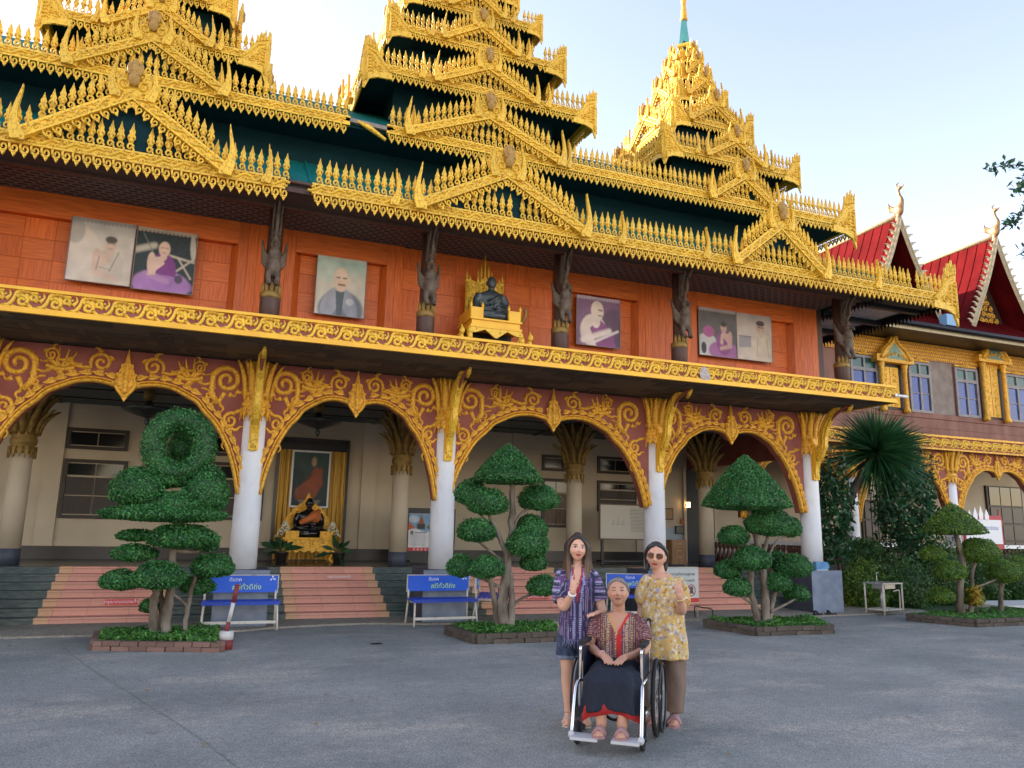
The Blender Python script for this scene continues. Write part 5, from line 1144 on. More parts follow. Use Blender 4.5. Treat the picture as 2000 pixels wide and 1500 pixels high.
PT = thing('monk_portrait', 'large white-framed painting of an orange-robed monk above the altar', 'painting', ((x0+x1)/2, IY-.14, z0))
L = [('g', S_((60, 84, 80)), (.4, 1)), ('e', S_((30, 48, 50)), (.1, .3, .3, .4, 0), .7), ('p', S_((150, 76, 44)), [(.12, .12), (.1, .3), (.45, .5), (.6, .72), (.82, .7), (.85, .4), (.62, .12)]), ('e', S_((134, 70, 44)), (.36, .22, .28, .14, 0)), ('e', S_((186, 150, 116)), (.58, .83, .07, .09, 0)), ('l', S_((96, 50, 34)), ((.3, .45), (.62, .62), .02), .7), ('l', S_((190, 180, 160)), ((.2, .09), (.8, .09), .008)), ('l', S_((190, 180, 160)), ((.25, .05), (.75, .05), .008))]
obj('print', print_mesh('print', w_, h_, paint(44, 66, L, S_((44, 62, 62)))), PT, (0, -.012, 0))
q = MB()
for a in ((-w_/2-.04, -w_/2, -.04, h_+.04), (w_/2, w_/2+.04, -.04, h_+.04)): q.box(a[0], a[1], -.03, .01, a[2], a[3])
q.box(-w_/2, w_/2, -.0295, .01, -.04, 0); q.box(-w_/2, w_/2, -.0295, .01, h_, h_+.04); q.build('frame', WPLAS, PT)
ay = 17.45
AT = thing('altar_table', 'carved gold altar table in front of the gold curtain', 'table', (at(600, 1060, Y=ay)[0], ay, FZ))
q = MB(); q.box(-.5, .5, -.3, .3, .40, .48); q.box(-.54, .54, -.34, .34, .48, .52); q.build('table_top', GOLDD, AT)
q = MB(); q.prism([(-.5, .4), (-.5, .25)]+[(-.5+1.0*(i/12), .25-.05*(i % 2)) for i in range(1, 12)]+[(.5, .25), (.5, .4)], FR, .26, .3); q.build('carved_apron', GOLDD, AT)
for sx in (-1, 1):
    for sy in (-1, 1):
        q = MB(); q.tube(smooth2([(sx*.46, sy*.27, .4), (sx*.52, sy*.3, .22), (sx*.47, sy*.27, .08), (sx*.54, sy*.31, 0)], 3), .04, 6); q.build('leg', GOLDD, AT)
    q = MB(); q.box(min(sx*.22, sx*.5), max(sx*.22, sx*.5), -.33, -.30, .52, .66)
    for k in range(4): q.box(sx*(.26+.06*k)-.012, sx*(.26+.06*k)+.012, -.335, -.331, .54, .63, 0)
    q.build('low_rail', GOLDD, AT)
q = MB(); q.prism([(-.42, .52), (-.5, .9), (-.3, 1.15), (-.1, 1.3), (0, 1.5), (.1, 1.3), (.3, 1.15), (.5, .9), (.42, .52)], FR, -.32, -.28)
for k in range(7): q.relief(spiral((k-3)*.11, .95+.08*(3-abs(k-3)), .06, .012, k, 1.2, 10), .016, .03, lambda a, b, c: (a, .28-c, b))
q.build('carved_back', GOLDD, AT)
st = remesh(monk_mb(), 'altar_statue', LACQ, .014, None, 2, (AT.location[0], ay+.02, FZ+.525)); tag(st, 'black lacquered seated monk statue with an orange sash on the altar table', 'statue')
q = MB(); q.tube(smooth2([(.2, -.02, .57), (.1, -.16, .47), (-.05, -.19, .38), (-.2, -.14, .30)], 4), [.05, .055, .06, .07, .075, .08, .08, .08, .075, .07, .06, .05, .04], 10); q.ell((.12, -.09, .44), (.14, .1, .13), 12, 8); q.build('orange_sash', ROBE, st)
FLW = pm('cream flowers', (.62, .55, .36), (.75, .7, .5), sc=40, rough=.8)
for k, p in enumerate((556, 649)):
    x = at(p, 1040, Y=ay-.05)[0]; FA = thing('flower_arrangement', 'cone of cream flowers on a gold stand, %s of the altar statue' % ('left' if k == 0 else 'right'), 'flowers', (x, ay-.05, FZ), 0, 'flower cones on the altar')
    q = MB(); q.lathe([(.15, 0), (.05, .05), (.04, .3), (.1, .42), (.11, .5), (.09, .52)], n=12); q.build('stand', GOLDDK, FA)
    q = MB(); rr = random.Random(k)
    for i in range(150):
        t = rr.random()**.7; a = rr.random()*2*PI; r = .16*(1-t)+.02; q.ell((r*math.cos(a), r*math.sin(a), .53+.32*t), (.024, .024, .02), 6, 4)
    q.build('blossoms', FLW, FA, kind='stuff')
# ------------------------------------------------------------------ boards and posters
y = 16.75; x0, x1 = at(797, 1040, Y=y)[0], at(846, 1040, Y=y)[0]; z1, z0 = at(820, 1003, Y=y)[2], at(820, 1076, Y=y)[2]; w_, h_ = x1-x0, z1-z0
PO = thing('information_poster', 'red and white printed poster on a dark stand behind the second column', 'poster', ((x0+x1)/2, y, FZ))
L = [('p', S_((196, 40, 40)), [(0, 0), (1, 0), (1, .09), (0, .09)]), ('p', S_((120, 160, 190)), [(0, .56), (0, 1), (1, 1), (1, .56), (.7, .5), (.5, .54), (.3, .6)]), ('e', S_((205, 210, 215)), (.2, .85, .2, .1, 0), .7), ('p', S_((150, 84, 44)), [(.35, .66), (.5, .98), (.65, .66)]), ('p', S_((60, 60, 50)), [(.33, .58), (.33, .72), (.66, .72), (.66, .58)]), ('p', S_((200, 90, 50)), [(0, .55), (0, .78), (.25, .62)]), ('p', S_((110, 96, 50)), [(.7, .62), (1, .88), (1, .52)]), ('p', S_((190, 50, 40)), [(.88, .22), (.88, .4), (1, .42), (1, .2)]), ('p', S_((110, 105, 90)), [(.07, .44), (.07, .53), (.2, .53), (.2, .44)])]
L += [('l', S_((90, 90, 95)), ((.25, .485), (.72, .485), .014))]+[('l', S_((160, 160, 165)), ((.08, .42-.035*i), (.68, .42-.035*i), .008)) for i in range(9)]+[('e', S_((230, 220, 220)), (.25+.15*i, .045, .03, .022, 0)) for i in range(5)]
obj('print', print_mesh('print', w_, h_, paint(48, 70, L, S_((226, 222, 222)))), PO, (0, -.03, z0-FZ))
q = MB(); q.box(-w_/2-.03, w_/2+.5, -.02, .02, z0-FZ-.25, z1-FZ+.12); q.build('board', BLK, PO)
q = MB(); q.box(-w_/2, -w_/2+.06, -.02, .3, 0, z0-FZ-.2); q.box(w_/2, w_/2+.06, -.02, .3, 0, z0-FZ-.2); q.build('stand', BLK, PO)
y = 16.9; x0, x1 = at(1172, 1020, Y=y)[0], at(1268, 1020, Y=y)[0]; z1, z0 = at(1215, 987, Y=y)[2], at(1215, 1052, Y=y)[2]; w_, h_ = x1-x0, z1-z0
WB = thing('whiteboard', 'wood-framed whiteboard with a sketch and handwritten lines under the third arch', 'whiteboard', ((x0+x1)/2, y, FZ))
q = MB(); q.box(-w_/2, w_/2, -.01, .01, z0-FZ, z1-FZ); q.build('panel', pm('ivory board', (.52, .46, .37), None, rough=.35), WB)
q = MB(); z0_, z1_ = z0-FZ, z1-FZ
q.box(-w_/2-.03, -w_/2, -.025, .02, z0_-.03, z1_+.03); q.box(w_/2, w_/2+.03, -.025, .02, z0_-.03, z1_+.03); q.box(-w_/2, w_/2, -.0245, .02, z0_-.03, z0_); q.box(-w_/2, w_/2, -.0245, .02, z1_, z1_+.03); q.build('frame', MIDBR, WB)
q = MB(); rr = random.Random(5)
for i in range(17):
    zz = z1_-.09-i*.034; a = .14+(.02 if i > 6 else 0); x_ = a
    while x_ < w_/2-(.02 if i < 7 else .16):
        l = rr.uniform(.02, .07); q.box(x_, min(x_+l, w_/2-.01), -.0125, -.0105, zz, zz+.010); x_ += l+.012
for cx_, hh in ((-.33, .1), (-.2, .18), (-.06, .1)):
    q.relief([(cx_-.03, z0_+.34), (cx_-.035, z0_+.36), (cx_, z0_+.36+hh), (cx_+.035, z0_+.36), (cx_+.03, z0_+.34), (cx_-.03, z0_+.34)], .004, .002, lambda a, b, c: (a, -.0105-c, b))
q.build('handwriting', TXTK, WB)
for s in (-.45, .45):
    q = MB(); q.box(s*w_-.03, s*w_+.03, .0, .05, 0, z0_-.03); q.build('leg', BLK, WB)
q = MB(); q.box(-w_*.45, w_*.45, -.02, .3, .05, .09); q.build('stretcher', BLK, WB)
y = 16.2; x0 = at(1312, 1075, Y=y)[0]; x1 = at(1341, 1075, Y=y)[0]
CB = thing('wooden_cabinet', 'small brown wooden cabinet beside the third column', 'cabinet', ((x0+x1)/2, y, FZ+.02)); w_ = x1-x0
WOODC = pm('oak veneer', (.24, .12, .05), (.32, .17, .075), sc=5, rough=.45, stretch=(6, 6, .8))
zt = at(1325, 1056, Y=y)[2]-FZ; q = MB(); q.box(-w_/2, w_/2, 0, .35, .02, zt); q.build('body', WOODC, CB)
for k in range(3):
    q = MB(); q.box(-w_/2+.012, w_/2-.012, -.012, -.001, zt-.05-.16*(k+1)+.012, zt-.05-.16*k); dwr = q.build('drawer', WOODC, CB)
    q = MB(); q.box(-.06, .06, -.028, -.013, zt-.1-.16*k, zt-.088-.16*k); q.build('handle', CREAMT, dwr)
for lab, (a, b_, c, d), fm, pmx in (('brown wooden framed notice on the wall beside the third column', (1292, 992, 1313, 1015), MIDBR, pm('tan paper', (.40, .24, .12), None, rough=.7)), ('small orange notice on the wall near the dark doorway', (1328, 1013, 1336, 1023), ROBE, ROBE), ('dark framed group photograph on the wall near the doorway', (1317, 1027, 1336, 1043), BLK, pm('dark photo print', (.05, .055, .05), (.16, .15, .13), sc=22, rough=.4))):
    x0, x1 = ix(a)[0], ix(c)[0]; z1, z0 = ix(a, b_)[2], ix(a, d)[2]
    o = thing('wall_picture', lab, 'picture', ((x0+x1)/2, IY-.02, z0)); w_, h_ = x1-x0, z1-z0
    q = MB(); q.box(-w_/2, w_/2, -.03, .004, 0, h_); q.build('frame', fm, o); q = MB(); q.box(-w_/2+.03, w_/2-.03, -.034, -.0305, .03, h_-.03); q.build('print', pmx, o)
x, y, z = at(1345, 986, Y=IY-.2); LT = thing('wall_lantern', 'small lit wall lantern beside the dark doorway', 'lantern', (x, IY-.1, z))
q = MB(); q.box(-.035, .035, -.12, -.05, -.07, .07); q.build('glass', LAMP, LT); q = MB(); q.box(-.045, .045, -.13, -.04, .07, .09); q.box(-.045, .045, -.13, -.04, -.09, -.07); q.box(-.02, .02, -.05, .098, -.02, .02); q.build('housing', BLK, LT)
# fluorescent tube at the balcony corner
x, y, z = at(1750, 768, Y=11.6); q = MB(); q.tube([(BX1+.06, 11.32, 4.38), (BX1+.32, 11.25, 4.355)], .03, 8); o = q.build('tube_lamp', WPLAS); tag(o, 'white fluorescent tube sticking out from the balcony corner', 'lamp')
q = MB(); q.box(BX1+.03, BX1+.08, 11.28, 11.36, 4.35, 4.41); q.build('socket', STEEL, o)
# ================================================================== plants
RS = np.random.RandomState(21)
def nrmz(a): return a/np.maximum(np.linalg.norm(a, axis=1, keepdims=True), 1e-9)
def quadmesh(name, V, F, tint, mat):
    me = bpy.data.meshes.new(name); nv, nf = len(V), len(F)
    me.vertices.add(nv); me.vertices.foreach_set('co', np.asarray(V, np.float32).ravel())
    me.loops.add(nf*4); me.loops.foreach_set('vertex_index', np.asarray(F, np.int32).ravel())
    me.polygons.add(nf); me.polygons.foreach_set('loop_start', np.arange(0, nf*4, 4, dtype=np.int32)); me.polygons.foreach_set('loop_total', np.full(nf, 4, np.int32))
    me.update(calc_edges=True); setcol(me, tint, 'tint'); me.materials.append(mat); return me
def leafquads(pos, nrm, l, w_, jit=.6, droop=0.0, tv=(.45, 1.6), hue=.14):
    n = len(pos); N_ = nrmz(nrm+RS.randn(n, 3)*jit); t = nrmz(np.cross(N_, RS.randn(n, 3))); t = nrmz(t+np.array([0, 0, -droop])); b = np.cross(N_, t)
    L = (l*RS.uniform(.7, 1.25, n))[:, None]; W_ = (w_*RS.uniform(.75, 1.2, n))[:, None]
    V = np.stack([pos-t*L*.5, pos+b*W_*.5-t*L*.08, pos+t*L*.5, pos-b*W_*.5-t*L*.08], 1).reshape(-1, 3)
    tn = RS.uniform(*tv, n)[:, None]*np.ones((1, 3)); tn = tn*(1+RS.randn(n, 3)*hue*np.array([1, .4, .6])); tn = np.clip(tn, .2, 2)
    return V, np.arange(n*4).reshape(-1, 4), np.repeat(tn, 4, 0)
def sph(n):
    a = RS.randn(n, 3); return nrmz(a)
def grid_core(fn, n=18, m=12):
    V = np.array([fn(2*PI*j/n, i/m) for i in range(m+1) for j in range(n)]); F = np.array([(i*n+j, i*n+(j+1) % n, (i+1)*n+(j+1) % n, (i+1)*n+j) for i in range(m) for j in range(n)]); return V, F
def pad(parent, name, c, r, mat=LEAF, kind='dome', l=.037, dens=3300, jit=.75):
    """clipped foliage pad: thousands of leaf faces over a solid leafy core"""
    rx, ry, rz = r; c = np.array(c)
    if kind == 'dome':
        area = 4*PI*((((rx*ry)**1.6+(rx*rz)**1.6+(ry*rz)**1.6)/3)**(1/1.6)); n = int(area*dens)
        d = sph(n); flat = np.where(d[:, 2] < 0, .62, 1.0)
        lump = 1+.045*np.sin(d[:, 0]*5+c[0]*3)*np.sin(d[:, 1]*4+c[2]*5)+.03*np.sin(d[:, 2]*9+c[0])
        p = d*np.array([rx, ry, rz])*lump[:, None]; p[:, 2] *= flat; p *= np.where(RS.rand(n) < .04, RS.uniform(1.03, 1.13, n), RS.uniform(.92, 1.05, n))[:, None]; nr = nrmz(d/np.array([rx, ry, rz]))
        cv, cf = grid_core(lambda a, t: (rx*.92*math.sin(PI*t)*math.cos(a), ry*.92*math.sin(PI*t)*math.sin(a), rz*.92*math.cos(PI*t)*(1 if t < .5 else .62)))
    elif kind == 'cone':
        n = int(PI*rx*math.hypot(rx, rz)*1.45*dens); t = np.sqrt(RS.rand(n)); a = RS.rand(n)*2*PI; under = RS.rand(n) < .25
        rr = t*(1+.03*np.sin(a*5)); z = rz*(1-t**1.12)-.05*rz*np.sin(t*PI)*-1
        z = np.where(under, -.09*rz*(1-t**4)-.02, z); z = np.where((~under) & (t > .9), z-(t-.9)*.9*rz*.6, z)
        p = np.stack([rx*rr*np.cos(a), ry*rr*np.sin(a), z], 1)*RS.uniform(.96, 1.035, n)[:, None]
        nr = np.stack([np.cos(a)*rz, np.sin(a)*rz, np.full(n, rx)], 1); nr[under] = (0, 0, -1); nr = nrmz(nr)
        cv, cf = grid_core(lambda a, t: (rx*.95*min(1, t*1.25)*math.cos(a)*(1 if t < .8 else (1-t)*5), ry*.95*min(1, t*1.25)*math.sin(a)*(1 if t < .8 else (1-t)*5), rz*.95*(1-min(1, t*1.25)**1.12) if t < .8 else -.05*rz))
    elif kind == 'ring':
        n = int(4*PI*PI*rx*ry*dens*.8); a = RS.rand(n)*2*PI; b = RS.rand(n)*2*PI; R_o, tt = rx, ry
        p = np.stack([(R_o+tt*np.cos(b))*np.cos(a), tt*1.15*np.sin(b), (R_o*rz+tt*np.cos(b))*np.sin(a)], 1)+RS.randn(n, 3)*.01
        nr = np.stack([np.cos(b)*np.cos(a), np.sin(b), np.cos(b)*np.sin(a)], 1)
        cv, cf = grid_core(lambda a, t: ((R_o+tt*.92*math.cos(2*PI*t))*math.cos(a), tt*1.06*math.sin(2*PI*t), (R_o*rz+tt*.92*math.cos(2*PI*t))*math.sin(a)), 26, 12)
    V, F, T = leafquads(p, nr, l, l*.62, jit)
    V = np.concatenate([V, cv])+c; F = np.concatenate([F, cf+4*n]); T = np.concatenate([T, np.full((len(cv), 3), .55)])
    return obj(name, quadmesh(name, V, F, T, mat), parent)
def stem(parent, name, pts, r0, r1, mat, n=9):
    p = smooth2(pts, 5); k = len(p); p = [(a+RS.randn()*r0*.10, b+RS.randn()*r0*.10, c) for a, b, c in p]
    m = MB(); m.tube(p, [(r0+(r1-r0)*(i/(k-1))**.8)*RS.uniform(.92, 1.1) for i in range(k)], n); return m.build(name, mat, parent)
def planter(label, corners, mat, h=.14, grassy=GRASS, tall=.09):
    root = thing('brick_planter', label, 'planter', (sum(c[0] for c in corners)/4, sum(c[1] for c in corners)/4, 0), 0, 'brick planters in the courtyard'); o0 = np.array(root.location)[:2]
    C = [np.array(c)-o0 for c in corners]; n = 4
    bk = MB(); bk.box(-.5, .5, -.5, .5, -.5, .5); bme = bk.mesh('brick', mat)
    q = MB(); ins = [c*.965 for c in C]
    q.prism([tuple(c) for c in ins], lambda a, b, c: (a, b, c), 0, h*.86); q.build('mortar_core', MORT, root)
    q = MB(); q.prism([tuple(c*.93) for c in C], lambda a, b, c: (a, b, c), h*.8, h*.95); q.build('soil', SOIL, root)
    courses = 2
    for e in range(4):
        a, b = C[e], C[(e+1) % 4]; L = np.linalg.norm(b-a); d = (b-a)/L; ang = math.atan2(d[1], d[0]); k = max(2, int(L/.215)); s = L/k
        for cr in range(courses):
            for i in range(k+(cr % 2)):
                u = s*(i+.5) if cr % 2 == 0 else max(.25*s, min(L-.25*s, s*i)); bl = s*.95 if cr % 2 == 0 or 0 < i < k else s*.48
                p = a+d*u; nn = np.array([d[1], -d[0]])
                hh = h/courses; obj('brick', bme, root, (p[0]+RS.randn()*.004, p[1]+RS.randn()*.004, hh*(cr+.5)+RS.randn()*.002), (RS.randn()*.01, RS.randn()*.01, ang+RS.randn()*.012), (bl, .10, hh*.9))
    # ground cover: small leaves over the soil
    m_ = 5200; uv = RS.rand(m_, 2); P_ = (C[0]*(1-uv[:, :1])+C[1]*uv[:, :1])*(1-uv[:, 1:])+(C[3]*(1-uv[:, :1])+C[2]*uv[:, :1])*uv[:, 1:]; P_ = P_*.95
    z = h*.9+tall*RS.rand(m_)*(.6+.4*np.sin(P_[:, 0]*9)*np.sin(P_[:, 1]*7)); pos = np.column_stack([P_, z])
    V, F, T = leafquads(pos, np.tile([0, 0, 1.0], (m_, 1)), .05, .03, .9); o = obj('ground_cover', quadmesh('ground_cover', V, F, T, grassy), root); o['kind'] = 'stuff'
    return root
planter('brown brick planter of bright ground cover under the knotted topiary', [(-1.27, 12.0), (-1.2, 11.02), (.254, 10.55), (.286, 12.05)], BRICK, h=.12)
planter('dark mossy brick planter under the topiary nearest the second column', [(3.46, 11.5), (3.58, 10.47), (4.98, 10.45), (5.18, 11.55)], BRICKM)
planter('mossy brick planter under the widest cone topiary, right of the people', [(8.0, 11.41), (8.17, 10.30), (9.65, 10.24), (10.2, 11.2)], BRICKM)
planter('long low brick planter at the far right edge', [(12.64, 11.4), (13.11, 10.38), (16.2, 10.5), (16.4, 12.2)], BRICKM, tall=.05)
def topiary(label, base, Y, pads, trunks, mat=LEAF, bark=BARK, l=.037):
    b = at(base[0], base[1], Y=Y); root = thing('topiary_tree', label, 'tree', (b[0], Y, .1), 0, 'clipped topiary trees'); o0 = np.array([b[0], Y, .1])
    for (x, y, rx, ry, dy, kind) in pads:
        c = at(x, y, Y=Y+dy); s = np.dot(c-CAM, FW)/FPX
        if kind == 'ring': r = (rx*s, ry*s, 1.12)
        elif kind == 'cone': r = (rx*s, rx*s, ry*s)
        else: r = (rx*s, rx*s*.92, ry*s)
        pad(root, 'foliage_pad', c-o0, r, mat, kind, l)
    for pts, r0, r1 in trunks:
        stem(root, 'trunk', [at(x, y, Y=Y+dy)-o0 for x, y, dy in pts], r0*.85, r1*.85, bark)
    return root
topiary('topiary with a knotted loop crown and flat pads, left of the entrance', (318, 1240), 11.45,
        [(350, 872, 47, 22, 0, 'ring'), (268, 960, 49, 46, -.1, 'dome'), (402, 968, 42, 57, -.05, 'dome'), (325, 1006, 112, 21, 0, 'dome'), (345, 990, 46, 30, -.2, 'dome'), (330, 935, 40, 30, .1, 'dome'), (356, 880, 28, 40, .42, 'dome'),
         (356, 1053, 66, 28, -.15, 'dome'), (266, 1048, 36, 14, .1, 'dome'), (262, 1083, 42, 20, .05, 'dome'), (402, 1066, 24, 18, .2, 'dome'), (310, 1130, 48, 33, -.3, 'dome'), (236, 1137, 38, 24, -.05, 'dome'), (416, 1110, 40, 28, -.1, 'dome'), (386, 1147, 32, 21, .2, 'dome'), (292, 1186, 18, 17, .15, 'dome')],
        [([(302, 1242, 0), (300, 1200, 0), (303, 1160, -.1), (310, 1130, -.2)], .075, .05), ([(322, 1242, 0), (325, 1200, 0), (333, 1150, 0), (336, 1090, 0), (340, 1050, 0), (345, 1005, 0)], .085, .045), ([(360, 1240, 0), (366, 1190, 0), (378, 1140, 0), (388, 1115, 0)], .04, .03), ([(335, 1160, 0), (352, 1170, 0), (366, 1185, 0)], .025, .02), ([(312, 1240, .1), (316, 1190, .15), (312, 1150, .1)], .05, .04), ([(330, 1110, 0), (300, 1095, 0), (265, 1090, 0)], .03, .02), ([(336, 1075, 0), (380, 1078, .1), (402, 1070, .2)], .03, .02)])
topiary('topiary with a flat cone cap and round pads beside the second column', (988, 1228), 11.0,
        [(992, 936, 69, 70, 0, 'cone'), (920, 968, 33, 31, .25, 'dome'), (952, 986, 41, 31, -.1, 'dome'), (1053, 978, 40, 31, .05, 'dome'), (931, 1041, 38, 28, -.1, 'dome'), (1036, 1036, 34, 30, .15, 'dome'), (1030, 1066, 40, 36, -.15, 'dome'), (900, 1110, 28, 26, .1, 'dome'), (950, 1112, 35, 26, -.15, 'dome'), (1042, 1100, 27, 24, .1, 'dome'), (1060, 1148, 31, 25, -.05, 'dome')],
        [([(985, 1230, 0), (982, 1190, 0), (985, 1150, 0), (992, 1090, 0), (1000, 1020, 0), (998, 935, 0)], .13, .045), ([(975, 1230, .05), (968, 1185, .05), (960, 1140, 0), (952, 1115, -.1)], .07, .04), ([(998, 1228, -.05), (1000, 1180, -.05), (996, 1120, 0), (985, 1070, 0), (962, 1020, 0), (955, 1000, 0)], .07, .03), ([(996, 1060, 0), (1012, 1010, 0), (1045, 985, .05)], .035, .022), ([(990, 1100, 0), (955, 1075, 0), (932, 1055, 0)], .03, .02), ([(985, 1150, 0), (940, 1130, 0), (905, 1118, 0)], .03, .02), ([(992, 1195, 0), (1020, 1168, 0), (1055, 1158, 0)], .03, .02), ([(996, 1080, 0), (935, 1000, .2), (920, 980, .2)], .025, .018)], l=.035)
topiary('topiary with the widest pointed cone cap, before the last arch', (1488, 1215), 10.75,
        [(1458, 985, 84, 96, 0, 'cone'), (1502, 1026, 47, 33, -.1, 'dome'), (1544, 1034, 22, 24, .2, 'dome'), (1433, 1050, 31, 23, 0, 'dome'), (1469, 1096, 37, 28, -.2, 'dome'), (1548, 1110, 38, 28, 0, 'dome'), (1421, 1116, 26, 22, .15, 'dome'), (1520, 1141, 28, 22, -.05, 'dome'), (1440, 1150, 28, 22, 0, 'dome'), (1556, 1162, 24, 20, .1, 'dome'), (1512, 1095, 26, 20, .3, 'dome')],
        [([(1480, 1215, 0), (1472, 1180, 0), (1466, 1140, -.1), (1468, 1110, -.15)], .07, .05), ([(1495, 1215, 0), (1494, 1160, 0), (1488, 1100, 0), (1474, 1040, 0), (1462, 985, 0)], .09, .05), ([(1500, 1215, .05), (1510, 1170, .05), (1516, 1150, 0)], .06, .04), ([(1488, 1090, 0), (1497, 1060, 0), (1502, 1040, 0)], .045, .03), ([(1488, 1110, 0), (1515, 1060, .1), (1540, 1045, .2)], .03, .02), ([(1490, 1150, 0), (1525, 1130, 0), (1545, 1120, 0)], .035, .02), ([(1478, 1070, 0), (1450, 1060, 0), (1435, 1055, 0)], .03, .02), ([(1485, 1190, 0), (1455, 1170, 0), (1440, 1158, 0)], .03, .02), ([(1505, 1195, 0), (1535, 1180, 0), (1553, 1170, 0)], .03, .02)])
topiary('yellow-green topiary with a small cone cap in the far right planter', (1890, 1208), 11.2,
        [(1862, 1037, 58, 54, 0, 'cone'), (1912, 1081, 38, 29, -.1, 'dome'), (1856, 1119, 31, 23, -.1, 'dome'), (1960, 1121, 34, 27, .1, 'dome'), (1822, 1084, 24, 18, .2, 'dome'), (1838, 1166, 26, 19, .1, 'dome'), (1900, 1170, 22, 20, 0, 'dome'), (1990, 1110, 26, 24, .4, 'dome')],
        [([(1880, 1208, 0), (1876, 1160, 0), (1880, 1100, 0), (1872, 1060, 0), (1866, 1037, 0)], .09, .05), ([(1893, 1208, 0), (1900, 1160, 0), (1898, 1120, 0), (1908, 1090, 0)], .06, .035), ([(1880, 1130, 0), (1860, 1128, 0)], .03, .02), ([(1898, 1150, 0), (1925, 1140, 0), (1955, 1128, .1)], .03, .02), ([(1955, 1200, .2), (1955, 1160, .15), (1958, 1130, .1)], .06, .05)], mat=LEAFY)
# yellow croton by the last topiary
o0 = at(1905, 1160, Y=11.0); cr = thing('croton_plant', 'small yellow-leaved shrub beside the far right topiary trunk', 'plant', (o0[0], 11.0, .1)); z0 = o0[2]-.1
n = 240; t = RS.rand(n); a = RS.rand(n)*2*PI; pos = np.stack([.16*t*np.cos(a), .16*t*np.sin(a), z0-.2+.35*RS.rand(n)], 1); V, F, T = leafquads(pos, np.stack([np.cos(a), np.sin(a), np.ones(n)], 1), .14, .03, .3)
obj('foliage', quadmesh('foliage', V, F, T, GOLDLF), cr); stem(cr, 'stem', [(0, 0, 0), (0, 0, z0*.5), (0, 0, z0)], .02, .01, BARKD)
def bush(label, x, y, Y, rx, ry, mat=LEAFB, l=.09, n=2600, name='bush', zmin=0, jit=.9, group='shrubs by the wing'):
    c = at(x, y, Y=Y); s = np.dot(c-CAM, FW)/FPX; rx, rz = rx*s, ry*s
    root = thing(name, label, 'bush', (c[0], Y, 0), 0, group)
    d = sph(n); f = RS.uniform(.55, 1.05, n)*(1+.18*np.sin(d[:, 0]*6+x)*np.sin(d[:, 2]*5+y)+.1*np.sin(d[:, 1]*11)); p = d*np.array([rx, rx*.8, rz])*f[:, None]+np.array([0, 0, c[2]]); p = p[p[:, 2] > zmin+.02]
    V, F, T = leafquads(p, nrmz(p-np.array([0, 0, c[2]])), l, l*.5, jit, droop=.4)
    if name == 'bush':
        cv, cf = grid_core(lambda a, t: (rx*.72*math.sin(PI*t)*math.cos(a)*(1+.1*math.sin(a*3)), rx*.55*math.sin(PI*t)*math.sin(a), max(.02, c[2]+rz*.72*math.cos(PI*t)))); F = np.concatenate([F, cf+len(V)]); V = np.concatenate([V, cv]); T = np.concatenate([T, np.full((len(cv), 3), .5)])
    obj('foliage', quadmesh('foliage', V, F, T, mat), root)
    for k in range(4): stem(root, 'stem', [(RS.randn()*.06, RS.randn()*.06, 0), (RS.randn()*rx*.25, RS.randn()*.1, c[2]*.55), (RS.randn()*rx*.5, RS.randn()*.15, c[2])], .025, .01, BARKD, 6)
    return root
bush('rounded green bush right of the last pedestal, behind the metal table', 1690, 1150, 13.7, 60, 55, LEAFY, .07, 7000)
bush('dark low bush beside the blue column base of the wing', 1685, 1080, 14.6, 55, 30, LEAFB, .07, 5000)
bush('dark bush in the middle of the garden bed left of the cone topiary', 1765, 1150, 13.4, 60, 60, LEAFB, .07, 7000)
bush('green bush in front of the balustrade, nearest the yellow-green topiary', 1830, 1125, 13.9, 60, 75, LEAFB, .075, 8000)
bush('bush under the red and white signboard', 1925, 1140, 13.9, 55, 60, LEAFB, .07, 6000)
bush('bush at the right edge below the balustrade', 1990, 1140, 13.6, 45, 65, LEAFB, .07, 6000)
bush('leafy creeper hanging beside the last column, full of large dark leaves', 1630, 1000, 13.75, 38, 115, LEAFD, .15, 1700, 'climbing_creeper', zmin=.9)
bush('broad-leaved creeper draped between the sword-leaf tree and the wing', 1770, 985, 14.0, 62, 110, LEAFD, .14, 4200, 'climbing_creeper', zmin=.6)
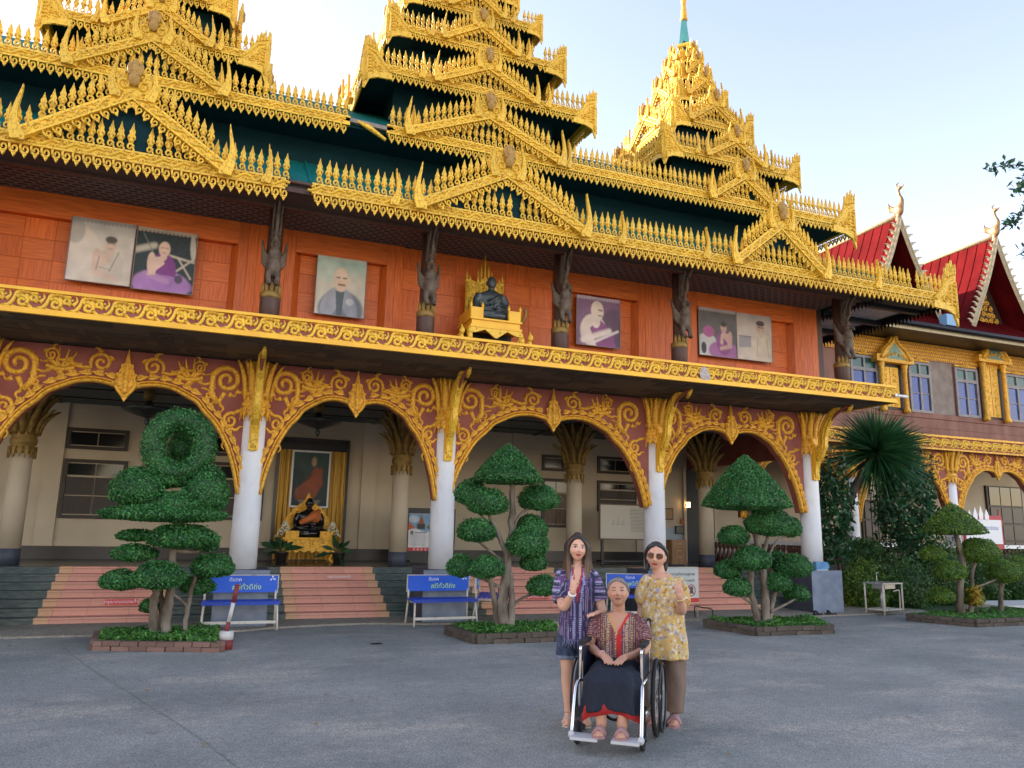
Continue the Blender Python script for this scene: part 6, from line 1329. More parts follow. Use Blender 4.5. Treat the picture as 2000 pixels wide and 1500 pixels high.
# tree with a great head of sword leaves
b = at(1640, 1150, Y=14.1); SW = thing('sword_leaf_tree', 'leaning tree with a huge tuft of long sword leaves before the wing', 'tree', (b[0], 14.1, 0)); o0 = np.array([b[0], 14.1, 0])
tr = [np.array([0.1, 0, 0]), at(1640, 1060, Y=14.1)-o0, at(1655, 985, Y=14.1)-o0, at(1690, 915, Y=14.1)-o0, at(1712, 885, Y=14.1)-o0]; stem(SW, 'trunk', [tuple(p) for p in tr], .11, .09, BARKD)
def blades(root, c, n, ln, w_, up, name='sword_leaf', single=0):
    Vs, Fs, Ts = [], [], []; off = 0
    for i in range(n):
        d = nrmz(RS.randn(1, 3)+np.array([[.25, 0, up]]))[0]; L = ln*RS.uniform(.75, 1.12); side = nrmz(np.cross(d, RS.randn(3))[None])[0]; k = 5; V = []
        for j in range(k):
            t = j/(k-1); p = c+d*L*t+np.array([0, 0, -.16*L*t*t]); ww = w_*(1-t)**.55*(.55+.45*min(1, t*6)); V += [p-side*ww*.5, p+side*ww*.5]
        V = np.array(V); F = np.array([(2*j, 2*j+1, 2*j+3, 2*j+2) for j in range(k-1)]); T = np.full((len(V), 3), RS.uniform(.55, 1.4))
        if i < single: obj(name, quadmesh(name, V, F, T, BLADE), root)
        else: Vs.append(V); Fs.append(F+off); Ts.append(T); off += len(V)
    o = obj('leaf_tuft', quadmesh('leaf_tuft', np.concatenate(Vs), np.concatenate(Fs), np.concatenate(Ts), BLADE), root); o['kind'] = 'stuff'
blades(SW, np.array(tr[-1]), 1100, 1.3, .05, .42, single=220)
# overhanging branch of a tree standing outside the right edge
Yb = 7.5; b = at(2300, 1200, Y=Yb); BT = thing('broadleaf_tree', 'dark leafy branch hanging into the sky at the right edge', 'tree', (b[0], Yb, 0)); o0 = np.array([b[0], Yb, 0])
stem(BT, 'trunk', [(0, 0, 0), (-.1, 0, 2), tuple(at(2260, 420, Y=Yb)-o0)], .16, .09, BARKD)
br = [[(2260, 420), (2120, 340), (2030, 330), (1975, 322), (1932, 330)], [(2200, 390), (2080, 390), (2010, 400), (1985, 430), (1965, 440)], [(2200, 400), (2090, 430), (2020, 470), (1995, 490)], [(2120, 350), (2050, 345), (2000, 355), (1985, 375)]]
pos = []
for B in br:
    pts = [tuple(at(x, y, Y=Yb)-o0) for x, y in B]; stem(BT, 'limb', pts, .02, .004, BARKD, 6); pp = smooth2(pts, 10); pos += [p for p in pp for _ in range(3)]
pos = np.array(pos)+RS.randn(len(pos), 3)*.05; V, F, T = leafquads(pos, np.tile([0, -.4, 1.0], (len(pos), 1)), .13, .055, .8, droop=.8); obj('foliage', quadmesh('foliage', V, F, T, LEAFD), BT)
# potted plants either side of the altar
for k, (p, yy) in enumerate(((548, 1085), (660, 1080))):
    b = at(p, 1098, Y=17.1); PP = thing('potted_plant', ('dark broad-leaved potted plant left of the altar', 'dark broad-leaved potted plant right of the altar')[k], 'plant', (b[0], 17.1, FZ), 0, 'plants beside the altar')
    q = MB(); q.lathe([(.1, 0), (.14, .2), (.15, .22), (.12, .22)], n=12); q.build('pot', DADO, PP)
    for i in range(16):
        d = nrmz(RS.randn(1, 3)*np.array([1, .6, .6])+np.array([[0, -.1, .9]]))[0]; L = RS.uniform(.35, .62); sd_ = nrmz(np.cross(d, [0, 1, .2])[None])[0]; V = []
        for j in range(6):
            t = j/5; pnt = np.array([0, 0, .2])+d*L*t+np.array([0, 0, -.22*L*t*t]); ww = .09*math.sin(PI*min(1, max(.04, (t-.3)/.7+.02))) if t > .3 else .008; V += [pnt-sd_*ww*.5, pnt+sd_*ww*.5]
        obj('leaf', quadmesh('leaf', np.array(V), np.array([(2*j, 2*j+1, 2*j+3, 2*j+2) for j in range(5)]), np.full((12, 3), RS.uniform(.6, 1.3)), LEAFD), PP)
# ================================================================== courtyard furniture
def bench(label, loc, rz, W_=1.06):
    B = thing('bench', label, 'bench', loc, rz, 'blue printed benches')
    q = MB(); q.box(-W_/2, W_/2, .20, .222, .51, .76); pn = q.build('backrest', BLUE, B)
    q = MB(); q.box(-W_/2-.012, W_/2+.012, .196, .2255, .76, .772); q.box(-W_/2-.012, -W_/2, .196, .2255, .5, .76); q.box(W_/2, W_/2+.012, .196, .2255, .5, .76); q.build('edge_strip', STEELW, pn)
    text('ดีแทค', .075, TXTW, pn, (-.09, .197, .675)); t = text('#ดีทั่วดีถึง', .105, TXTG, pn, (.08, .197, .555))
    q = MB()   # three-bladed mark in the corner
    for a in (80, 200, 325):
        pth = [(.45+.0+.045*s*math.cos(rad(a)+.35*s), .715+.045*s*math.sin(rad(a)+.35*s)) for s in (.1, .4, .7, 1)]
        q.relief(pth, [.004, .008, .011, .006], .002, lambda a_, b, c: (a_, .199-c, b))
    q.build('logo', TXTW, pn)
    for k in range(5): q = MB(); q.box(-W_/2-.01, W_/2+.01, -.20+.078*k, -.20+.078*k+.062, .385, .41); q.build('seat_slat', BLUES, B)
    q = MB(); q.box(-W_/2-.02, W_/2+.02, -.225, -.2, .365, .412); st_ = q.build('seat_front', BLUES, B)
    q = MB()
    for k in range(17): q.box(-W_/2+.04+k*.06, -W_/2+.052+k*.06, -.2275, -.2252, .385, .405)
    q.build('slots', BLK, st_)
    for s in (-1, 1):
        q = MB(); q.tube([(s*(W_/2-.02), -.20, .37), (s*(W_/2-.0), -.26, 0)], .016, 8); q.build('leg', STEELW, B)
        q = MB(); q.tube([(s*(W_/2-.02), .235, .74), (s*(W_/2-.02), .2, .4), (s*(W_/2-.0), .25, 0)], .016, 8); q.build('leg', STEELW, B)
        q = MB(); q.tube([(s*(W_/2-.02), -.2, .36), (s*(W_/2-.02), .2, .36)], .014, 8); q.build('seat_support', STEELW, B)
    q = MB(); q.box(-W_/2, W_/2, -.24, -.215, .10, .14); q.build('stretcher', STEELW, B)
    return B
bench('blue bench with Thai slogan right of the knotted topiary, partly behind the striped post', (at(468, 1200, Y=12.45)[0], 12.45, .03), 0)
bench('blue bench with Thai slogan standing in the open before the second column', (at(862, 1200, Y=12.42)[0], 12.42, .03), rad(2))
bench('blue bench turned sideways behind the round pads of the second topiary', (at(955, 1180, Y=13.0)[0], 13.0, .03), rad(68))
bench('blue bench half hidden behind the seated woman', (at(1245, 1180, Y=12.6)[0], 12.6, .03), rad(-18))
# striped post on a painted block
b = at(440, 1268, Z=0); PO2 = thing('striped_post', 'leaning red and white striped post on a painted block by the planter', 'post', (b[0], b[1], 0))
MAR = pm('maroon paint', (.16, .018, .02), (.22, .03, .03), sc=8, rough=.6); WPT = pm('grubby white paint', (.62, .6, .58), (.45, .42, .4), sc=9, rough=.7)
q = MB(); q.lathe([(.085, 0), (.088, .12)], n=14); q.build('block_base', MAR, PO2); q = MB(); q.lathe([(.088, .1205), (.086, .22), (.06, .225)], n=14); q.build('block_top', WPT, PO2)
p0_, p1_ = np.array([-.01, 0, .2]), np.array([.085, .0, .80])
for k, (t0, t1, mt) in enumerate(((0, .22, MAR), (.222, .62, WPT), (.622, 1.0, MAR))):
    q = MB(); q.tube([tuple(p0_+(p1_-p0_)*t0), tuple(p0_+(p1_-p0_)*t1)], .026 if k < 2 else .03, 10); q.build('pole_section', mt, PO2)
# dress notice board
y = 12.55; x0, x1 = at(1292, 1145, Y=y)[0], at(1364, 1145, Y=y)[0]; z1, z0 = at(1330, 1110, Y=y)[2], at(1330, 1178, Y=y)[2]; w_ = x1-x0
NB = thing('notice_board', 'white notice board with red prohibition circles behind the woman in yellow', 'sign', ((x0+x1)/2, y, .03)); z1 -= .03; z0 -= .03
q = MB(); q.box(-w_/2, w_/2, -.008, .008, z0, z1); pn = q.build('panel', SIGNW, NB)
q = MB(); q.box(-w_/2, w_/2, -.012, -.0085, z0+.01, z0+.09); q.build('red_band', SIGNR, pn)
text('กรุณาแต่งกายสุภาพ', .075, TXTK, pn, (.02, -.010, z1-.13)); text('ห้ามสวมหมวก รองเท้า', .06, TXTK, pn, (.06, -.010, z1-.24))
for k in range(3):
    cx_ = -w_*.32+k*w_*.31; cz = z0+.23; q = MB(); q.relief([(cx_+.085*math.cos(2*PI*i/20), cz+.1*math.sin(2*PI*i/20)) for i in range(21)], .008, .004, lambda a, b, c: (a, -.0085-c, b)); q.relief([(cx_-.055, cz+.07), (cx_+.055, cz-.07)], .006, .004, lambda a, b, c: (a, -.0135-c, b)); q.build('prohibition_ring', TXTR, pn)
    q = MB(); q.ell((cx_, -.0095, cz+.035), (.045, .003, .04), 12, 6); q.prism([(cx_-.045, cz-.06), (cx_+.045, cz-.06), (cx_+.03, cz+.0), (cx_-.03, cz+.0)], lambda a, b, c: (a, -.0085-c, b), 0, .002); q.build('pictogram', TXTK, pn)
q = MB()
for s in (-1, 1): q.tube([(s*(w_/2-.02), .02, z1), (s*(w_/2-.02), .02, 0)], .014, 8)
q.tube([(-w_/2, .02, z1+.012), (w_/2, .02, z1+.012)], .014, 8); q.build('frame', STEELW, NB)
q = MB(); q.tube(smooth2([(w_/2-.1, -.02, 0), (w_/2-.1, -.02, .19), (w_/2+.05, -.05, .17), (w_/2+.22, -.1, .14), (w_/2+.24, -.1, 0)], 4), .012, 8); q.build('foot_hoop', BLK, NB)
# blue arrow box on the last pedestal
q = MB(); b = at(1605, 1117, Y=12.85); q.prism([(-.17, 0), (.12, 0), (.17, .06), (.17, .12), (.12, .17), (-.17, .17)], FR, -.05, .05); o = q.build('arrow_box', pm('faded blue paint', (.07, .24, .48), (.16, .34, .55), sc=9, rough=.6)); o.location = (b[0], 12.86, ZB); tag(o, 'faded blue arrow-shaped box standing on the last pedestal', 'sign')
q = MB(); q.box(-.17, .13, -.055, -.0505, .0, .012); q.build('white_edge', WPLAS, o)
# a pair of slippers left before the steps
for k, (p, a) in enumerate(((1596, .2), (1622, -.15))):
    b = at(p, 1205, Y=12.42); q = MB(); q.prism([(-.045, -.12), (-.05, 0), (-.045, .08), (0, .13), (.045, .08), (.05, 0), (.045, -.12), (0, -.14)], lambda a_, b_, c: (a_, b_, c), 0, .022)
    o = q.build('slipper', RUB); o.location = (b[0], 12.42, .03); o.rotation_euler = (0, 0, PI/2+a); tag(o, 'black slipper on the ground before the last pedestal, %s of the pair' % ('left' if k == 0 else 'right'), 'slipper', 'pair of slippers')
    q = MB(); q.tube(smooth2([(-.045, .02, .02), (-.03, .04, .06), (0, .06, .07), (.03, .04, .06), (.045, .02, .02)], 3), .018, 6); q.build('strap', BLK, o)
# metal stand with a sink
b = at(1722, 1204, Y=12.35); TB = thing('metal_stand', 'open white metal wash stand on thin legs beside the bushes', 'table', (b[0]+.2, 12.45, .0), rad(12))
for sx in (-1, 1):
    for sy in (-1, 1): q = MB(); q.tube([(sx*.34, sy*.2, 0), (sx*.34, sy*.2, .62)], .017, 8); q.build('leg', STEELW, TB)
q = MB(); q.box(-.36, .36, -.22, .22, .62, .645); q.build('top', STEEL, TB); q = MB(); q.box(-.18, .2, -.14, .14, .52, .619); q.build('basin', STEEL, TB); q = MB(); q.box(-.34, .34, -.2, .2, .10, .12); q.build('shelf', STEELW, TB)
q = MB(); q.tube([(.0, .05, .52), (0, .05, .12)], .03, 8); q.build('drain_pipe', STEEL, TB)
q = MB(); q.tube(smooth2([(-.05, .1, .64), (-.05, .1, .82), (-.03, .06, .84)], 3), .01, 6); q.build('tap', CHROME, TB)
q = MB(); q.tube(smooth2([(.36, 0, .45), (.55, 0, .47), (.58, 0, .4), (.6, .02, 0)], 3), .014, 6); q.build('supply_pipe', STEELW, TB)
# red signboard on the wing side
y = 15.3; x0, x1 = at(1882, 1030, Y=y)[0], at(1958, 1030, Y=y)[0]; z1, z0 = at(1920, 1015, Y=y)[2], at(1920, 1062, Y=y)[2]; w_ = x1-x0
RB = thing('red_signboard', 'red scalloped signboard with white leaf shapes and blue Thai lettering', 'sign', ((x0+x1)/2, y, 0))
PKR = pm('faded red board', (.42, .02, .05), (.5, .03, .04), sc=6, rough=.5)
q = MB(); q.prism([(-w_/2, z0-.1), (-w_/2-.03, z0), (-w_/2, z0+.1), (-w_/2, z1+.05), (-w_/2+.1, z1+.12), (w_/2-.12, z1+.12), (w_/2-.1, z1+.3), (w_/2-.06, z1+.12), (w_/2, z1+.06), (w_/2+.03, z1-.05), (w_/2, z1-.2), (w_/2+.02, z0), (w_/2, z0-.14), (w_/2-.2, z0-.14), (w_/2-.3, z0-.2), (w_/2-.42, z0-.14), (w_/2-.5, z0-.06), (-w_/2+.3, z0-.06)], FR, -.03, 0); q.build('backing', PKR, RB)
q = MB(); q.box(-w_/2+.06, w_/2-.06, -.02, -.002, z0, z1); wp = q.build('white_panel', pm('white board', (.78, .78, .8), None, rough=.4), RB)
text('กองทุนพระธรรม', .155, TXTB, wp, (.06, -.022, z1-.27)); text('ศาลาวัดบ้านสวน', .085, TXTB, wp, (.0, -.022, z0+.08))
for k in range(4):
    q = MB(); cx_ = -w_/2+.25+k*.22; hh = (.26, .34, .38, .30)[k]; q.prism([(cx_-.07, z1-.01), (cx_-.085, z1+hh*.35), (cx_, z1+hh), (cx_+.085, z1+hh*.35), (cx_+.07, z1-.01)], FR, .002, .02); q.build('white_leaf', WPLAS, RB)
for s in (-1, 1): q = MB(); q.box(s*w_*.35-.03, s*w_*.35+.03, .001, .05, 0, z0+.1); q.build('leg', PKR, RB)
# pale slab at the far right
q = MB(); b = at(1960, 1200, Z=0); q.prism([(-.9, -.5), (1.2, -.55), (1.3, .5), (-.8, .55)], lambda a, b_, c: (a, b_, c), 0, .16); o = q.build('concrete_slab', pm('pale concrete', (.5, .5, .47), (.62, .62, .58), sc=6, rough=.8)); o.location = (at(1975, 1195, Y=12.5)[0], 12.6, 0); tag(o, 'low pale concrete slab in the grass at the far right', 'slab')
# fallen bits on the paving
q = MB(); b = at(735, 1258, Z=0); q.ell((0, 0, .008), (.09, .05, .008), 12, 6); o = q.build('drain_cover', BLK); o.location = (b[0], b[1], .0); tag(o, 'small dark drain cover in the paving before the stairs', 'drain cover')

n = 150; P_ = np.column_stack([RS.uniform(-3, 12, n), 12.4-np.abs(RS.randn(n))*3.2, np.full(n, .012)]); P_[:, 2] += RS.rand(n)*.01
V, F, T = leafquads(P_, np.tile([0, 0, 1.0], (n, 1)), .07, .035, .12); o = obj('leaf_litter', quadmesh('leaf_litter', V, F, T, pm('dry leaves', (.22, .15, .07), (.34, .25, .12), sc=9, rough=.9))); o['kind'] = 'stuff'; tag(o, 'dry fallen leaves scattered over the courtyard paving', 'leaves')
# ================================================================== people
V3 = Vector
def ringz(z, rx, ry, cx=0, cy=0, n=24, p=2.0):
    out = []
    for i in range(n):
        a = 2*PI*i/n; c, s = math.cos(a), math.sin(a)
        out.append((cx+rx*math.copysign(abs(c)**(2/p), c), cy+ry*math.copysign(abs(s)**(2/p), s), z))
    return out
def head(mb, c, Rm, s=1.0, full=0.0, jaw=.30, old=False):
    """one closed head surface with brow, sockets, nose, lips, chin; looks along -Y before Rm"""
    n, m = 72, 60; rx, ry, rz = .074*s, .090*s, .108*s; V = []
    def g(x, z, x0, z0, sx, sz): return math.exp(-((x-x0)/sx)**2-((z-z0)/sz)**2)
    for i in range(m+1):
        t = PI*i/m
        for j in range(n):
            a = 2*PI*j/n; dx, dy, dz = math.sin(t)*math.cos(a), math.sin(t)*math.sin(a), math.cos(t)
            k = max(0, -dz); xs = 1-jaw*k**1.4+full*.12*math.exp(-((dz+.35)/.3)**2); x = rx*dx*xs; z = rz*dz
            y = ry*dy*(1-.10*k if dy > 0 else 1-.02*k)
            if dy < .15:
                w = min(1, max(0, .15-dy)*2.2); X, Z = x/s, z/s
                f = .021*g(X, Z, 0, -.024, .0105, .013)+.010*g(X, Z, 0, .004, .008, .025)+.006*(g(X, Z, .013, -.029, .008, .008)+g(X, Z, -.013, -.029, .008, .008))
                f += .005*(g(X, Z, .03, .024, .022, .008)+g(X, Z, -.03, .024, .022, .008))-.0085*(g(X, Z, .031, .006, .015, .010)+g(X, Z, -.031, .006, .015, .010))
                f += .004*(g(X, Z, .031, .004, .011, .006)+g(X, Z, -.031, .004, .011, .006))
                f += (.005+.006*full)*(g(X, Z, .04, -.03, .02, .018)+g(X, Z, -.04, -.03, .02, .018))
                f += .0075*g(X, Z, 0, -.052, .019, .006)+.0075*g(X, Z, 0, -.064, .016, .006)-.004*g(X, Z, 0, -.058, .02, .0025)+.010*g(X, Z, 0, -.09, .02, .014)
                if old: f -= .004*(g(X, Z, .028, -.048, .007, .014)+g(X, Z, -.028, -.048, .007, .014))
                y -= f*w*s
            V.append(Rm @ V3((x, y, z))+V3(c))
    F = [(i*n+j, (i+1)*n+j, (i+1)*n+(j+1) % n, i*n+(j+1) % n) for i in range(m) for j in range(n)]
    mb.add(V, F, 0, True)
    for sx in (-1, 1):
        mb.ell(Rm @ V3((sx*.073*s, .008*s, -.008*s))+V3(c), (.010*s, .020*s, .030*s), 10, 8, R=Rm.to_3x3())
def hand(mb, w, f, n, side, curls, s=1.0, spread=.0, thumb=(.55, .35)):
    """w wrist, f along the hand, n palm normal, side: +1/-1 where the thumb is along f x n"""
    f = V3(f).normalized(); n = V3(n); n = (n-f*n.dot(f)).normalized(); t = f.cross(n)*side; w = V3(w)
    R = Matrix((t, f, n)).transposed()
    mb.ell(w+f*.045*s, (.037*s, .052*s, .016*s), 14, 8, R=R); mb.tube([w-f*.02*s, w+f*.02*s], [.025*s, .027*s], 10)
    for i in range(4):
        off = (.026-.0175*i)*s; L = (.068, .076, .070, .056)[i]*s; c = curls[i]; p = w+t*off+f*(.078 if i < 3 else .072)*s; a = 0; pts = [w+t*off*.8+f*.045*s, p]
        d = (f+t*spread*(1.5-i)*.5).normalized()
        for k, fr in enumerate((.42, .32, .26)):
            a += c*(.75 if k == 0 else 1); q = d*math.cos(a)+n*math.sin(a); p = p+q*L*fr; pts.append(p)
        mb.tube(pts, [.0095*s, .0092*s, .0085*s, .0078*s, .0062*s], 8)
    b = w+t*.028*s+f*.02*s; d1 = (t*thumb[0]+f*.7+n*thumb[1]).normalized(); p1 = b+d1*.036*s; d2 = (f*.9+n*thumb[1]*1.1+t*thumb[0]*.2).normalized()
    mb.tube([w+f*.012*s+t*.012*s, b, p1, p1+d2*.028*s, p1+d2*.028*s+(d2+n*.3).normalized()*.02*s], [.014*s, .0145*s, .011*s, .0095*s, .007*s], 8)
def skincol(me, base, hc, Rm, s, lip, brow, eyes='open', shadow=(.55, .35, .25), smile=0.0):
    P_ = coords(me); C = np.empty((len(P_), 3)); C[:] = base
    C *= (1+.06*np.sin(P_[:, :1]*41+P_[:, 2:]*29)*np.sin(P_[:, 1:2]*37))
    Q_ = (P_-np.array(hc)) @ np.array(Rm.to_3x3()) / s      # head space
    X, Y, Z = Q_[:, 0], Q_[:, 1], Q_[:, 2]; fr = (Y < -.035) & (np.abs(Z) < .12) & (np.abs(X) < .09)
    def put(mask, col, k=1.0): C[mask & fr] = C[mask & fr]*(1-k)+np.array(col)*k
    put(np.ones(len(P_), bool), (base[0]*1.06, base[1]*1.06, base[2]*1.06))
    put(((np.abs(X)-.042)/.024)**2+((Z+.028)/.02)**2 < 1, (base[0]*1.1, base[1]*.88, base[2]*.85), .45)
    Zs = Z-smile*X**2; put((X/.024)**2+((Zs+.058)/.0105)**2 < 1, lip); put((np.abs(X) < .024) & (np.abs(Zs+.0575+.0012*np.cos(X*120)) < .0022), tuple(v*.35 for v in lip), .8)
    put(((np.abs(X)-.032)/.020)**2+((Z-.0265-.05*(np.abs(X)-.03))/.0042)**2 < 1, brow)
    put(((np.abs(X)-.009)/.005)**2+((Z+.036)/.004)**2 < 1, shadow, .7)
    if eyes == 'open':
        put(((np.abs(X)-.031)/.0175)**2+((Z-.0065)/.0085)**2 < 1, (.05, .025, .02))
        put(((np.abs(X)-.031)/.0145)**2+((Z-.0045)/.0052)**2 < 1, (.62, .58, .55)); put(((np.abs(X)-.031)/.0062)**2+((Z-.005)/.0062)**2 < 1, (.02, .012, .01))
    elif eyes == 'slit':
        put(((np.abs(X)-.031)/.017)**2+((Z-.005)/.0042)**2 < 1, (.05, .028, .022)); put(((np.abs(X)-.031)/.022)**2+((Z+.006)/.006)**2 < 1, shadow, .35); put((np.abs(np.abs(X)-.03-.12*np.maximum(0, -Z-.03)) < .003) & (Z < -.03) & (Z > -.075), shadow, .5)
        put((np.abs(Z-.055) < .0025) | (np.abs(Z-.07) < .002), shadow, .25)
    setcol(me, C)
def noise3(P_, f, seed=0):
    return np.sin(P_[:, 0]*f+seed)*np.sin(P_[:, 1]*f*1.1+seed*2+1)+np.sin(P_[:, 2]*f*.8+seed*3)*np.sin(P_[:, 0]*f*1.7+P_[:, 1]*f)+.5*np.sin(P_[:, 2]*f*2.3+P_[:, 0]*f*1.3)
def displace(me, amp, f, seed=0, vertical=True):
    P_ = coords(me); N_ = np.empty(len(P_)*3, np.float32); me.vertices.foreach_get('normal', N_); N_ = N_.reshape(-1, 3)
    Q_ = P_.copy(); Q_[:, 2] *= .35 if vertical else 1
    P_ = P_+N_*(amp*noise3(Q_, f, seed))[:, None]; me.vertices.foreach_set('co', P_.astype(np.float32).ravel()); me.update()
def person(label, loc, rz): return thing('person', label, 'person', loc, rz)
I3 = Matrix.Identity(4)
SK1, SK2, SK3 = (.66, .37, .25), (.50, .265, .17), (.58, .315, .215)
FACE = lambda x, y: -math.atan2(x, y)
# ---------------------------------------------------------------- young woman standing, purple blouse
l1 = (3.0, 6.12, 0); p1 = person('standing woman in purple striped blouse and denim shorts, long brown hair, finger-heart gesture', l1, FACE(l1[0], l1[1])); p1.scale = (.97, .97, .97)
hc = (.0, -.02, 1.478); HR = Matrix.Rotation(rad(-4), 4, 'X') @ Matrix.Rotation(rad(3), 4, 'Y') @ Matrix.Rotation(rad(8), 4, 'Z')
b = MB(); head(b, hc, HR, 1.06, full=.8, jaw=.30)
b.tube([(0, .015, 1.26), (0, .01, 1.33), (0, 0, 1.42)], [.06, .047, .047], 14)
b.loft([ringz(z, rx, ry, 0, cy) for z, rx, ry, cy in ((.72, .14, .10, .01), (.80, .16, .115, .01), (.9, .148, .105, 0), (1.0, .13, .09, 0), (1.1, .14, .10, -.005), (1.2, .155, .098, 0), (1.27, .145, .08, .01), (1.315, .085, .06, .012), (1.34, .05, .05, .012))])
for s in (-1, 1):
    b.tube(smooth2([(s*.085, .01, .82), (s*.09, .0, .62), (s*.085, -.01, .45), (s*.08, .02, .30), (s*.075, .025, .09)], 4), [.088, .087, .085, .082, .077, .07, .064, .058, .054, .052, .055, .056, .053, .046, .04, .036, .034], 14)
    b.ell((s*.078, -.035, .035), (.040, .105, .033), 14, 8); b.ell((s*.078, .03, .045), (.035, .045, .045), 10, 8)
    for k in range(5): b.ell((s*.078+(k-2)*.015, -.135+.006*abs(k-1.5), .02), (.0085, .02, .010), 8, 6)
b.tube(smooth2([(-.13, .0, 1.262), (-.15, -.03, 1.14), (-.125, -.15, .985), (-.075, -.23, 1.05), (-.035, -.30, 1.125)], 4), [.05, .049, .048, .046, .045, .044, .043, .042, .042, .041, .039, .036, .033, .03, .028, .026, .025], 12)
hand(b, (-.035, -.30, 1.125), (.05, -.05, 1), (.5, .75, 0), 1, (.35, 1.2, 1.3, 1.35), .98, thumb=(.15, .75))
b.tube(smooth2([(.13, .0, 1.262), (.175, .01, 1.14), (.205, -.02, 1.0), (.22, -.10, .95), (.175, -.19, .94)], 4), [.05, .049, .048, .046, .045, .044, .043, .042, .042, .041, .039, .036, .033, .03, .028, .026, .025], 12)
hand(b, (.175, -.19, .94), (-.55, -.8, .05), (.1, -.1, -1), -1, (.2, .22, .25, .3), .95)
bo = remesh(b, 'body', SKIN, .0052, p1, 1); skincol(bo.data, SK1, hc, HR, 1.06, (.50, .10, .09), (.055, .03, .02), 'open', smile=9.0)
# hair: cap, bun, long straight locks
h = MB(); c = V3(hc)
h.ell(c+V3((0, .026, .024)), (.090, .090, .108), 24, 16); h.ell(c+V3((0, .015, .118)), (.038, .04, .026), 14, 8); h.ell(c+V3((0, -.022, .094)), (.058, .050, .028), 16, 10)
for s in (-1, 1):
    for k in range(7):
        t = k/6; x0 = .066+.024*t; y0 = -.030+.10*t
        h.tube(smooth2([c+V3((s*x0*.35, y0*.6-.045+.01*k, .098)), c+V3((s*(x0+.008), y0-.012, .035)), c+V3((s*(x0+.014), y0, -.10)), c+V3((s*(x0+.012+.02*t), y0-.02+.01*k, -.24)), c+V3((s*(x0+.0+.012*t), y0-.035-.01*(s > 0), -.36-.05*(s > 0)-.02*math.sin(k*2)))], 4), [.012, .016, .02, .022, .023, .023, .023, .024, .024, .025, .025, .024, .023, .021, .018, .014, .006], 7)
h.loft([[c+V3((.085*math.cos(a), .045+.05*math.sin(a), z)) for a in [2*PI*i/16 for i in range(16)]] for z in (.02, -.1, -.22, -.30)])
ho = remesh(h, 'hair', HAIRM, .0075, p1, 1); P_ = coords(ho.data); t = np.clip((1.46-P_[:, 2])/.28, 0, 1)[:, None]; st = (1+.35*np.sin(P_[:, :1]*260+P_[:, 1:2]*190))
setcol(ho.data, ((1-t)*np.array([.028, .016, .011])+t*np.array([.17, .078, .034]))*st)
# cut the face free: push hair in front of the face plane outwards is not needed, the fringe parts at the middle
bl = MB()
bl.loft([ringz(z, rx, ry, 0, cy, p=2.2) for z, rx, ry, cy in ((.70, .160, .135, .0), (.75, .166, .138, 0), (.82, .165, .132, 0), (.92, .156, .124, 0), (1.02, .150, .118, -.005), (1.12, .152, .12, -.008), (1.2, .155, .112, 0), (1.265, .138, .09, .008), (1.305, .09, .072, .012), (1.32, .065, .06, .015))])
for s, pts in ((-1, [(-.11, .0, 1.268), (-.15, -.02, 1.21), (-.163, -.05, 1.11), (-.150, -.10, 1.03)]), (1, [(.11, .0, 1.268), (.155, .0, 1.21), (.185, .0, 1.10), (.205, -.01, 1.03)])):
    bl.tube(smooth2(pts, 4), [.05, .052, .054, .056, .058, .059, .060, .061, .062, .063, .064, .065, .066], 16)
o = remesh(bl, 'striped_blouse', CLOTH, .008, p1, 2); displace(o.data, .004, 34, 1); P_ = coords(o.data)
u = np.arctan2(P_[:, 0], -P_[:, 1]-.0)*.15; arm = (np.abs(P_[:, 0]) > .152) & (P_[:, 2] > .98); u = np.where(arm, P_[:, 2]*.8, u)
S1 = np.array([.05, .028, .085]); S2 = np.array([.13, .06, .18]); S3 = np.array([.03, .035, .08]); S4 = np.array([.45, .42, .58])
ph = (u*16) % 1; C = np.where((ph < .4)[:, None], S1, np.where((ph < .7)[:, None], S2, S3)); C = np.where((((u*16*3) % 1) < .16)[:, None], S4*.7, C)
vn = (P_[:, 1] < -.03) & (np.abs(P_[:, 0]) < .045*np.clip((P_[:, 2]-1.0)/.25, 0, 1)) & (P_[:, 2] > 1.0); C[vn] = (.35, .03, .05)
nk = (P_[:, 1] < -.02) & (np.abs(P_[:, 0]) < .03*np.clip((P_[:, 2]-1.14)/.14, 0, 1)+.004) & (P_[:, 2] > 1.15); C[nk] = SK1
band = (P_[:, 1] < 0) & (np.abs(np.abs(P_[:, 0])-.045*np.clip((P_[:, 2]-.9)/.3, .3, 1)-.012) < .008); C[band] = np.where((((P_[:, 2]*60) % 1) < .5)[:, None], np.array([.42, .40, .60]), np.array([.10, .10, .32]))[band]
cuff = arm & (np.abs(((P_[:, 2]*13) % 1)-.5) < .12); C[cuff] = (.35, .33, .5)
setcol(o.data, C)
fr = MB()
for i in range(64):
    a = 2*PI*i/64; x, y = .175*math.cos(a), .137*math.sin(a); fr.tube([(x*.93, y, .71), (x*.95+RS.randn()*.004, y*1.0, .68), (x*.96+RS.randn()*.008, y*1.02, .635+.02*RS.rand())], [.006, .005, .003], 5)
fo = fr.build('fringe', pm('grey blue fringe', (.16, .17, .28), None, rough=.9), o, kind='stuff')
sh = MB(); sh.loft([ringz(z, rx, ry, 0, .01) for z, rx, ry in ((.66, .168, .13), (.72, .176, .135), (.8, .172, .13), (.88, .155, .115))])
for s in (-1, 1): sh.loft([ringz(z, rx, ry, s*.09, .0) for z, rx, ry in ((.535, .094, .1), (.6, .093, .1), (.7, .092, .105), (.76, .08, .09))])
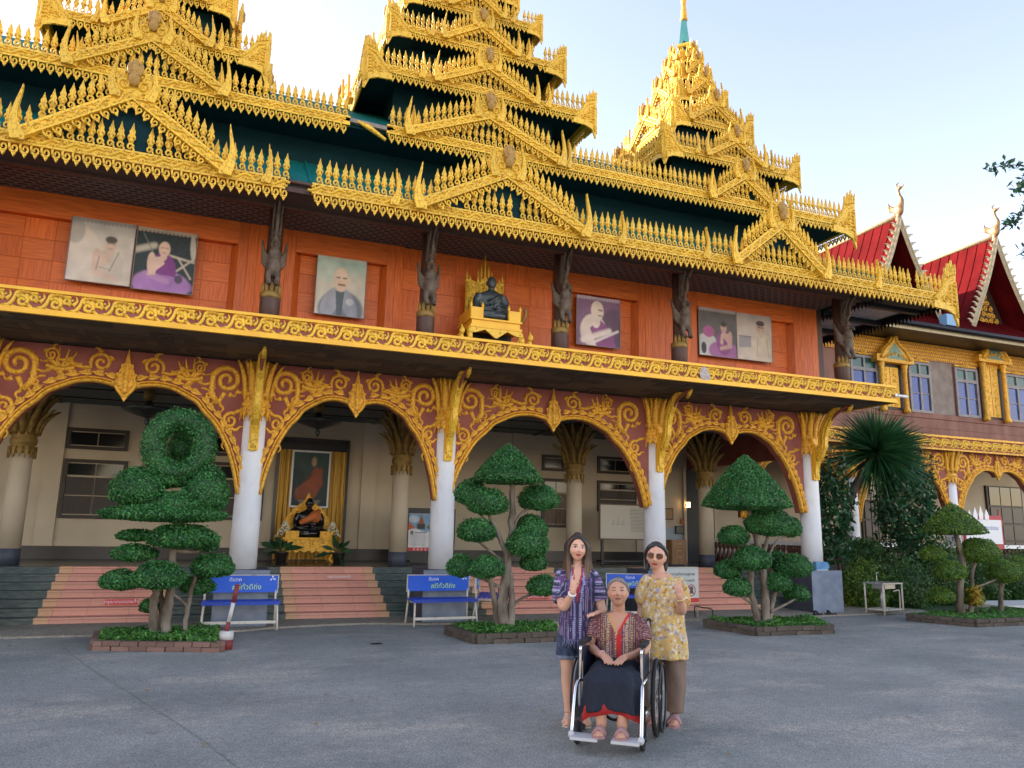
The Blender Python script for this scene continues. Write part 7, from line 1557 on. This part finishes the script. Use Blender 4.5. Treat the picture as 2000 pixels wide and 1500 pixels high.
o = remesh(sh, 'denim_shorts', CLOTH, .009, p1, 1); displace(o.data, .003, 60, 3); P_ = coords(o.data); C = np.empty((len(P_), 3)); C[:] = (.035, .05, .09); C *= (1+.3*noise3(P_, 50))[:, None]; C[P_[:, 2] < .565] = (.16, .2, .27); C = np.clip(C, .012, 1); setcol(o.data, C)
q = MB(); q.lathe([(.031, -.009), (.036, -.005), (.036, .005), (.031, .009)], n=16); o = q.build('bracelet', WPLAS, p1); o.location = (-.044, -.283, 1.105); o.rotation_euler = (rad(40), rad(12), 0)
for s in (-1, 1):
    q = MB(); q.prism([(-.045, -.13), (-.048, 0), (-.042, .08), (0, .095), (.042, .08), (.048, 0), (.045, -.13), (0, -.155)], lambda a, b_, c_: (a+s*.078, b_-.0, c_), 0, .012); q.tube(smooth2([(s*.078-.045, -.05, .012), (s*.078, -.07, .07), (s*.078+.045, -.05, .012)], 4), .012, 6); q.build('sandal', pm('cream sandal', (.5, .42, .34), None, rough=.6), p1)
# ---------------------------------------------------------------- woman with sunglasses
l3 = (3.72, 5.92, 0); p3 = person('standing woman with sunglasses, yellow floral blouse and brown trousers, raising her fist', l3, FACE(l3[0], l3[1]))
hc = (-.045, -.01, 1.378); HR = Matrix.Rotation(rad(2), 4, 'X') @ Matrix.Rotation(rad(4), 4, 'Y') @ Matrix.Rotation(rad(-6), 4, 'Z')
b = MB(); head(b, hc, HR, 1.08, full=.4, jaw=.26)
b.tube([(-.01, .02, 1.15), (-.02, .015, 1.23), (-.04, .005, 1.32)], [.065, .052, .051], 14)
b.loft([ringz(z, rx, ry, 0, cy) for z, rx, ry, cy in ((.66, .15, .115, .01), (.76, .175, .13, .01), (.87, .17, .125, 0), (.97, .16, .12, 0), (1.06, .15, .11, -.005), (1.13, .145, .095, 0), (1.18, .125, .08, .01), (1.22, .09, .065, .012), (1.24, .055, .05, .012))])
for s in (-1, 1):
    b.tube(smooth2([(s*.09, .01, .74), (s*.085, 0, .42), (s*.08, .02, .08)], 4), [.09, .085, .08, .072, .06, .055, .05, .042, .038], 12)
    b.ell((s*.085, -.04, .04), (.042, .105, .034), 14, 8); b.ell((s*.085, .03, .05), (.036, .045, .045), 10, 8)
    for k in range(5): b.ell((s*.085+(k-2)*.016, -.14+.006*abs(k-1.5), .026), (.009, .02, .011), 8, 6)
b.tube(smooth2([(.125, .0, 1.18), (.155, -.02, 1.07), (.16, -.12, .945), (.155, -.24, 1.0), (.14, -.31, 1.07)], 4), [.052]*4+[.048]*4+[.046]*4+[.038, .034, .031, .029, .027], 12)
hand(b, (.14, -.31, 1.07), (-.1, -.25, 1), (-.3, .9, .2), -1, (.7, 1.25, 1.35, 1.4), 1.0, thumb=(.1, .8))
b.tube(smooth2([(-.125, .0, 1.18), (-.16, .01, 1.07), (-.17, .03, .93), (-.18, .0, .80), (-.16, -.03, .70)], 4), [.052]*4+[.048]*4+[.043]*4+[.037, .034, .031, .029, .027], 12)
hand(b, (-.16, -.03, .70), (.1, -.1, -1), (.6, .2, 0), 1, (.3, .35, .4, .45), 1.0)
bo = remesh(b, 'body', SKIN, .0052, p3, 1); skincol(bo.data, SK3, hc, HR, 1.08, (.46, .07, .07), (.045, .028, .022), 'slit')
h = MB(); c = V3(hc)
h.ell(c+V3((0, .03, .022)), (.086, .090, .108), 24, 16); h.ell(c+V3((.01, .07, -.06)), (.07, .045, .06), 14, 10); h.ell(c+V3((0, -.016, .096)), (.058, .048, .024), 16, 10)
for s in (-1, 1):
    h.tube(smooth2([c+V3((s*.01, -.06, .102)), c+V3((s*.055, -.035, .075)), c+V3((s*.082, .01, .02)), c+V3((s*.078, .045, -.05)), c+V3((s*.075, .035, -.13))], 4), [.02, .022, .023, .024, .025, .026, .026, .026, .026, .026, .026, .026, .025, .024, .022, .018, .01], 8)
ho = remesh(h, 'hair', HAIRM, .0075, p3, 1); P_ = coords(ho.data); st = (1+.4*np.sin(P_[:, :1]*240+P_[:, 2:]*200)); setcol(ho.data, np.array([.018, .016, .019])*st)
g_ = MB(); fl_ = lambda x, z, y: tuple(HR @ V3((x, y, z))+c)
LENS = pm('brown gradient lens', (.075, .022, .010), (.14, .05, .022), sc=12, rough=.12); GF = pm('gold wire', (.6, .42, .2), None, rough=.3, metal=.8)
sg = MB(); 
for s in (-1, 1): sg.prism([(s*.010, .022), (s*.034, .027), (s*.062, .021), (s*.064, -.004), (s*.052, -.022), (s*.026, -.024), (s*.011, -.010)], lambda a, b_, c_: fl_(a*1.06, b_+.004, -.099-c_+abs(a)**2*4), 0, .003)
sgo = sg.build('sunglasses', LENS, p3)
q = MB(); q.bar(fl_(-.012, .014, -.101), fl_(.012, .014, -.106), .004, .004)
for s in (-1, 1): q.bar(fl_(s*.063, .016, -.083), fl_(s*.078, .012, .005), .004, .005); q.bar(fl_(s*.01, .026, -.099), fl_(s*.064, .024, -.084), .004, .004)
q.build('glasses_frame', GF, sgo)
bl = MB()
bl.loft([ringz(z, rx, ry, .01, cy, p=2.2) for z, rx, ry, cy in ((.535, .215, .175, -.01), (.6, .208, .17, -.01), (.7, .20, .16, -.005), (.82, .19, .152, 0), (.94, .18, .145, -.005), (1.04, .172, .138, -.01), (1.11, .165, .122, -.005), (1.16, .148, .105, .003), (1.185, .12, .09, .01), (1.20, .10, .082, .012))])
for s, pts in ((-1, [(-.10, .0, 1.17), (-.145, .0, 1.13), (-.168, .015, 1.04), (-.172, .02, .97)]), (1, [(.10, .0, 1.17), (.15, -.01, 1.13), (.17, -.06, 1.04), (.165, -.10, .99)])):
    bl.tube(smooth2(pts, 4), [.05, .056, .062, .066, .068, .069, .069, .069, .068, .066, .063, .058, .052], 16)
for i in range(26):
    a = 2*PI*i/26; bl.ell((.01+.118*math.cos(a), .005+.098*math.sin(a)-.012, 1.175-.02*(math.sin(a) < -.2)+.006*(i % 2)), (.022, .022, .024), 8, 6)
o = remesh(bl, 'floral_blouse', CLOTH, .009, p3, 1); displace(o.data, .007, 26, 2); P_ = coords(o.data)
NC = 1700; cells = P_[RS.randint(0, len(P_), NC)]; pal = np.array([(.66, .44, .10), (.60, .55, .48), (.42, .22, .05), (.36, .33, .40), (.70, .56, .30), (.68, .50, .18), (.74, .66, .52)]); ci = RS.randint(0, 7, NC)
D2 = np.full(len(P_), 9.0); K = np.zeros(len(P_), int)
for k in range(NC):
    d = ((P_-cells[k])**2).sum(1); m_ = d < D2; D2[m_] = d[m_]; K[m_] = k
C = np.where((np.sqrt(D2) < .0125)[:, None], pal[ci[K]], np.array([.58, .37, .14])); C = np.where(((np.sqrt(D2) > .005) & (np.sqrt(D2) < .0085))[:, None], C*.62, C); setcol(o.data, C)
tr = MB(); tr.loft([ringz(z, rx, ry, .0, .01) for z, rx, ry in ((.56, .17, .13), (.66, .185, .14), (.76, .18, .135), (.82, .165, .125))])
for s in (-1, 1): tr.tube(smooth2([(s*.092, .005, .72), (s*.098, .0, .5), (s*.1, .0, .3), (s*.092, .015, .10)], 4), [.1, .1, .098, .096, .094, .092, .09, .087, .085, .082, .08, .078, .076], 18)
o = remesh(tr, 'trousers', CLOTH, .009, p3, 1); displace(o.data, .005, 30, 5); P_ = coords(o.data); C = np.empty((len(P_), 3)); C[:] = (.19, .13, .10); C *= (1+.06*noise3(P_, 90))[:, None]; setcol(o.data, C)
SAN = pm('pink slipper', (.34, .19, .19), None, rough=.7)
for s in (-1, 1):
    q = MB(); q.prism([(-.048, -.13), (-.052, 0), (-.045, .08), (0, .095), (.045, .08), (.052, 0), (.048, -.13), (0, -.16)], lambda a, b_, c_: (a+s*.085, b_, c_), 0, .022)
    for yy in (-.09, -.05, -.01): q.tube(smooth2([(s*.085-.05, yy, .02), (s*.085, yy-.015, .083), (s*.085+.05, yy, .02)], 4), .017, 7)
    q.build('sandal', SAN, p3)
q = MB(); q.lathe([(.032, -.012), (.037, -.006), (.037, .006), (.032, .012)], n=16); o = q.build('bracelet', GF, p3); o.location = (.146, -.285, 1.045); o.rotation_euler = (rad(38), rad(-12), 0)
q = MB()
for i in range(17): a = PI*(i/16); q.ell((-.02+.06*math.cos(a), -.075-.03*math.sin(a), 1.235-.045*math.sin(a)), (.004, .004, .004), 6, 4)
q.build('necklace', GF, p3, kind='stuff')
# ---------------------------------------------------------------- wheelchair
lw = (3.195, 5.748, 0); rw = rad(-38)
WC = thing('wheelchair', 'folding wheelchair with bright tubes and black wheels carrying the old woman', 'wheelchair', lw, rw)
def wheel(parent, x, y, r, w_, name, spokes, rim=True):
    q = MB(); n = 40; pr = [(w_*.5, -.012), (w_*.5, .006), (0, .014), (-w_*.5, .006), (-w_*.5, -.012), (0, -.014)]; V = []
    for i in range(n):
        a = 2*PI*i/n
        for ox, orr in pr: V.append((x+ox, y+(r-.014+orr)*math.cos(a), r+(r-.014+orr)*math.sin(a)))
    k = len(pr); q.add(V, [(i*k+j, ((i+1) % n)*k+j, ((i+1) % n)*k+(j+1) % k, i*k+(j+1) % k) for i in range(n) for j in range(k)], 0, True); W_ = q.build(name, RUB, parent)
    s_ = MB()
    for i in range(spokes): a = 2*PI*i/spokes; s_.tube([(x+(.02 if i % 2 else -.02), y, r), (x, y+(r-.03)*math.cos(a), r+(r-.03)*math.sin(a))], .0022 if spokes > 10 else .009, 5)
    s_.tube([(x-.03, y, r), (x+.03, y, r)], .022, 10); s_.build('spokes', STEEL if spokes > 10 else BLK, W_)
    if rim:
        q = MB(); sx = 1 if x > 0 else -1; q.tube([(x+sx*.045, y+(r*.86)*math.cos(2*PI*i/36), r+(r*.86)*math.sin(2*PI*i/36)) for i in range(37)], .009, 7, cap=False); q.build('push_rim', BLK, W_)
for s in (-1, 1):
    wheel(WC, s*.30, .02, .295, .032, 'rear_wheel', 28); wheel(WC, s*.245, -.44, .085, .03, 'caster_wheel', 6, False)
    q = MB(); q.bar((s*.245, -.44, .085), (s*.245, -.40, .19), .05, .03); q.bar((s*.245, -.40, .19), (s*.245, -.40, .26), .035, .035); q.build('caster_fork', BLK, WC)
    fr = MB(); t_ = lambda pts, r=.0125: fr.tube(pts, r, 8)
    t_(smooth2([(s*.235, -.40, .24), (s*.235, -.40, .64), (s*.235, -.36, .70), (s*.235, .0, .70), (s*.235, .16, .70)], 5)); t_([(s*.235, -.40, .45), (s*.235, .18, .45)]); t_([(s*.235, -.38, .22), (s*.235, .18, .20)])
    t_([(s*.225, .18, .16), (s*.215, .2, .80), (s*.21, .24, .84), (s*.21, .33, .845)])
    fr.build('side_frame', CHROME, WC)
    q = MB(); q.tube(smooth2([(s*.235, -.40, .46), (s*.25, -.50, .42), (s*.255, -.60, .16), (s*.255, -.62, .12)], 4), .015, 10); q.build('footrest_tube', CHROME, WC)
    q = MB(); q.box(min(s*.05, s*.25), max(s*.05, s*.25), -.70, -.55, .095, .115); q.ell((s*.255, -.62, .115), (.025, .03, .03), 10, 8); q.build('footplate', pm('pale plastic', (.5, .5, .5), None, rough=.5), WC)
    q = MB(); q.box(s*.235-.024, s*.235+.024, -.34, -.06, .712, .738); q.build('arm_pad', RUB, WC)
    q = MB(); q.prism([(-.34, .47), (-.34, .68), (.14, .68), (.14, .47)], lambda a, b_, c_: (c_, a, b_), s*.225-.004, s*.225+.004); q.build('side_panel', NYL, WC)
    q = MB(); q.tube([(s*.21, .28, .845), (s*.21, .38, .845)], .02, 8); q.build('hand_grip', RUB, WC)
q = MB(); q.box(-.225, .225, -.38, .18, .44, .462); q.build('seat', NYL, WC); q = MB(); q.box(-.225, .225, .185, .2, .47, .80); q.build('backrest', NYL, WC)
q = MB(); q.bar((-.23, -.1, .22), (.23, -.1, .44), .022, .022); q.bar((.23, -.07, .22), (-.23, -.07, .44), .022, .022); q.build('cross_brace', BLK, WC)
q = MB(); q.tube(smooth2([(-.2, -.44, .36), (.0, -.42, .20), (.1, -.44, .24), (.2, -.46, .34)], 5), .012, 6); q.build('leg_strap', RUB, WC)
# ---------------------------------------------------------------- old woman seated
p2 = person('old woman seated in the wheelchair, maroon woven tunic, navy skirt, hands on lap', lw, rad(-35))
hc = (.0, -.03, 1.095); HR = Matrix.Rotation(rad(-11), 4, 'X') @ Matrix.Rotation(rad(-3), 4, 'Y') @ Matrix.Rotation(rad(4), 4, 'Z')
b = MB(); head(b, hc, HR, 1.05, full=.5, jaw=.18, old=True)
b.tube([(0, .05, .86), (0, .03, .94), (0, -.005, 1.03)], [.062, .05, .052], 14)
b.loft([ringz(z, rx, ry, 0, cy) for z, rx, ry, cy in ((.47, .17, .14, .03), (.55, .165, .135, .03), (.65, .15, .12, .03), (.75, .155, .115, .03), (.84, .16, .095, .035), (.885, .145, .08, .04), (.92, .085, .062, .04), (.94, .05, .05, .04))])
for s in (-1, 1):
    b.tube(smooth2([(s*.09, 0, .51), (s*.10, -.22, .505), (s*.105, -.42, .48), (s*.10, -.47, .40), (s*.085, -.50, .28), (s*.075, -.52, .16)], 4), [.07]*4+[.062]*4+[.05]*4+[.046]*4+[.042]*4+[.036], 12)
    b.ell((s*.08, -.585, .142), (.038, .095, .028), 14, 8); b.ell((s*.077, -.52, .15), (.033, .04, .04), 10, 8)
    for k in range(5): b.ell((s*.08+(k-2)*.015, -.672+.006*abs(k-1.5), .135), (.0085, .018, .010), 8, 6)
    b.tube(smooth2([(s*.14, .04, .885), (s*.19, .02, .78), (s*.225, -.04, .675), (s*.16, -.20, .645), (s*.085, -.30, .632)], 4), [.044]*4+[.04]*4+[.036]*4+[.031, .029, .027, .025, .024], 12)
    hand(b, (s*.085, -.30, .632), (-s*.42, -.85, -.22), (0, .1, -1), 1 if s < 0 else -1, (.10, .12, .13, .16), .97, spread=.1)
bo = remesh(b, 'body', SKIN, .0052, p2, 1); skincol(bo.data, SK2, hc, HR, 1.05, (.34, .13, .10), (.10, .075, .06), 'slit', (.26, .13, .085))
h = MB(); c = V3(hc); h.ell(c+V3((0, .032, .024)), (.080, .084, .098), 24, 16); h.ell(c+V3((0, .09, -.01)), (.045, .035, .045), 12, 8); h.ell(c+V3((0, -.012, .096)), (.056, .044, .022), 16, 10)
for s in (-1, 1): h.tube(smooth2([c+V3((s*.008, -.05, .105)), c+V3((s*.05, -.035, .085)), c+V3((s*.076, .0, .04)), c+V3((s*.076, .03, -.02))], 4), [.012, .013, .014, .015, .016, .017, .017, .018, .018, .018, .017, .015, .012], 8)
ho = remesh(h, 'hair', HAIRM, .0075, p2, 1); P_ = coords(ho.data); st = (1+.35*np.sin(P_[:, :1]*260+P_[:, 2:]*150)); gy_ = np.clip((-(P_[:, 1:2])+.02)/.08, 0, 1); setcol(ho.data, ((1-gy_)*np.array([.06, .06, .065])+gy_*np.array([.20, .195, .19]))*st)
bl = MB(); bl.loft([ringz(z, rx, ry, 0, cy, p=2.3) for z, rx, ry, cy in ((.48, .20, .17, .0), (.56, .195, .165, .01), (.66, .182, .15, .02), (.76, .18, .142, .022), (.83, .185, .122, .03), (.885, .17, .10, .038), (.915, .125, .08, .04), (.932, .09, .072, .042))])
for s in (-1, 1): bl.tube(smooth2([(s*.12, .04, .888), (s*.17, .03, .835), (s*.198, .015, .77), (s*.212, -.005, .72)], 4), [.05, .053, .056, .058, .06, .061, .062, .063, .063, .063, .063, .063, .062], 16)
o = remesh(bl, 'woven_tunic', CLOTH, .008, p2, 1); displace(o.data, .0045, 38, 7); P_ = coords(o.data); arm = np.abs(P_[:, 0]) > .178
u = np.where(arm, P_[:, 2]*1.0+np.abs(P_[:, 0])*.25, np.abs(P_[:, 0])+(.90-P_[:, 2])*0); ph = (u*30) % 1
C = np.where((ph < .5)[:, None], np.array([.13, .038, .042]), np.array([.20, .075, .08])); C = np.where((((u*60) % 1) < .14)[:, None], np.array([.42, .28, .26]), C); C = np.where((np.abs(((u*60) % 1)-.5) < .09)[:, None], np.array([.05, .02, .025]), C)
vz = np.clip((P_[:, 2]-.775)/.15, 0, 1); front = P_[:, 1] < .0
for off, w_ in ((.075, .006), (.115, .005)):
    m_ = front & ~arm & (np.abs(np.abs(P_[:, 0])-off) < w_); C[m_] = np.where((((P_[:, 2]*55) % 1) < .55)[:, None], np.array([.52, .38, .12]), np.array([.07, .05, .02]))[m_]
m_ = front & (np.abs(P_[:, 0]+.012) < .007) & (P_[:, 2] < .78); C[m_] = np.where((((P_[:, 2]*50) % 1) < .55)[:, None], np.array([.55, .40, .13]), np.array([.06, .04, .02]))[m_]
m_ = front & (P_[:, 0] > -.004) & (P_[:, 0] < .030-.0*P_[:, 2]) & (P_[:, 2] < .775); C[m_] = (.50, .012, .018)
m_ = front & (np.abs(np.abs(P_[:, 0])-.085*vz) < .013) & (P_[:, 2] > .77); C[m_] = (.48, .02, .03); m_ = m_ & (P_[:, 0] < 0); C[m_] = (.5, .26, .10)
m_ = front & (np.abs(P_[:, 0]) < .085*vz-.01) & (P_[:, 2] > .775); C[m_] = SK2
m_ = arm & (P_[:, 2] < .735); C[m_] = np.where((((P_[:, 1]*60) % 1) < .5)[:, None], np.array([.5, .36, .12]), np.array([.08, .03, .03]))[m_]
setcol(o.data, C)
def lap_rings(path, n=40, ph0=0, fold=.032):
    out = []
    for i, (y, z, hw, ht, ang, sag) in enumerate(path):
        t = i/(len(path)-1); r = []
        for j in range(n):
            a = 2*PI*j/n; x = hw*math.copysign(abs(math.cos(a))**.75, math.cos(a)); q = ht*math.sin(a); f = fold*t*math.sin(a*7+ph0)
            zz = -sag*(abs(x)/hw)**2.5
            r.append((x*(1+f), y-q*math.sin(ang)-f*.8, z+q*math.cos(ang)+zz))
        out.append(r)
    return out
sk = MB(); sk.loft(lap_rings([(.12, .50, .19, .09, 0, 0), (-.08, .51, .20, .09, 0, 0), (-.26, .515, .205, .085, rad(10), .01), (-.40, .505, .215, .08, rad(45), .02), (-.47, .47, .22, .08, rad(80), .02), (-.49, .38, .23, .08, rad(90), .03), (-.505, .29, .245, .085, rad(90), .06)]))
o = remesh(sk, 'navy_skirt', CLOTH, .009, p2, 1); displace(o.data, .005, 26, 9); P_ = coords(o.data); C = np.empty((len(P_), 3)); C[:] = (.007, .012, .024); C *= (1+.12*noise3(P_, 60))[:, None]; setcol(o.data, np.clip(C, .003, 1))
sk = MB(); sk.loft(lap_rings([(-.47, .42, .19, .055, rad(88), .02), (-.495, .34, .21, .06, rad(90), .05), (-.505, .265, .232, .068, rad(90), .085)], ph0=1))
o = sk.build('red_lining', pm('red cotton lining', (.42, .02, .018), (.34, .015, .015), sc=12, rough=.85), p2)
for s in (-1, 1):
    q = MB(); q.prism([(-.046, -.125), (-.05, 0), (-.042, .08), (0, .095), (.042, .08), (.05, 0), (.046, -.125), (0, -.15)], lambda a, b_, c_: (a+s*.08, b_-.545, c_), .1155, .13)
    for yy in (-.08, -.03): q.tube(smooth2([(s*.08-.045, -.545+yy, .13), (s*.08, -.56+yy, .178), (s*.08+.045, -.545+yy, .13)], 4), .014, 7)
    q.build('sandal', SAN, p2)
q = MB(); q.lathe([(.028, -.007), (.032, 0), (.028, .007)], n=16); o = q.build('bracelet', pm('pink bracelet', (.6, .25, .28), None, rough=.4), p2); o.location = (-.10, -.28, .637); o.rotation_euler = (rad(80), 0, rad(30))
